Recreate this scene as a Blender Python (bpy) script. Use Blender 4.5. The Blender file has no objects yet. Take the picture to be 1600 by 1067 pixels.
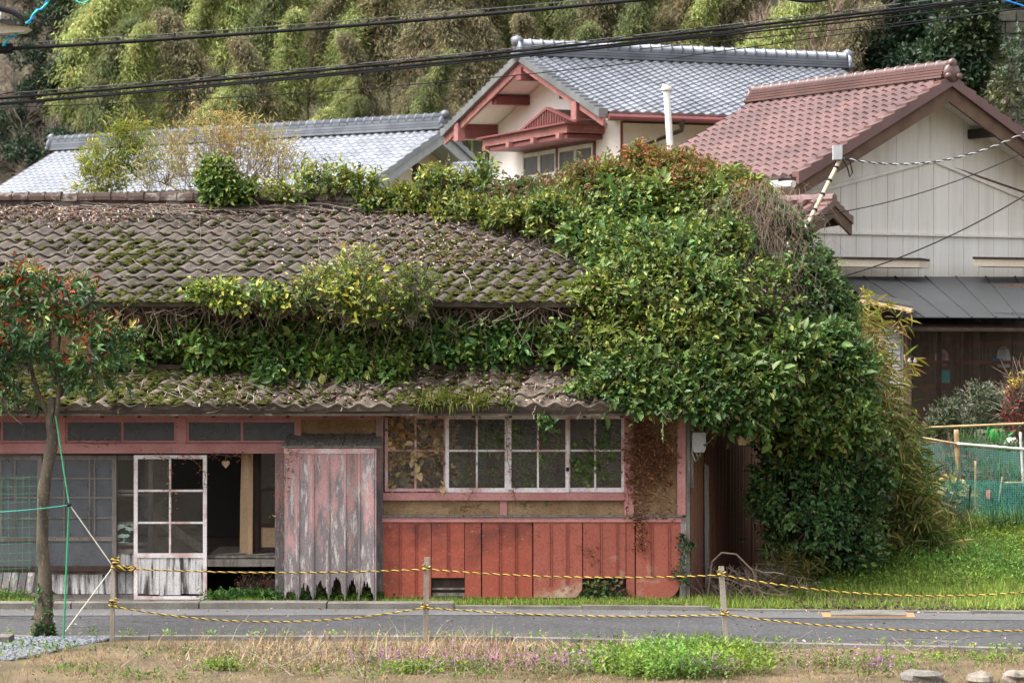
import bpy, math, random
import numpy as np
from mathutils import Matrix, Vector

# ------------------------------------------------------------------ camera, sky, sun, exposure
SC = bpy.context.scene
COL = SC.collection
FPX, HZ, CAMH, CAMD = 4300.0, 520.0, 3.36, 34.4      # focal length and horizon (1600 px frame), camera height and distance to the facade
cam_data = bpy.data.cameras.new("camera")
cam = bpy.data.objects.new("camera", cam_data); COL.objects.link(cam)
cam.location = (0, -CAMD, CAMH); cam.rotation_euler = (math.radians(90), 0, 0)
cam_data.sensor_width = 36.0; cam_data.lens = FPX / 1600 * 36
cam_data.shift_y = -(533.5 - HZ) / 1600
cam_data.clip_start = 0.5; cam_data.clip_end = 1500
cam_data.dof.use_dof = True; cam_data.dof.focus_distance = 34.0; cam_data.dof.aperture_fstop = 3.8
SC.camera = cam
SUN_EL, SUN_AZ = math.radians(60), math.radians(-106)   # azimuth from +Y towards +X: high on the camera's left, veiled by cloud
world = bpy.data.worlds.new("World"); SC.world = world; world.use_nodes = True
wn = world.node_tree.nodes; wl = world.node_tree.links
bg = wn["Background"]
sky = wn.new("ShaderNodeTexSky"); sky.sky_type = 'NISHITA'; sky.sun_disc = False
sky.sun_elevation = SUN_EL; sky.sun_rotation = SUN_AZ
sky.air_density = 1.0; sky.dust_density = 6.0; sky.ozone_density = 1.0
hs = wn.new("ShaderNodeHueSaturation"); hs.inputs["Saturation"].default_value = 0.22   # an even cloud cover is almost grey
wl.new(sky.outputs[0], hs.inputs["Color"]); wl.new(hs.outputs[0], bg.inputs[0])
bg.inputs[1].default_value = 0.132
sun_data = bpy.data.lights.new("sun", 'SUN'); sun_data.energy = 1.35; sun_data.angle = math.radians(50); sun_data.color = (1.0, 0.96, 0.9)
sun = bpy.data.objects.new("sun", sun_data); COL.objects.link(sun)
sdir = Vector((math.sin(SUN_AZ) * math.cos(SUN_EL), math.cos(SUN_AZ) * math.cos(SUN_EL), math.sin(SUN_EL)))
sun.rotation_euler = sdir.to_track_quat('Z', 'Y').to_euler(); sun.location = sdir * 60
SC.view_settings.view_transform = 'Standard'; SC.view_settings.look = 'None'
SC.view_settings.gamma = 1.0; SC.view_settings.use_curve_mapping = False
SC.view_settings.exposure = 1.78
SC.cycles.max_bounces = 5; SC.cycles.transparent_max_bounces = 12; SC.cycles.use_denoising = True
SC.cycles.caustics_reflective = False; SC.cycles.caustics_refractive = False

# ------------------------------------------------------------------ helpers
def at(px, py, Y):
    D = Y + CAMD
    return Vector(((px - 800) * D / FPX, Y, CAMH + (HZ - py) * D / FPX))
def fx(px): return (px - 800) / 125.0
def fz(py): return (940 - py) / 125.0

class G:
    """collects faces of one mesh"""
    def __init__(s): s.v = []; s.f = []
    def add(s, vs, fs):
        n = len(s.v); s.v += [tuple(p) for p in vs]; s.f += [[i + n for i in f] for f in fs]; return s
    def box(s, x0, x1, y0, y1, z0, z1):
        return s.add([(x0,y0,z0),(x1,y0,z0),(x1,y1,z0),(x0,y1,z0),(x0,y0,z1),(x1,y0,z1),(x1,y1,z1),(x0,y1,z1)],
                     [(0,3,2,1),(4,5,6,7),(0,1,5,4),(1,2,6,5),(2,3,7,6),(3,0,4,7)])
    def beam(s, a, b, w, h, up=(0,0,1)):
        """box from a to b, width w across, height h along up (centred)"""
        a = Vector(a); b = Vector(b); d = (b - a).normalized(); u = Vector(up)
        c = d.cross(u).normalized() * (w / 2); u = c.cross(d).normalized() * (h / 2)
        p = [a-c-u, a+c-u, a+c+u, a-c+u, b-c-u, b+c-u, b+c+u, b-c+u]
        return s.add(p, [(0,1,2,3),(7,6,5,4),(0,4,5,1),(1,5,6,2),(2,6,7,3),(3,7,4,0)])
    def prism(s, pts, off):
        """closed polygon pts (3-D) extruded by the vector off"""
        n = len(pts); off = Vector(off)
        p = [Vector(q) for q in pts]; p2 = [q + off for q in p]
        return s.add(p + p2, [tuple(range(n))[::-1], tuple(range(n, 2*n))] + [(i, (i+1) % n, n+(i+1) % n, n+i) for i in range(n)])
    def plate(s, xz, y0, y1):
        return s.prism([(x, y1, z) for x, z in xz], (0, y0 - y1, 0))
    def tube(s, pts, r, n=5, cap=True):
        pts = [Vector(p) for p in pts]; m = len(pts); vs = []; fs = []
        rr = r if hasattr(r, '__len__') else [r] * m
        ref = None
        for i, p in enumerate(pts):
            d = (pts[min(i+1, m-1)] - pts[max(i-1, 0)])
            d = d.normalized() if d.length > 1e-9 else Vector((0,0,1))
            if ref is None: ref = Vector((0.13,0.21,1)) if abs(d.z) < .9 else Vector((1,.1,.05))
            a = d.cross(ref).normalized(); b = a.cross(d).normalized(); ref = b
            for k in range(n):
                t = 2*math.pi*k/n; vs.append(p + a*(math.cos(t)*rr[i]) + b*(math.sin(t)*rr[i]))
        for i in range(m-1):
            for k in range(n):
                k2 = (k+1) % n; fs.append((i*n+k, i*n+k2, (i+1)*n+k2, (i+1)*n+k))
        if cap: fs += [tuple(range(n))[::-1], tuple(range((m-1)*n, m*n))]
        return s.add(vs, fs)
    def lathe(s, c, prof, n=16, ax=(0,0,1)):
        ax = Vector(ax).normalized(); a = ax.orthogonal().normalized(); b = ax.cross(a); c = Vector(c); vs = []; fs = []
        for r, h in prof:
            for k in range(n):
                t = 2*math.pi*k/n; vs.append(c + ax*h + a*(r*math.cos(t)) + b*(r*math.sin(t)))
        for i in range(len(prof)-1):
            for k in range(n):
                k2 = (k+1) % n; fs.append((i*n+k, i*n+k2, (i+1)*n+k2, (i+1)*n+k))
        fs += [tuple(range(n))[::-1], tuple(range((len(prof)-1)*n, len(prof)*n))]
        return s.add(vs, fs)
    def mesh(s, name, smooth=False):
        me = bpy.data.meshes.new(name); me.from_pydata(s.v, [], s.f)
        if smooth: me.polygons.foreach_set('use_smooth', [True]*len(me.polygons))
        me.update(); return me

def link(name, me, m, parent=None, kind=None):
    o = bpy.data.objects.new(name, me); COL.objects.link(o)
    if m is not None and me is not None and not me.materials: me.materials.append(m)
    if parent is not None:
        o.parent = parent
        if parent.type == 'EMPTY': o.matrix_parent_inverse = Matrix.Translation(-parent.location)
    if kind: o['kind'] = kind
    return o
def part(name, g, m, parent=None, smooth=False, kind=None): return link(name, g.mesh(name, smooth), m, parent, kind)
def tag(o, label, cat, group=None):
    o['label'] = label; o['category'] = cat
    if group: o['group'] = group
    return o
def thing(name, label, cat, loc=(0,0,0), group=None):
    o = bpy.data.objects.new(name, None); COL.objects.link(o); o.location = loc; o.empty_display_size = .2
    return tag(o, label, cat, group)
def copy_tree(o, loc, rz=0, sc=1.0, label=None):
    c = o.copy(); COL.objects.link(c); c.location = loc; c.rotation_euler = (0,0,rz); c.scale = (sc,sc,sc) if not hasattr(sc,'__len__') else sc
    if label: c['label'] = label
    for ch in o.children:
        k = ch.copy(); COL.objects.link(k); k.parent = c; k.matrix_parent_inverse = ch.matrix_parent_inverse.copy()
    return c

# ------------------------------------------------------------------ materials
MATS = {}
def mat(name, a, b=None, c=None, scale=(3,3,3), thr=(.42,.6), scale2=20, thr2=(.55,.7), rough=.8, bump=.3, bscale=60, rnd=0.0, metal=0.0, spec=.3, coord='pos', val=.25, zg=None):
    """weathered surface: colour a, patches of b (noise of stretched scale), specks of c, fine value noise, bump"""
    m = bpy.data.materials.new(name); m.use_nodes = True; MATS[name] = m
    n = m.node_tree.nodes; l = m.node_tree.links; P = n["Principled BSDF"]
    if coord == 'pos': src = n.new("ShaderNodeNewGeometry").outputs["Position"]
    else: src = n.new("ShaderNodeTexCoord").outputs["Object"]
    mp = n.new("ShaderNodeMapping"); mp.inputs["Scale"].default_value = scale; l.new(src, mp.inputs[0])
    def noise(s, vec, det=5, r=.6):
        t = n.new("ShaderNodeTexNoise"); t.inputs["Scale"].default_value = s; t.inputs["Detail"].default_value = det
        t.inputs["Roughness"].default_value = r; l.new(vec, t.inputs["Vector"]); return t.outputs["Fac"]
    def ramp(f, lo, hi):
        r = n.new("ShaderNodeMapRange"); r.inputs[1].default_value = lo; r.inputs[2].default_value = hi; l.new(f, r.inputs[0]); return r.outputs[0]
    def mix(f, x, y, mode='MIX'):
        r = n.new("ShaderNodeMix"); r.data_type = 'RGBA'; r.blend_type = mode
        if isinstance(f, float): r.inputs[0].default_value = f
        else: l.new(f, r.inputs[0])
        for s_, i in ((x, 6), (y, 7)):
            if isinstance(s_, tuple): r.inputs[i].default_value = (*s_[:3], 1)
            else: l.new(s_, r.inputs[i])
        return r.outputs[2]
    col = a
    n1 = noise(1.0, mp.outputs[0])
    if zg:      # patches of b gather towards one end, paint wear on the boards: (height, per metre)
        sp = n.new("ShaderNodeSeparateXYZ"); l.new(src, sp.inputs[0]); mm = n.new("ShaderNodeMath"); mm.operation = 'MULTIPLY_ADD'
        l.new(sp.outputs[2], mm.inputs[0]); mm.inputs[1].default_value = -zg[1]; mm.inputs[2].default_value = zg[0]*zg[1]
        ad = n.new("ShaderNodeMath"); l.new(n1, ad.inputs[0]); l.new(mm.outputs[0], ad.inputs[1]); n1 = ad.outputs[0]
    if b is not None: col = mix(ramp(n1, *thr), a, b)
    if c is not None: col = mix(ramp(noise(scale2, mp.outputs[0], 6, .7), *thr2), col, c)
    fine = noise(bscale, src, 6, .7)
    vf = ramp(fine, .3, .7)
    g = n.new("ShaderNodeMapRange"); g.inputs[3].default_value = 1 - val; g.inputs[4].default_value = 1 + val; l.new(vf, g.inputs[0])
    f = g.outputs[0]
    if rnd:
        oi = n.new("ShaderNodeObjectInfo"); q = n.new("ShaderNodeMapRange"); q.inputs[3].default_value = 1 - rnd; q.inputs[4].default_value = 1 + rnd
        l.new(oi.outputs["Random"], q.inputs[0]); mu = n.new("ShaderNodeMath"); mu.operation = 'MULTIPLY'
        l.new(f, mu.inputs[0]); l.new(q.outputs[0], mu.inputs[1]); f = mu.outputs[0]
    cx = n.new("ShaderNodeCombineColor"); [l.new(f, cx.inputs[i]) for i in range(3)]
    col = mix(1.0, col, cx.outputs[0], 'MULTIPLY')
    l.new(col, P.inputs["Base Color"])
    P.inputs["Roughness"].default_value = rough; P.inputs["Metallic"].default_value = metal; P.inputs["Specular IOR Level"].default_value = spec
    if bump:
        bp = n.new("ShaderNodeBump"); bp.inputs["Strength"].default_value = bump; bp.inputs["Distance"].default_value = .02
        l.new(fine, bp.inputs["Height"]); l.new(bp.outputs[0], P.inputs["Normal"])
    return m

def leafmat(name, rough=.42, trans=.3, spec=.5):
    m = bpy.data.materials.new(name); m.use_nodes = True; n = m.node_tree.nodes; l = m.node_tree.links; P = n["Principled BSDF"]
    at_ = n.new("ShaderNodeAttribute"); at_.attribute_name = "Col"
    oi = n.new("ShaderNodeObjectInfo"); h = n.new("ShaderNodeHueSaturation")
    q = n.new("ShaderNodeMapRange"); q.inputs[3].default_value = .88; q.inputs[4].default_value = 1.14; l.new(oi.outputs["Random"], q.inputs[0]); l.new(q.outputs[0], h.inputs["Value"])
    l.new(at_.outputs["Color"], h.inputs["Color"])
    l.new(h.outputs[0], P.inputs["Base Color"]); P.inputs["Roughness"].default_value = rough; P.inputs["Specular IOR Level"].default_value = spec
    t = n.new("ShaderNodeBsdfTranslucent"); l.new(h.outputs[0], t.inputs[0])
    mx = n.new("ShaderNodeMixShader"); mx.inputs[0].default_value = trans
    l.new(P.outputs[0], mx.inputs[1]); l.new(t.outputs[0], mx.inputs[2]); l.new(mx.outputs[0], n["Material Output"].inputs[0])
    return m

def glassmat(name, film, amount, rough=.08, scale=6, thr=(.35,.7)):
    """window glass under a film of dust: clear where clean, diffuse where dirty"""
    m = bpy.data.materials.new(name); m.use_nodes = True; n = m.node_tree.nodes; l = m.node_tree.links
    n.remove(n["Principled BSDF"])
    tr = n.new("ShaderNodeBsdfTransparent"); gl = n.new("ShaderNodeBsdfGlossy"); gl.inputs["Roughness"].default_value = rough
    df = n.new("ShaderNodeBsdfDiffuse"); df.inputs[0].default_value = (*film, 1)
    fr = n.new("ShaderNodeFresnel"); fr.inputs[0].default_value = 1.5
    a = n.new("ShaderNodeMixShader"); l.new(fr.outputs[0], a.inputs[0]); l.new(tr.outputs[0], a.inputs[1]); l.new(gl.outputs[0], a.inputs[2])
    ge = n.new("ShaderNodeNewGeometry"); t = n.new("ShaderNodeTexNoise"); t.inputs["Scale"].default_value = scale; t.inputs["Detail"].default_value = 6; l.new(ge.outputs["Position"], t.inputs["Vector"])
    r = n.new("ShaderNodeMapRange"); r.inputs[1].default_value = thr[0]; r.inputs[2].default_value = thr[1]; r.inputs[3].default_value = amount[0]; r.inputs[4].default_value = amount[1]; l.new(t.outputs["Fac"], r.inputs[0])
    b = n.new("ShaderNodeMixShader"); l.new(r.outputs[0], b.inputs[0]); l.new(a.outputs[0], b.inputs[1]); l.new(df.outputs[0], b.inputs[2])
    l.new(b.outputs[0], n["Material Output"].inputs[0]); return m

PINK = mat("pink_paint", (.49,.235,.22), (.39,.17,.16), (.19,.135,.12), scale=(2,2,2), thr=(.45,.65), scale2=9, thr2=(.62,.68), rough=.75, bump=.25, bscale=45, rnd=.08)
PINKWORN = mat("worn_pink_boards", (.46,.27,.26), (.19,.165,.165), (.48,.42,.40), scale=(9,9,1.7), thr=(.45,.57), scale2=2.0, thr2=(.53,.63), rough=.85, bump=.6, bscale=50, rnd=.3, zg=(1.35, .16))
GREYBOARD = mat("grey_weathered_boards", (.33,.31,.29), (.08,.075,.07), (.55,.53,.51), scale=(12,12,1.1), thr=(.45,.6), scale2=2.5, thr2=(.5,.62), rough=.88, bump=.5, bscale=50, rnd=.12)
WHITEBOARD = mat("peeling_white_boards", (.62,.60,.60), (.06,.055,.05), (.22,.2,.18), scale=(16,16,1.5), thr=(.47,.6), scale2=2.5, thr2=(.58,.66), rough=.85, bump=.5, bscale=50, rnd=.1)
WHITEFR = mat("dirty_white_frame", (.76,.71,.70), (.55,.37,.35), (.16,.12,.11), scale=(3,3,3), thr=(.48,.62), scale2=8, thr2=(.62,.7), rough=.7, bump=.25, bscale=50)
PINKFR = mat("pale_pink_frame", (.58,.35,.34), (.64,.53,.52), (.13,.09,.08), scale=(3,3,3), thr=(.48,.62), scale2=8, thr2=(.64,.7), rough=.7, bump=.25, bscale=50)
GREYFR = mat("grey_door_frame", (.20,.175,.16), (.11,.095,.085), (.33,.27,.25), scale=(5,5,2), thr=(.45,.6), scale2=8, thr2=(.58,.68), rough=.85, bump=.4, bscale=60)
WOOD = mat("old_grey_wood", (.21,.19,.165), (.12,.105,.09), (.3,.27,.23), scale=(14,14,1.5), thr=(.42,.6), scale2=3, thr2=(.55,.7), rough=.88, bump=.5, bscale=70)
RAWWOOD = mat("raw_wood", (.46,.33,.20), (.36,.24,.14), scale=(20,20,1), thr=(.4,.6), rough=.8, bump=.3, bscale=60)
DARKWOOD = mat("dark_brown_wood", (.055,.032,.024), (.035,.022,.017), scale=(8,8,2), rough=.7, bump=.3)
MUD = mat("mud_plaster", (.37,.25,.14), (.26,.165,.09), (.13,.085,.05), scale=(2.2,2.2,2.2), thr=(.45,.62), scale2=9, thr2=(.58,.68), rough=.95, bump=.9, bscale=35, val=.35)
REDMETAL = mat("faded_red_sheet", (.35,.085,.054), (.15,.045,.036), (.40,.21,.155), scale=(1.8,1.8,2.6), thr=(.46,.72), scale2=9, thr2=(.60,.70), rough=.65, bump=.15, bscale=40, rnd=.14, zg=(.62, -.30))  # dark patches of b gather towards the top
PALEMETAL = mat("bleached_red_sheet", (.33,.095,.065), (.42,.31,.22), (.17,.055,.045), scale=(2.6,2.6,3.2), thr=(.56,.72), scale2=7, thr2=(.57,.67), rough=.7, bump=.2, bscale=40, rnd=.1, zg=(.42, .25))
BROWNMETAL = mat("brown_corrugated_sheet", (.15,.068,.052), (.19,.088,.055), (.09,.048,.042), scale=(.9,.9,.5), thr=(.4,.65), scale2=8, thr2=(.6,.72), rough=.6, bump=.1, bscale=40)
CONC = mat("old_concrete", (.19,.175,.155), (.12,.11,.095), (.06,.065,.04), scale=(2,2,2), thr=(.42,.62), scale2=7, thr2=(.6,.7), rough=.95, bump=.5, bscale=60)
TILE = mat("cement_tile", (.096,.080,.067), (.056,.046,.038), (.165,.137,.108), scale=(1.2,1.2,1.2), thr=(.42,.62), scale2=7, thr2=(.58,.68), rough=.93, bump=.5, bscale=70, rnd=.25, val=.32)
TILELOW = mat("stained_cement_tile", (.135,.109,.085), (.068,.054,.041), (.25,.205,.16), scale=(1.5,1.5,1.5), thr=(.45,.62), scale2=5, thr2=(.56,.66), rough=.93, bump=.5, bscale=70, rnd=.15, val=.3)
RIDGE = mat("mossy_brown_ridge", (.05,.032,.026), (.17,.14,.125), (.04,.035,.016), scale=(5,5,5), thr=(.5,.6), scale2=8, thr2=(.58,.7), rough=.95, bump=.7, bscale=50)
SILVER = mat("silver_glazed_tile", (.36,.375,.41), (.28,.295,.33), scale=(.8,.8,.8), rough=.28, bump=.05, rnd=.15, metal=.7, spec=.6, val=.1)
REDTILE = mat("red_glazed_tile", (.125,.060,.054), (.088,.041,.037), scale=(.8,.8,.8), rough=.30, bump=.05, rnd=.12, spec=.8, val=.12)
PLASTER = mat("white_plaster", (.80,.75,.72), (.74,.69,.65), (.62,.55,.5), scale=(.5,.5,.3), thr=(.45,.7), scale2=6, thr2=(.62,.8), rough=.9, bump=.1)
CREAM = mat("cream_plaster", (.72,.63,.50), (.62,.54,.42), scale=(.4,.4,.4), rough=.9, bump=.1)
PANEL = mat("beige_wall_panel", (.72,.70,.655), (.60,.575,.52), (.48,.435,.37), scale=(5,5,.35), thr=(.42,.7), scale2=2.2, thr2=(.58,.78), rough=.8, bump=.05, rnd=.035, val=.06)
BARGE = mat("flaking_red_paint", (.30,.12,.108), (.23,.09,.082), (.24,.21,.19), scale=(3,3,3), thr=(.45,.6), scale2=5, thr2=(.56,.64), rough=.8, bump=.3)
MAROON = mat("maroon_paint", (.19,.06,.06), (.16,.05,.05), scale=(2,2,2), rough=.6, bump=.1)
BROWNWD = mat("brown_bargeboard", (.15,.095,.068), (.11,.07,.05), scale=(4,4,4), rough=.8, bump=.3)
DARK = mat("dark_timber_shade", (.03,.026,.022), rough=.95, bump=.1)  # near-black timber; on the inner walls it also holds the room's shade
BLACK = mat("black_rubber", (.014,.014,.016), rough=.75, bump=0, spec=.2)
GREYPL = mat("grey_plastic", (.42,.43,.44), (.36,.37,.38), rough=.5, bump=.05)
WHITEPL = mat("white_plastic", (.72,.71,.68), (.6,.59,.56), rough=.5, bump=.05)
TAN = mat("tan_mast", (.52,.44,.31), (.42,.35,.24), rough=.6, bump=.1)
ASPHALT = mat("asphalt", (.042,.042,.044), (.058,.058,.060), (.15,.15,.15), scale=(.5,.9,.5), thr=(.4,.65), scale2=38, thr2=(.56,.66), rough=.92, bump=.6, bscale=16, val=.55)
GUTTER = mat("pale_gutter_asphalt", (.115,.114,.114), (.09,.089,.089), (.22,.22,.22), scale=(.6,.9,.6), thr=(.4,.65), scale2=30, thr2=(.62,.72), rough=.92, bump=.5, bscale=55, val=.35)
SOIL = mat("ground_soil", (.15,.105,.062), (.085,.062,.038), (.10,.12,.035), scale=(1.3,1.3,1.3), thr=(.4,.6), scale2=3, thr2=(.55,.65), rough=.97, bump=.8, bscale=40)
LITTER = mat("forest_floor", (.085,.075,.045), (.055,.058,.03), (.13,.105,.07), scale=(.3,.3,.3), scale2=5, rough=.97, bump=.8, bscale=4)
STEM = mat("vine_stem", (.24,.185,.14), (.15,.11,.085), scale=(4,4,4), rough=.9, bump=.3)
TWIG = mat("grey_dry_twig", (.27,.23,.195), (.18,.15,.125), scale=(4,4,4), rough=.9, bump=.2)
REDTWIG = mat("reddish_twig", (.24,.13,.085), (.16,.09,.06), scale=(4,4,4), rough=.9, bump=.2)
BARK = mat("tree_bark", (.115,.09,.066), (.05,.042,.032), (.20,.18,.14), scale=(8,8,3), thr=(.42,.6), scale2=4, thr2=(.55,.66), rough=.93, bump=.8, bscale=40)
MOSS = mat("moss", (.068,.072,.009), (.042,.050,.007), (.068,.042,.014), scale=(2.5,2.5,2.5), thr=(.4,.6), scale2=4, thr2=(.55,.65), rough=1.0, bump=1.0, bscale=90, val=.5)
BAMBOOPOLE = mat("dry_bamboo_pole", (.50,.36,.19), (.38,.26,.13), scale=(5,5,5), rough=.6, bump=.15)
GRAVEL = mat("pale_gravel", (.19,.205,.23), (.12,.13,.15), rough=.9, bump=.3, coord='obj', scale=(30,30,30))
STONE = mat("field_stone", (.25,.215,.18), (.15,.13,.11), (.09,.085,.06), scale=(4,4,4), rough=.95, bump=.8, bscale=25)
POST = mat("grey_post", (.33,.29,.25), (.22,.19,.16), (.24,.22,.09), scale=(18,18,2), thr=(.42,.6), scale2=3, thr2=(.6,.72), rough=.9, bump=.5, bscale=70)
YELLOW = mat("yellow_cord", (.48,.32,.045), (.36,.24,.03), rough=.6, bump=.1)
GLASS_DUST = glassmat("dusty_glass", (.13,.135,.13), (.04,.30))
GLASS_FROST = glassmat("frosted_glass", (.135,.143,.155), (.6,.9), rough=.3)
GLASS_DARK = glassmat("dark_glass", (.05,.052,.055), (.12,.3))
GLASS_SMOKE = glassmat("smoked_corrugated_plastic", (.030,.024,.020), (.22,.36), rough=.3)
LEAF = leafmat("leaf", .47, .24, .4)
LEAFMATTE = leafmat("matte_leaf", .6, .35, .25)
DRYLEAF = leafmat("dry_leaf", .8, .15, .2)
# ------------------------------------------------------------------ foliage helpers (numpy)
RNG = np.random.default_rng(7)
random.seed(7)
def unit(a): return a / np.maximum(np.linalg.norm(a, axis=-1, keepdims=True), 1e-9)
def rnd_dirs(n): return unit(RNG.normal(size=(n, 3)))
def wob(p, f=1.0):
    """cheap smooth noise, about -1..1"""
    p = p * f
    return (np.sin(p[...,0]*2.1+p[...,1]*1.3+.5) + np.sin(p[...,1]*2.7-p[...,2]*1.9+1.7) + np.sin(p[...,2]*2.3+p[...,0]*1.1+4.1) + .6*np.sin(p[...,0]*5.3+p[...,2]*4.7)) / 3.2
def np_mesh(name, V, loops, sizes, col=None, m=None, smooth=False):
    me = bpy.data.meshes.new(name); V = np.asarray(V, np.float32)
    me.vertices.add(len(V)); me.vertices.foreach_set('co', V.ravel())
    me.loops.add(len(loops)); me.loops.foreach_set('vertex_index', np.asarray(loops, np.int32))
    me.polygons.add(len(sizes)); st = np.concatenate([[0], np.cumsum(sizes)[:-1]]).astype(np.int32)
    me.polygons.foreach_set('loop_start', st); me.polygons.foreach_set('loop_total', np.asarray(sizes, np.int32))
    if smooth: me.polygons.foreach_set('use_smooth', np.ones(len(sizes), bool))
    if col is not None:
        a = me.color_attributes.new("Col", 'FLOAT_COLOR', 'POINT')
        a.data.foreach_set('color', np.c_[col, np.ones(len(col))].astype(np.float32).ravel())
    me.update(calc_edges=True)
    if m: me.materials.append(m)
    return me
def leaf_geo(P, D, N, L, W, C, fold=.22, droop=.18, simple=False):
    """arrays of leaves: position, direction, normal, length, width, colour -> V, loops, sizes, col"""
    n = len(P); D = unit(D); S = unit(np.cross(D, N)); U = np.cross(S, D)
    L = np.broadcast_to(L, (n,))[:, None]; W = np.broadcast_to(W, (n,))[:, None]
    if simple:
        pts = [P, P+D*L*.45+S*W*.5+U*W*fold, P+D*L-U*L*droop, P+D*L*.45-S*W*.5+U*W*fold]
        V = np.stack(pts, 1).reshape(-1, 3); i = np.arange(n)[:, None]*4
        loops = (i + np.array([0,1,2,0,2,3])).ravel(); return V, loops, np.full(n*2, 3), np.repeat(C, 4, 0)
    pts = [P, P+D*L*.28+S*W*.45+U*W*fold, P+D*L*.66+S*W*.40+U*(W*fold-L*droop*.4), P+D*L-U*L*droop, P+D*L*.66-S*W*.40+U*(W*fold-L*droop*.4), P+D*L*.28-S*W*.45+U*W*fold]
    V = np.stack(pts, 1).reshape(-1, 3); i = np.arange(n)[:, None]*6
    loops = (i + np.array([0,1,2,3,0,3,4,5])).ravel()
    return V, loops, np.full(n*2, 4), np.repeat(C, 6, 0)
def merge(gs):
    V, Lp, S, C = [], [], [], []; o = 0
    for v, l, s, c in gs:
        V.append(v); Lp.append(l + o); S.append(s); C.append(c); o += len(v)
    return np.concatenate(V), np.concatenate(Lp), np.concatenate(S), np.concatenate(C)
def pick_cols(n, pal, w, var=.18):
    pal = np.array(pal, float); i = RNG.choice(len(pal), n, p=np.array(w)/np.sum(w))
    return pal[i] * (1 + var*RNG.normal(size=(n,1))).clip(.5, 1.6) * (1 + .06*RNG.normal(size=(n,3)))
def blob_points(blobs, n, rough=.16, keepback=.35, clip=None, hole=-.12):
    """n points with outward normals on the outer skin of a union of ellipsoids (cx,cy,cz,rx,ry,rz)"""
    B = np.array(blobs, float); area = (B[:,3]*B[:,5] + B[:,3]*B[:,4] + B[:,4]*B[:,5]); out_p, out_n = [], []; got = 0
    while got < n:
        m = n * 2; k = RNG.choice(len(B), m, p=area/area.sum()); d = rnd_dirs(m); R = B[k,3:6]
        # push each ray out to the skin of the merged lobes, so that neighbours flow together
        tt = np.full(m, .55)
        for st_ in np.linspace(.6, 1.5, 13):
            q = B[k,:3] + d*R*st_; f = np.zeros(m)
            for j in range(len(B)): z_ = (q - B[j,:3]) / B[j,3:6]; f += np.exp(-2.0*(np.einsum('ij,ij->i', z_, z_) - 1))
            tt = np.where(f >= 1, st_, tt)
        q0 = B[k,:3]+d*R*tt[:,None]; p = B[k,:3] + d*R*(tt + rough*(wob(q0, 1.7) + .9*wob(q0+7, 4.3) + .4*wob(q0+3, 9)) - .30*RNG.random(m)**1.5)[:,None] + rnd_dirs(m)*.03
        ok = tt > .56
        nm = unit(d / R)
        for j in range(len(B)):
            q = (p - B[j,:3]) / B[j,3:6]; ok &= ~((np.einsum('ij,ij->i', q, q) < .60) & (k != j))
        ok &= (wob(p+2, 3.6)+.5*wob(p+5, 8) > hole) | (RNG.random(m) < .16)
        ok &= (nm[:,1] < .25) | (RNG.random(m) < keepback)
        ok &= (nm[:,2] > -.75)
        if clip is not None: ok &= clip(p)
        out_p.append(p[ok]); out_n.append(nm[ok]); got += ok.sum()
    return np.concatenate(out_p)[:n], np.concatenate(out_n)[:n]
def twig_leaves(p, nm, k, tl, L, W, pal, w, tip=None, upb=.5, nup=.7, var=.18, simple=False, droop=.18, gap=None, fold=.22):
    """a spray of k leaves on each point"""
    n = len(p); d = unit(nm*.8 + rnd_dirs(n)*.65 + np.array([0,0,upb]))
    if gap is not None:
        keep = wob(p, gap[0]) > gap[1]; p, nm, d = p[keep], nm[keep], d[keep]; n = len(p)
    base = pick_cols(n, pal, w, var*.7)
    wv = wob(p+11, 1.15)[:,None]; base = base*(1+.22*wob(p+4, 2.3)[:,None])*np.concatenate([1+.30*wv, 1+.10*wv, 1-.1*wv], 1)   # patches of yellower and greener growth
    gs = []
    for j in range(k):
        t = (j + .6) / k; q = p + d*(tl*t*(.6+.8*RNG.random((n,1)))) + rnd_dirs(n)*tl*.10
        ld = unit(d*(.35+.5*t) + rnd_dirs(n)*.8 + np.array([0,0,-.12]))
        ln = unit(np.array([0,0,nup]) + nm*.45 + rnd_dirs(n)*.55)
        c = base * (1 + var*.6*RNG.normal(size=(n,1))).clip(.5,1.6)
        if tip is not None and t > .7:
            s = (RNG.random((n,1)) < tip[1])*1.0*RNG.random((n,1))**.5; c = c*(1-s) + np.array(tip[0])*s
        ll = L*(.5+.95*RNG.random(n)**1.4); gs.append(leaf_geo(q, ld, ln, ll, ll*W/L, c, fold=fold, droop=droop, simple=simple))
    return gs, p, d
def stems_geo(g, p, d, ln, r, n=3, droop=.0):
    for a, b in zip(p, d):
        a = Vector(a); b = Vector(b); g.tube([a - b*ln*.4, a + b*ln*.3 + Vector((random.uniform(-.1,.1)*ln, 0, random.uniform(-.1,.1)*ln)), a + b*ln], [r, r*.8, r*.4], n, cap=False)
def wander(a, b, n, amp, zf=1.0):
    """a crooked line from a to b"""
    a = Vector(a); b = Vector(b); pts = []; off = Vector((0,0,0))
    for i in range(n+1):
        t = i/n; e = math.sin(math.pi*min(max(t, .0), 1))*.7+.3
        off = off*.75 + Vector((random.uniform(-1,1), random.uniform(-.6,.6), random.uniform(-1,1)*zf))*amp*.6
        pts.append(a.lerp(b, t) + off*e*(0 if i == 0 else 1))
    return pts
def sag(a, b, s, n=24):
    a = Vector(a); b = Vector(b); return [a.lerp(b, i/n) - Vector((0,0,s*4*(i/n)*(1-i/n))) for i in range(n+1)]
def blob(px, py, Y, rx, ry, rz): c = at(px, py, Y); return (c.x, c.y, c.z, rx, ry, rz)

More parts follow.
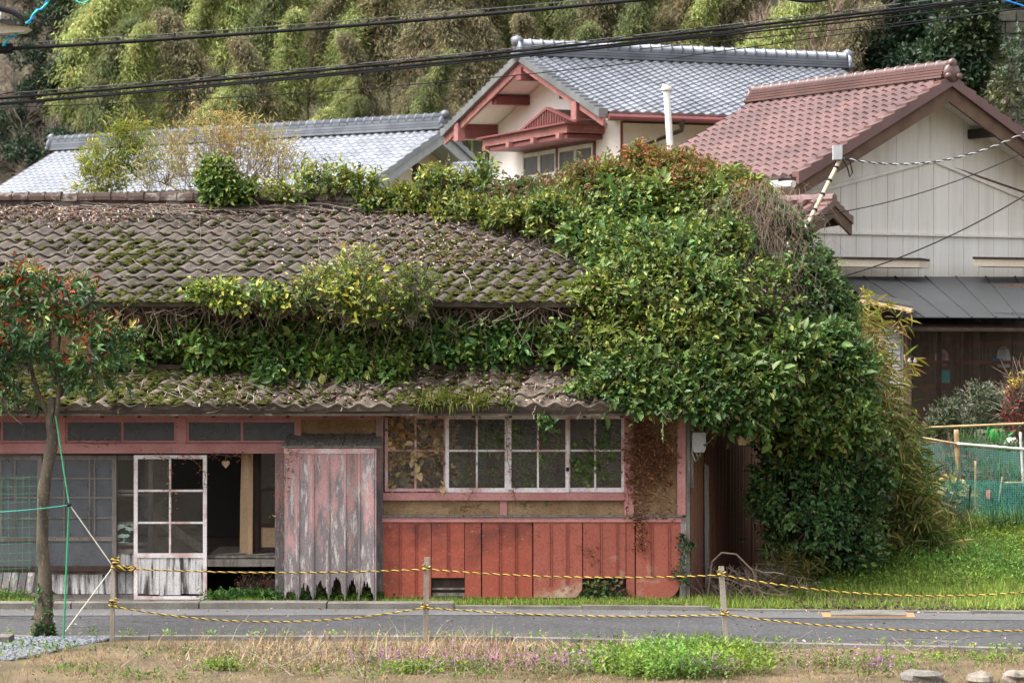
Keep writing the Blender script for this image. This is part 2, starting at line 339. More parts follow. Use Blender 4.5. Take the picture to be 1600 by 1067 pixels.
# ------------------------------------------------------------------ the lie of the land
def sst(a, b, x):
    t = min(max((x-a)/(b-a), 0), 1); return t*t*(3-2*t)
def ground_z(X, Y):
    z = 0.0
    k = sst(.3, 1.5, X-(2.3+.28*max(Y, 0))) if Y < 6 else 1.0
    if Y > -.3: z = k*0 + .05*sst(-.3, .3, Y) + .62*sst(.2, 4.2, Y) + .085*max(0, min(Y-4.0, 10)) + .05*max(0, min(Y-14, 40))
    z = z*(k if Y < 6 else 1)
    if Y > 56: z += (Y-56)*.50
    return z
def road_far(X): return -.97 - .01*abs(X) - (.09*(X) if X > 0 else 0)         # far edge of the carriageway
def road_near(X): return (-4.1 - .20*X) if X > 0 else (-4.1 - .035*X)
def make_ground():
    xs = np.unique(np.concatenate([np.linspace(-400, -25, 10), np.arange(-25, 25.1, .5), np.linspace(25, 400, 10)]))
    ys = np.unique(np.concatenate([np.linspace(-60, -11, 8), np.arange(-11, 20, .4), np.linspace(20, 60, 12), np.linspace(60, 260, 24)]))
    V = []
    for y in ys:
        for x in xs:
            z = ground_z(x, y)
            if y > 56: z += 1.2*math.sin(x*.09+1)+.8*math.sin(x*.21+y*.13)
            z -= .02*(road_near(x)-.3 < y < road_far(x)+.3)*(abs(x) < 25)
            if -.2 > y: z += .012*math.sin(x*3.1+y*2)*(y < -4.6)
            V.append((x, y, z))
    nx, ny = len(xs), len(ys); i, j = np.meshgrid(np.arange(ny-1), np.arange(nx-1), indexing='ij'); a = (i*nx+j).ravel()
    loops = np.stack([a, a+1, a+1+nx, a+nx], 1).ravel()
    me = np_mesh("ground", V, loops, np.full(len(a), 4), m=SOIL, smooth=True)
    me.materials.append(LITTER)
    c = np.array(V)[a][:,1]; me.polygons.foreach_set('material_index', (c > 20).astype(np.int32))
    return link("ground", me, None, kind='structure')
make_ground()
def strip(name, f0, f1, z, m, xs):
    g = G(); n = len(xs)
    g.add([(x, f0(x), z) for x in xs] + [(x, f1(x), z) for x in xs], [(i, i+1, n+i+1, n+i) for i in range(n-1)])
    return part(name, g, m, kind='structure')
XS = [-60, -30, -15, -10, -6, -3, 0, 1, 2, 3, 4, 5, 6, 8, 10, 15, 30, 60]
strip("road", road_near, road_far, .006, ASPHALT, XS)
strip("road_gutter", lambda x: road_far(x)-.75, road_far, .012, GUTTER, XS)
# kerbs: cast in lengths of two metres, one piece each
kerb = link("kerb", G().box(-30, -29, -1, -.8, -.05, .02).mesh("kerb"), CONC, kind='structure')
random.seed(3)
x = -10.0
while x < 10:
    w = 1.55; a0, a1 = road_far(x), road_far(x+w)
    h = .085 if x < -1.6 else (.055 if x < 2.3 else .035); d = .30 if x < -1.6 else .12
    dz = random.uniform(-.008, .008)
    part("kerb_stone", G().prism([(x+.008, a0+.004, -.05), (x+w-.008, a1+.004, -.05), (x+w-.008, a1+d, -.05), (x+.008, a0+d, -.05)], (0, 0, .05+h+dz)), CONC, kerb)
    x += w
edging = link("road_edging", G().box(-30, -29, -5, -4.8, -.05, .02).mesh("road_edging"), CONC, kind='structure')
x = -10.0
while x < 10:
    w = 2.0; a0, a1 = road_near(x), road_near(x+w); dz = random.uniform(-.01, .008)
    part("edging_stone", G().prism([(x+.01, a0-.15, -.05), (x+w-.01, a1-.15, -.05), (x+w-.01, a1-.003, -.05), (x+.01, a0-.003, -.05)], (0, 0, .075+dz)), CONC, edging)
    x += w
# ------------------------------------------------------------------ tiles
def tile_mesh(name, pitch, length, h, thick, m, sharp=1.5, n=8, phase=0.0, smooth=True, skew=0.0):
    g = G(); top0, top1, bot = [], [], []
    for i in range(n+1):
        u = i/n - .5; z = h*(.5+.5*math.cos(2*math.pi*(u-phase)))**sharp
        x = u*pitch*1.02
        top0.append((x, 0, z+.028)); top1.append((x+skew*pitch*length, length, z)); bot.append((x, .004, z+.028-thick))
    k = n+1
    g.add(top0+top1, [(i, i+1, k+i+1, k+i) for i in range(n)])
    g.add(top0+bot, [(k+i, k+i+1, i+1, i) for i in range(n)])
    b1 = [(p_[0], .014, p_[2]) for p_ in bot]; b2 = [(p_[0], .014, -.03) for p_ in bot]; g.add(bot+b1+b2, [(k+i, k+i+1, i+1, i) for i in range(n)] + [(2*k+i, 2*k+i+1, k+i+1, k+i) for i in range(n)])
    me = g.mesh(name)
    if smooth: me.polygons.foreach_set('use_smooth', [i < n for i in range(4*n)])
    me.materials.append(m); return me
def to_px(p):
    D = p[1] + CAMD; return 800 + p[0]*FPX/D, HZ - (p[2]-CAMH)*FPX/D
def tile_field(roof, org, u, s, nv_, pitch, expo, me, m, u0, u1, nrow, shift=0.0, single=300, vis=None, jit=.006, row0=0, uspan=None):
    """lay rows of tiles from the eave (org) up the slope; the ones that show largest become parts, the others one mesh"""
    u = Vector(u).normalized(); s = Vector(s).normalized(); nn = u.cross(s).normalized(); org = Vector(org)
    mats = []
    for r in range(row0, nrow):
        a, b = (u0, u1) if uspan is None else uspan(r)
        off = (r*shift) % 1.0; k0 = math.ceil(a/pitch - off); k1 = math.floor(b/pitch - off)
        for k in range(k0, k1+1):
            p = org + u*((k+off)*pitch + random.gauss(0, jit*.5)) + s*(r*expo + random.gauss(0, jit)) + nn*random.gauss(0, jit*.4)
            q = Matrix((u, s, nn)).transposed().to_4x4()
            M = Matrix.Translation(p) @ q @ Matrix.Rotation(random.gauss(0, jit*2.2), 4, 'Z') @ Matrix.Rotation(random.gauss(0, jit*1.5), 4, 'Y')
            x, y = to_px(p); v = -10 < x < 1610 and (vis is None or vis(x, y))
            mats.append((0 if v else 1, p.y, M))
    mats.sort(key=lambda t: (t[0], t[1]))
    for _, _, M in mats[:single]:
        o = bpy.data.objects.new("roof_tile", me); COL.objects.link(o); o.parent = roof; o.matrix_basis = M
    rest = mats[single:]
    if rest:
        n = len(me.vertices); co = np.empty(n*3, np.float32); me.vertices.foreach_get('co', co); co = np.c_[co.reshape(-1,3), np.ones(n)]
        lp = np.empty(len(me.loops), np.int32); me.loops.foreach_get('vertex_index', lp)
        sz = np.empty(len(me.polygons), np.int32); me.polygons.foreach_get('loop_total', sz)
        A = np.array([np.array(M) for _, _, M in rest]); V = np.einsum('tij,nj->tni', A, co)[..., :3].reshape(-1, 3)
        loops = (lp[None] + (np.arange(len(rest))*n)[:, None]).ravel()
        link("far_roof_tiles", np_mesh("far_roof_tiles", V, loops, np.tile(sz, len(rest)), m=m, smooth=False), None, roof, kind='stuff')
    return mats

# ------------------------------------------------------------------ the abandoned house
H = thing("abandoned_house", "long derelict wooden house with mossy tiled roof, pink timber and faded red lower wall", "house", (-2.4, 0, 0))
XL = fx(-120); XR = fx(1072)
EAVE_Y, EAVE_Z, RUN, TP = -.12, 3.70, 3.35, .402          # upper roof: eave line, run and pitch
LE_Y, LE_Z, LRUN, LTP = -.72, 2.43, 1.27, .45             # lower roof
# body behind the facade
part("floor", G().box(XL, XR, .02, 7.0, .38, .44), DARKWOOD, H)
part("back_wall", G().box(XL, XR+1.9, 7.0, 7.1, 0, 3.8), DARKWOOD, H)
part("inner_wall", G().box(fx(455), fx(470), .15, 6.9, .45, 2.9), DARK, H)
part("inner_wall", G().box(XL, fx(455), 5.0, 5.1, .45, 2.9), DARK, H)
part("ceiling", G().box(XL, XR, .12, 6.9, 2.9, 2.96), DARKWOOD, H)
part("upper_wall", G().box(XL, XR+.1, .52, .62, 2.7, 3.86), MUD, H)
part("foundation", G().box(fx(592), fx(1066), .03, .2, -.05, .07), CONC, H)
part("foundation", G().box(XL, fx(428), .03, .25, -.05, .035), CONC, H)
for px in range(-60, 1060, 117):      # studs and a rail of the upper wall
    part("stud", G().box(fx(px), fx(px)+.09, .495, .515, 2.9, 3.83), DARKWOOD, H)
# roofs: deck first, then tiles
S1 = Vector((0, 1, TP)).normalized(); RX0, RX1 = -7.5, 2.62
ur = part("upper_roof", G().prism([(RX0, EAVE_Y+.06, EAVE_Z-.04), (RX1, EAVE_Y+.06, EAVE_Z-.04), (RX1, EAVE_Y+RUN, EAVE_Z-.06+RUN*TP), (RX0, EAVE_Y+RUN, EAVE_Z-.06+RUN*TP)], (0, 0, .05)), DARKWOOD, H)
part("rear_slope", G().prism([(RX0, EAVE_Y+RUN, EAVE_Z-.02+RUN*TP), (RX1, EAVE_Y+RUN, EAVE_Z-.02+RUN*TP), (RX1, EAVE_Y+2*RUN+.3, EAVE_Z-.2), (RX0, EAVE_Y+2*RUN+.3, EAVE_Z-.2)], (0, 0, .05)), TILE, ur)
part("eave_board", G().box(RX0, RX1, EAVE_Y+.12, EAVE_Y+.15, EAVE_Z-.03, EAVE_Z+.0), DARK, ur)
for i in range(24):
    x = RX0 + .2 + i*.44
    part("rafter", G().beam((x, EAVE_Y+.06, EAVE_Z-.10), (x, EAVE_Y+.95, EAVE_Z-.10+.89*TP), .05, .07), DARKWOOD, ur)
lr = part("lower_roof", G().prism([(RX0, LE_Y, LE_Z-.05), (XR+.25, LE_Y, LE_Z-.05), (XR+.25, LE_Y+LRUN, LE_Z-.05+LRUN*LTP), (RX0, LE_Y+LRUN, LE_Z-.05+LRUN*LTP)], (0, 0, .04)), DARKWOOD, H)
part("eave_board", G().box(RX0, XR+.25, LE_Y+.012, LE_Y+.045, LE_Z-.085, LE_Z-.02), TILELOW, lr)
for i in range(22):
    x = RX0 + .2 + i*.455
    part("rafter", G().beam((x, LE_Y+.05, LE_Z-.085), (x, LE_Y+.9, LE_Z-.085+.85*LTP), .045, .06), DARKWOOD, lr)
random.seed(11)
PITCH, EXPO = .232, .277
tm = tile_mesh("cement_roof_tile", PITCH, EXPO*1.12, .050, .026, TILE, 1.35, skew=.42/EXPO)
def visU(x, y): return x < 915 and not (x < 120 and y > 430)
nrow = int((RUN/S1.y)/EXPO)
UT = tile_field(ur, (0, EAVE_Y-.03, EAVE_Z+.005), (1,0,0), S1, None, PITCH, EXPO, tm, TILE, RX0, RX1, nrow, shift=.42, single=225, vis=visU)
tm2 = tile_mesh("stained_roof_tile", PITCH*1.15, EXPO*1.12, .06, .03, TILELOW, 1.3, skew=.36/EXPO)
S2 = Vector((0, 1, LTP)).normalized()
def visL(x, y): return y > 590 and x < 940
LT = tile_field(lr, (0, LE_Y-.03, LE_Z+.0), (1,0,0), S2, None, PITCH*1.15, EXPO, tm2, TILELOW, RX0, XR+.2, int((LRUN/S2.y)/EXPO)+1, shift=.36, single=75, vis=visL, jit=.009)
# ridge: a course of long round caps
rz = EAVE_Z + RUN*TP
part("ridge_base", G().box(RX0, RX1, EAVE_Y+RUN-.13, EAVE_Y+RUN+.13, rz-.03, rz+.12), RIDGE, ur)
random.seed(5)
x = RX0
while x < RX1:
    w = .225; g = G(); n = 6; dz = random.uniform(-.008, .008); pr = [(math.cos(math.pi*k/n)*.15, math.sin(math.pi*k/n)*.11) for k in range(n+1)]
    vs = []
    for xx, sc in ((x, 1.0), (x+w*.86, 1.0), (x+w*.86, 1.12), (x+w, 1.12)):
        vs += [(xx, EAVE_Y+RUN+a*sc, rz+.115+b*sc+dz) for a, b in pr]
    k = n+1
    g.add(vs, [(j*k+i, (j+1)*k+i, (j+1)*k+i+1, j*k+i+1) for j in range(3) for i in range(n)])
    part("ridge_tile", g, RIDGE, ur); x += w
# --- timber frame of the facade
def bar(name, x0, x1, y0, y1, d0, d1, m, parent=H): return part(name, G().box(fx(x0), fx(x1), d0, d1, fz(y1), fz(y0)), m, parent)
bar("fascia_beam", -120, 588, 641, 655, -.03, .08, PINK)
bar("lintel_beam", -120, 447, 692.5, 708, -.045, .09, PINK)
for a, b in ((-98, -84), (88, 102), (276, 291), (464, 471)): bar("post", a, b, 655, 692.5, -.02, .08, PINK)
# transom windows
def sash(name, x0, x1, y0, y1, mx, my, fm, pm, d=-.01, fw=4.5, mw=2.6, parent=H, miss=(), bw=None, dep=.035, ft=None):
    """frame with muntins; every pane is its own sub-part"""
    g = G(); bw = bw or fw; ft = ft or fw
    def b(a0, a1, b0, b1, e=0): g.box(fx(a0), fx(a1), d+e, d+dep-e, fz(b1), fz(b0))
    b(x0, x0+fw, y0, y1); b(x1-fw, x1, y0, y1); b(x0+fw, x1-fw, y0, y0+ft); b(x0+fw, x1-fw, y1-bw, y1)
    for i, v in enumerate(mx): b(v-mw/2, v+mw/2, y0+ft, y1-bw, .004)
    xs = [x0+fw] + list(mx) + [x1-fw]
    for hgt in my:
        for i in range(len(xs)-1):
            l = xs[i] + (mw/2 if i else 0); r = xs[i+1] - (mw/2 if i < len(xs)-2 else 0); b(l, r, hgt-mw/2, hgt+mw/2, .006)
    w = part(name, g, fm, parent)
    ys = [y0+ft] + list(my) + [y1-bw]
    for i in range(len(xs)-1):
        for j in range(len(ys)-1):
            if (i, j) in miss: continue
            mm = pm[(i, j)] if isinstance(pm, dict) and (i, j) in pm else (pm.get('d') if isinstance(pm, dict) else pm)
            part("pane", G().box(fx(xs[i])+.002, fx(xs[i+1])-.002, d+dep*.45, d+dep*.45+.004, fz(ys[j+1])+.002, fz(ys[j])-.002), mm, w)
    return w
for a, b, m_ in ((-83, 88, 3), (102, 276, 191), (291, 464, 378)):
    sash("transom_window", a, b, 655.5, 692, (m_,), (), PINK, GLASS_FROST, fw=4, mw=3.5, d=.0)
# --- sliding doors (left to right); grey timber, frosted panes
def door(x0, x1, ytop, d, fm, cols, rows, ysill, kick, low_glass=None, pm=GLASS_FROST, miss=(), planks=6, pmat=GREYBOARD, fw=7, mw=3, ybot=936, pb=0):
    w = sash("sliding_door", x0, x1, ytop, ysill, cols, rows, fm, pm, d=d, fw=fw, mw=mw, miss=miss, bw=7, dep=.04)
    g = G()
    for a, b in ((x0, x0+fw), (x1-fw, x1)): g.box(fx(a), fx(b), d, d+.04, fz(ybot), fz(ysill)-.001)
    y = ysill
    if low_glass:
        g.box(fx(x0+fw), fx(x1-fw), d+.003, d+.037, fz(low_glass+5), fz(low_glass)); 
        part("pane", G().box(fx(x0+fw), fx(x1-fw), d+.018, d+.022, fz(low_glass), fz(ysill)), GLASS_FROST, w); y = low_glass+5
    g.box(fx(x0+fw), fx(x1-fw), d+.003, d+.037, fz(ybot), fz(ybot-6))
    part("stile", g, fm, w)
    a = x0+fw; sw = (x1-x0-2*fw)/planks
    for i in range(planks):
        jit = random.uniform(0, .006); lift = random.uniform(0, pb)
        part("plank", G().box(fx(a+i*sw)+.002, fx(a+(i+1)*sw)-.002, d+.012+jit, d+.026+jit, fz(ybot-7)+lift/125, fz(y)-.002), pmat, w)
    return w
random.seed(21)
door(-58, 64, 712, .05, GREYFR, (0, 22), (748, 778, 810), 846, 0, low_glass=893, planks=6, pmat=GREYBOARD, mw=2.4)
door(63, 180, 712, .095, GREYFR, (98, 138, 146), (748, 778, 810), 846, 0, low_glass=893, planks=5, pmat=WHITEBOARD, mw=2.4)
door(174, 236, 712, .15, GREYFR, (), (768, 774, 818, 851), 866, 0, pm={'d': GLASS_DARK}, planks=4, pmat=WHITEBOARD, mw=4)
MINT = mat("flaking_mint_paint", (.36,.46,.38), (.04,.045,.04), scale=(9,9,22), thr=(.5,.56), rough=.9)
part("painted_pane", G().box(fx(181), fx(208), .155, .165, fz(849), fz(820)), MINT, H)
door(209, 323, 711, .0, WHITEFR, (265.5,), (766.5, 816.5), 871, 0, pm={'d': GLASS_DUST, (1, 1): GLASS_DARK, (1, 2): GLASS_DUST}, miss=((1, 0),), planks=9, pmat=WHITEBOARD, fw=6, mw=3.2, ybot=937, pb=3)
bar("threshold", -120, 447, 936, 941, -.04, .2, WOOD)
bar("collapsed_timber", 214, 312, 0, 0, .3, .4, WOOD) if False else part("collapsed_timber", G().beam((fx(222), .42, fz(800)), (fx(318), .35, fz(865)), .05, .10), WOOD, H)
part("collapsed_timber", G().beam((fx(215), .62, fz(806)), (fx(300), .5, fz(862)), .05, .06), WOOD, H)
# leaning faded boards in front of the first door
ln = part("leaning_panel", G().box(fx(-60), fx(-58), -.02, 0, fz(925), fz(895)), GREYBOARD, H)
for i in range(9):
    a = -55 + i*12.5
    part("plank", G().prism([(fx(a-6), -.02, fz(926)), (fx(a+5), -.02, fz(926)), (fx(a+9), .03, fz(894)), (fx(a-2), .03, fz(894))], (0, .012, 0)), PINKWORN if i % 3 else GREYBOARD, ln)
bar("threshold", -60, 62, 926, 931, -.05, .02, WOOD)
# --- open doorway: post, inner door, sill beam, void
part("inner_post", G().plate([(fx(371), fz(870)), (fx(391), fz(870)), (fx(392), fz(708)), (fx(374), fz(708)), (fx(372), fz(780))], .28, .36), RAWWOOD, H)
bar("inner_frame", 391, 400, 706, 870, .37, .45, DARKWOOD)
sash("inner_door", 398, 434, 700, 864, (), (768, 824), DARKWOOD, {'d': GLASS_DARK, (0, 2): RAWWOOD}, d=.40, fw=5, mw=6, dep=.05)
bar("sill_beam", 322, 432, 874, 893, .02, .14, WOOD)
bar("doorway_floor", 322, 432, 869, 872.5, .1, 1.6, WOOD)
for i in range(7):
    a = 326 + random.random()*70; part("floor_debris", G().beam((fx(a), .12+random.random()*.2, fz(868)), (fx(a+25+random.random()*20), .15+random.random()*.3, fz(869-random.random()*3)), .03, .012), WOOD, H)
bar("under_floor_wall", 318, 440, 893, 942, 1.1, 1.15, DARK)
# --- shutter box with rotted boards
bar("post", 430, 447, 708, 938, -.03, .09, PINKWORN)
sb = part("shutter_box", G().box(fx(447), fx(587), -.02, .06, fz(935), fz(700)), DARKWOOD, H)
part("lid", G().prism([(fx(443), -.32, fz(698)), (fx(598), -.32, fz(698)), (fx(596), .04, fz(680)), (fx(452), .04, fz(680))], (0, 0, .02)), WOOD, sb)
for i in range(7):
    a = 449 + i*21.5; part("seam", G().beam((fx(a), -.325, fz(697)+.02), (fx(a+5), .035, fz(680)+.025), .02, .014), WOOD, sb)
part("top_rail", G().box(fx(447), fx(587), -.315, -.28, fz(707), fz(699)), PINKFR, sb)
xs = [447, 469, 492, 516, 541, 563, 587]
for i in range(6):
    a, b = fx(xs[i])+.004, fx(xs[i+1])-.004; n = 16; bz = fz(928) + (.02 if i == 0 else .0); pts = []
    notch = random.uniform(.10, .26) if i else .05; side = random.choice((-1, 1))
    for k in range(n+1):
        t = k/n; u = abs(2*t-1); zz = bz + notch*max(0, 1-u**1.5)*(.35+.95*random.random()) + random.uniform(0, .05)*(k % 2) - (.06*random.random() if k < 3 or k > n-3 else 0)
        pts.append((a+(b-a)*t, zz))
    part("plank", G().plate(pts + [(b, fz(707)), (a, fz(707))], -.30+random.uniform(-.004, .004), -.28), PINKWORN, sb)
    if i: part("batten", G().plate([(a-.012, fz(934)+random.uniform(0, .06)), (a-.004, fz(938)), (a+.008, fz(925)), (a+.01, fz(707)), (a-.012, fz(707))], -.318, -.302), PINKWORN, sb)
part("side_panel", G().box(fx(587)+.002, fx(587)+.022, -.30, -.02, fz(936), fz(700)), PINKWORN, sb)
bar("post", 588, 599, 645, 940, -.04, .09, PINKWORN)
bar("mud_wall", 471, 588, 655.5, 700, .045, .075, MUD)
# --- windows of the right half
bar("lintel_beam", 588, 1072, 640, 649, -.03, .08, PINK)
sash("window_sash", 601, 698, 649.5, 768, (649,), (704,), PINKFR, GLASS_DUST, d=.035, fw=5, mw=3, bw=5)
sash("window_sash", 696, 794, 649.5, 769, (745,), (704,), WHITEFR, GLASS_DUST, d=-.012, fw=5.5, mw=3, bw=7)
sash("window_sash", 793.5, 889, 649.5, 769, (840.5,), (704,), WHITEFR, GLASS_DUST, d=-.013, fw=5.5, mw=3, bw=7)
sash("window_sash", 886, 976, 649.5, 769, (930,), (704,), WHITEFR, GLASS_DUST, d=.034, fw=5, mw=3, bw=7)
part("latch", G().box(fx(884.5), fx(889), -.025, -.012, fz(736), fz(730)), BLACK, H)
bar("window_sill", 599, 976, 769.5, 781, -.05, .09, PINK)
bar("mud_wall", 599, 976, 781, 805, .03, .07, MUD); bar("post", 781, 792, 781, 804, -.0, .05, PINK)
bar("rail", 597, 1066, 804, 807, -.075, .06, WOOD); bar("rail", 597, 1064, 807.3, 815, -.05, .06, PINK)
bar("post", 975.5, 990, 649, 806, -.035, .08, PINK)
bar("mud_wall", 990, 1058, 649, 804, .02, .07, MUD)
bar("post", 1058, 1071, 649, 804, -.04, .08, PINK); bar("post", 1063, 1072, 808, 915, -.03, .06, PINKWORN)
bar("corner_post", 1071.5, 1078, 640, 938, -.02, .08, WOOD); bar("corner_stone", 1060, 1077, 936, 948, -.05, .1, CONC); bar("corner_post", 1062, 1071.2, 915, 938, -.03, .06, WOOD)
# red sheet-metal siding: each sheet a part, bottoms as they hang
def sheet(x0, x1, yb, m, cut=0, left=False, lean=0.0):
    n = 6 if cut else 0; x0 += .5; x1 -= .5
    pts = [(fx(x0), fz(yb))] if not (cut and left) else [(fx(x0+cut*(1-math.sin(t))), fz(yb - cut*1.2*(1-math.cos(t)))) for t in [math.pi/2*(1-k/6) for k in range(7)]][::-1]
    if cut and not left: pts += [(fx(x1-cut*(1-math.sin(t))), fz(yb - cut*1.2*(1-math.cos(t)))) for t in [math.pi/2*k/6*1.0 for k in range(7)]]
    else: pts += [(fx(x1), fz(yb))]
    pts += [(fx(x1), fz(815.5)), (fx(x0), fz(815.5))]
    d = -.028 + random.uniform(-.006, .004)
    w = part("wall_panel", G().plate(pts, d, d+.006), m, H)
    for xx, zz in pts[:-2]: pass
    return w, d
random.seed(31)
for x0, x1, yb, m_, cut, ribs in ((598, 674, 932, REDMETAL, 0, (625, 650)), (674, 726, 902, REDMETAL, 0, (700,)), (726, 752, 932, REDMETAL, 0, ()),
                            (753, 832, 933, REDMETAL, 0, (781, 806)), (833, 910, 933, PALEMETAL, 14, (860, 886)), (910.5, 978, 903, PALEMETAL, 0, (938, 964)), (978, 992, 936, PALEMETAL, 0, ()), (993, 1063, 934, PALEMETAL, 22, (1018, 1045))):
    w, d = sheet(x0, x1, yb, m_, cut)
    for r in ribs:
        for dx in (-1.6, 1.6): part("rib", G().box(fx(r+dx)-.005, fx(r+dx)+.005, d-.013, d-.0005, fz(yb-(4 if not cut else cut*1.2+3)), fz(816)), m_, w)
bar("vent_opening", 674, 726, 903, 931, .12, .14, DARK); bar("vent_slat", 675, 726, 918, 921, .0, .02, WOOD); bar("vent_slat", 675, 726, 926, 931, .0, .03, WOOD)
bar("sheathing", 598, 1062, 816, 931, .03, .05, DARKWOOD)
# --- side wall of corrugated sheets, turning back from the corner
CA, CB = Vector((XR+.06, .04, 0)), Vector((3.75, 5.3, 0)); cd = (CB-CA).normalized(); cn = Vector((cd.y, -cd.x, 0)); clen = (CB-CA).length
for i in range(7):
    g = G(); n = 25; s0 = i*clen/7; vs = []
    for z in (-.1, 3.4):
        for k in range(n+1):
            t = s0 + (clen/7+.02)*k/n; p = CA + cd*t + cn*(.010*math.sin(t*2*math.pi/.0762) + .006*(i % 2)); vs.append((p.x, p.y, z))
    g.add(vs, [(k, k+1, n+2+k, n+1+k) for k in range(n)])
    part("corrugated_sheet", g, BROWNMETAL, H)
part("wall_board", G().box(fx(1076.5), fx(1084), .02, .06, fz(762), fz(640)), WOOD, H)
part("broken_rafter_end", G().beam(at(1158, 688, -.25), at(1196, 662, .3), .1, .12), RAWWOOD, H)
# heart ornament hanging in the doorway
ht = G(); hp = []
for k in range(24):
    t = 2*math.pi*k/24; hp.append((fx(352)+.0035*16*math.sin(t)**3*.9, fz(725)+.0035*(13*math.cos(t)-5*math.cos(2*t)-2*math.cos(3*t)-math.cos(4*t))))
hh = thing("heart_ornament", "small wooden heart hanging at the top of the dark open doorway", "ornament", (fx(352), .05, fz(732)))
part("heart", G().plate(hp, .05, .062), RAWWOOD, hh); part("string", G().tube([(fx(352), .055, fz(721)), (fx(352), .055, fz(708))], .002, 4), TWIG, hh)
# meter box and leaning pole on the side wall
mb = thing("meter_box", "grey electricity meter box under the vines at the house corner", "meter box", (fx(1090), -.06, fz(708)))
part("case", G().plate([(fx(1081), fz(700)), (fx(1084), fz(706)), (fx(1099), fz(706)), (fx(1102), fz(700)), (fx(1102), fz(680)), (fx(1100), fz(677)), (fx(1083), fz(677)), (fx(1081), fz(680))], -.12, .0), GREYPL, mb)
part("cover", G().plate([(fx(1080), fz(679)), (fx(1103), fz(679)), (fx(1101), fz(675)), (fx(1083), fz(675))], -.14, .0), GREYPL, mb)
part("side_window", G().box(fx(1100), fx(1102.6), -.10, -.02, fz(698), fz(684)), BLACK, mb)
part("cable_loop", G().tube([(fx(1082), -.05, fz(690)), (fx(1081), -.05, fz(708)), (fx(1086), -.06, fz(720)), (fx(1090), -.05, fz(718)), (fx(1088), -.04, fz(708))], .007, 6), GREYPL, mb)
pp = CA + cd*.75 + cn*.05
tag(part("wooden_pole", G().prism([(pp.x-.03, pp.y, .05), (pp.x+.03, pp.y, .05), (pp.x+.02, pp.y, 1.66), (pp.x-.04, pp.y, 1.70)], (0, -.05, 0)), WOOD), "grey wooden pole standing upright against the brown corrugated wall", "pole")
part("light_stop", G().box(XL, XR, .01, .05, 2.385, 2.72), DARKWOOD, H)  # unseen board added to stop light leaking in above the fascia
# ------------------------------------------------------------------ neighbouring houses
RIDGEGREY = mat("grey_ridge_tile", (.17,.18,.205), (.12,.13,.15), scale=(1.5,1.5,1.5), rough=.42, bump=.1, rnd=.2, metal=.3, val=.15)
class Frame:
    """local axes of a gabled roof: o = ridge end nearest the gable in view, a = along the ridge, w = towards the viewer"""
    def __init__(s, o, a, w): s.o = Vector(o); s.a = Vector(a).normalized(); s.w = Vector(w).normalized()
    def p(s, i, r, z): q = s.o + s.a*i + s.w*r; return Vector((q.x, q.y, z))
def slope(fr, name, i0, i1, r1, t, m, parent, th=.08):
    z0 = fr.o.z; return part(name, G().prism([fr.p(i0, 0, z0-th), fr.p(i1, 0, z0-th), fr.p(i1, r1, z0-th-abs(r1)*t), fr.p(i0, r1, z0-th-abs(r1)*t)], (0, 0, th)), m, parent)
def ridge_stack(fr, i0, i1, h, m, parent, cap=.13, lay=4, step=.28, ends=(True, True), ek=1.0):
    z = fr.o.z; L = i1-i0; rb = None
    m0 = m; m = RIDGEGREY if m is SILVER else m
    for k in range(lay):
        w = .19 - .02*k; zz = z + .02 + h*k/lay
        b = part("ridge_course", G().prism([fr.p(i0, -w, zz), fr.p(i1, -w, zz), fr.p(i1, w, zz), fr.p(i0, w, zz)], (0, 0, h/lay-.012)), m, parent)
    n = max(1, int(L/step))
    for k in range(n):
        a, b = i0+L*k/n, i0+L*(k+1)/n; c = z+h+.02
        part("ridge_cap", G().tube([fr.p(a, 0, c), fr.p(b-.05, 0, c), fr.p(b-.045, 0, c), fr.p(b, 0, c)], [cap, cap*.97, cap*1.16, cap*1.16], 10), m, parent, smooth=True)
    for e, on in ((i0, ends[0]), (i1, ends[1])):
        if on:
            s = -1 if e == i0 else 1
            g = G(); g.lathe(fr.p(e+s*.02, 0, z+h*.5), [(.26*ek, 0), (.26*ek, .06), (.12*ek, .09)], 14, fr.a*s); g.tube([fr.p(e, 0, z+h+.06*ek), fr.p(e+s*.08, 0, z+h+.10*ek), fr.p(e+s*.18*ek, 0, z+h+.08*ek)], [.14*ek, .14*ek, .11*ek], 10)
            for q in (-.16, .16): g.tube([fr.p(e+s*.02, q*ek, z+h*.25), fr.p(e+s*.14, q*ek*1.15, z+h*.2)], [.08*ek, .09*ek], 8)
            part("ridge_end_tile", g, m, parent, smooth=True)

# --- white house with silver roof and red bargeboards
D1 = 66.0
M = Frame((.23, D1-CAMD, 9.98), (.931, .366, 0), (.366, -.931, 0)); MT = .345; MTB = .275
mh = thing("white_house", "white plastered house with glossy silver tiled roof and flaking red bargeboards", "house", (5, 33, 3))
RF, RB, ML = 4.95, 5.35, 8.7
mr = slope(M, "roof", 0, ML, RF, MT, DARKWOOD, mh); slope(M, "rear_slope", 0, ML, -RB, MTB, SILVER, mr)
pm_, em = .265, .235
tM = tile_mesh("silver_roof_tile", pm_, em*1.12, .045, .04, SILVER, 1.0, n=6)
sl = (M.w + Vector((0,0,-MT))).normalized(); random.seed(41)
def visM(x, y): return 815 < x < 1345 and y < 185
tile_field(mr, M.p(0, RF+.03, M.o.z - RF*MT+.0), M.a, -sl, None, pm_, em, tM, SILVER, .05, ML, int(RF*math.hypot(1, MT)/em), shift=0.0, single=300, vis=visM, jit=.002)
ridge_stack(M, -.05, ML+.05, .27, SILVER, mr)
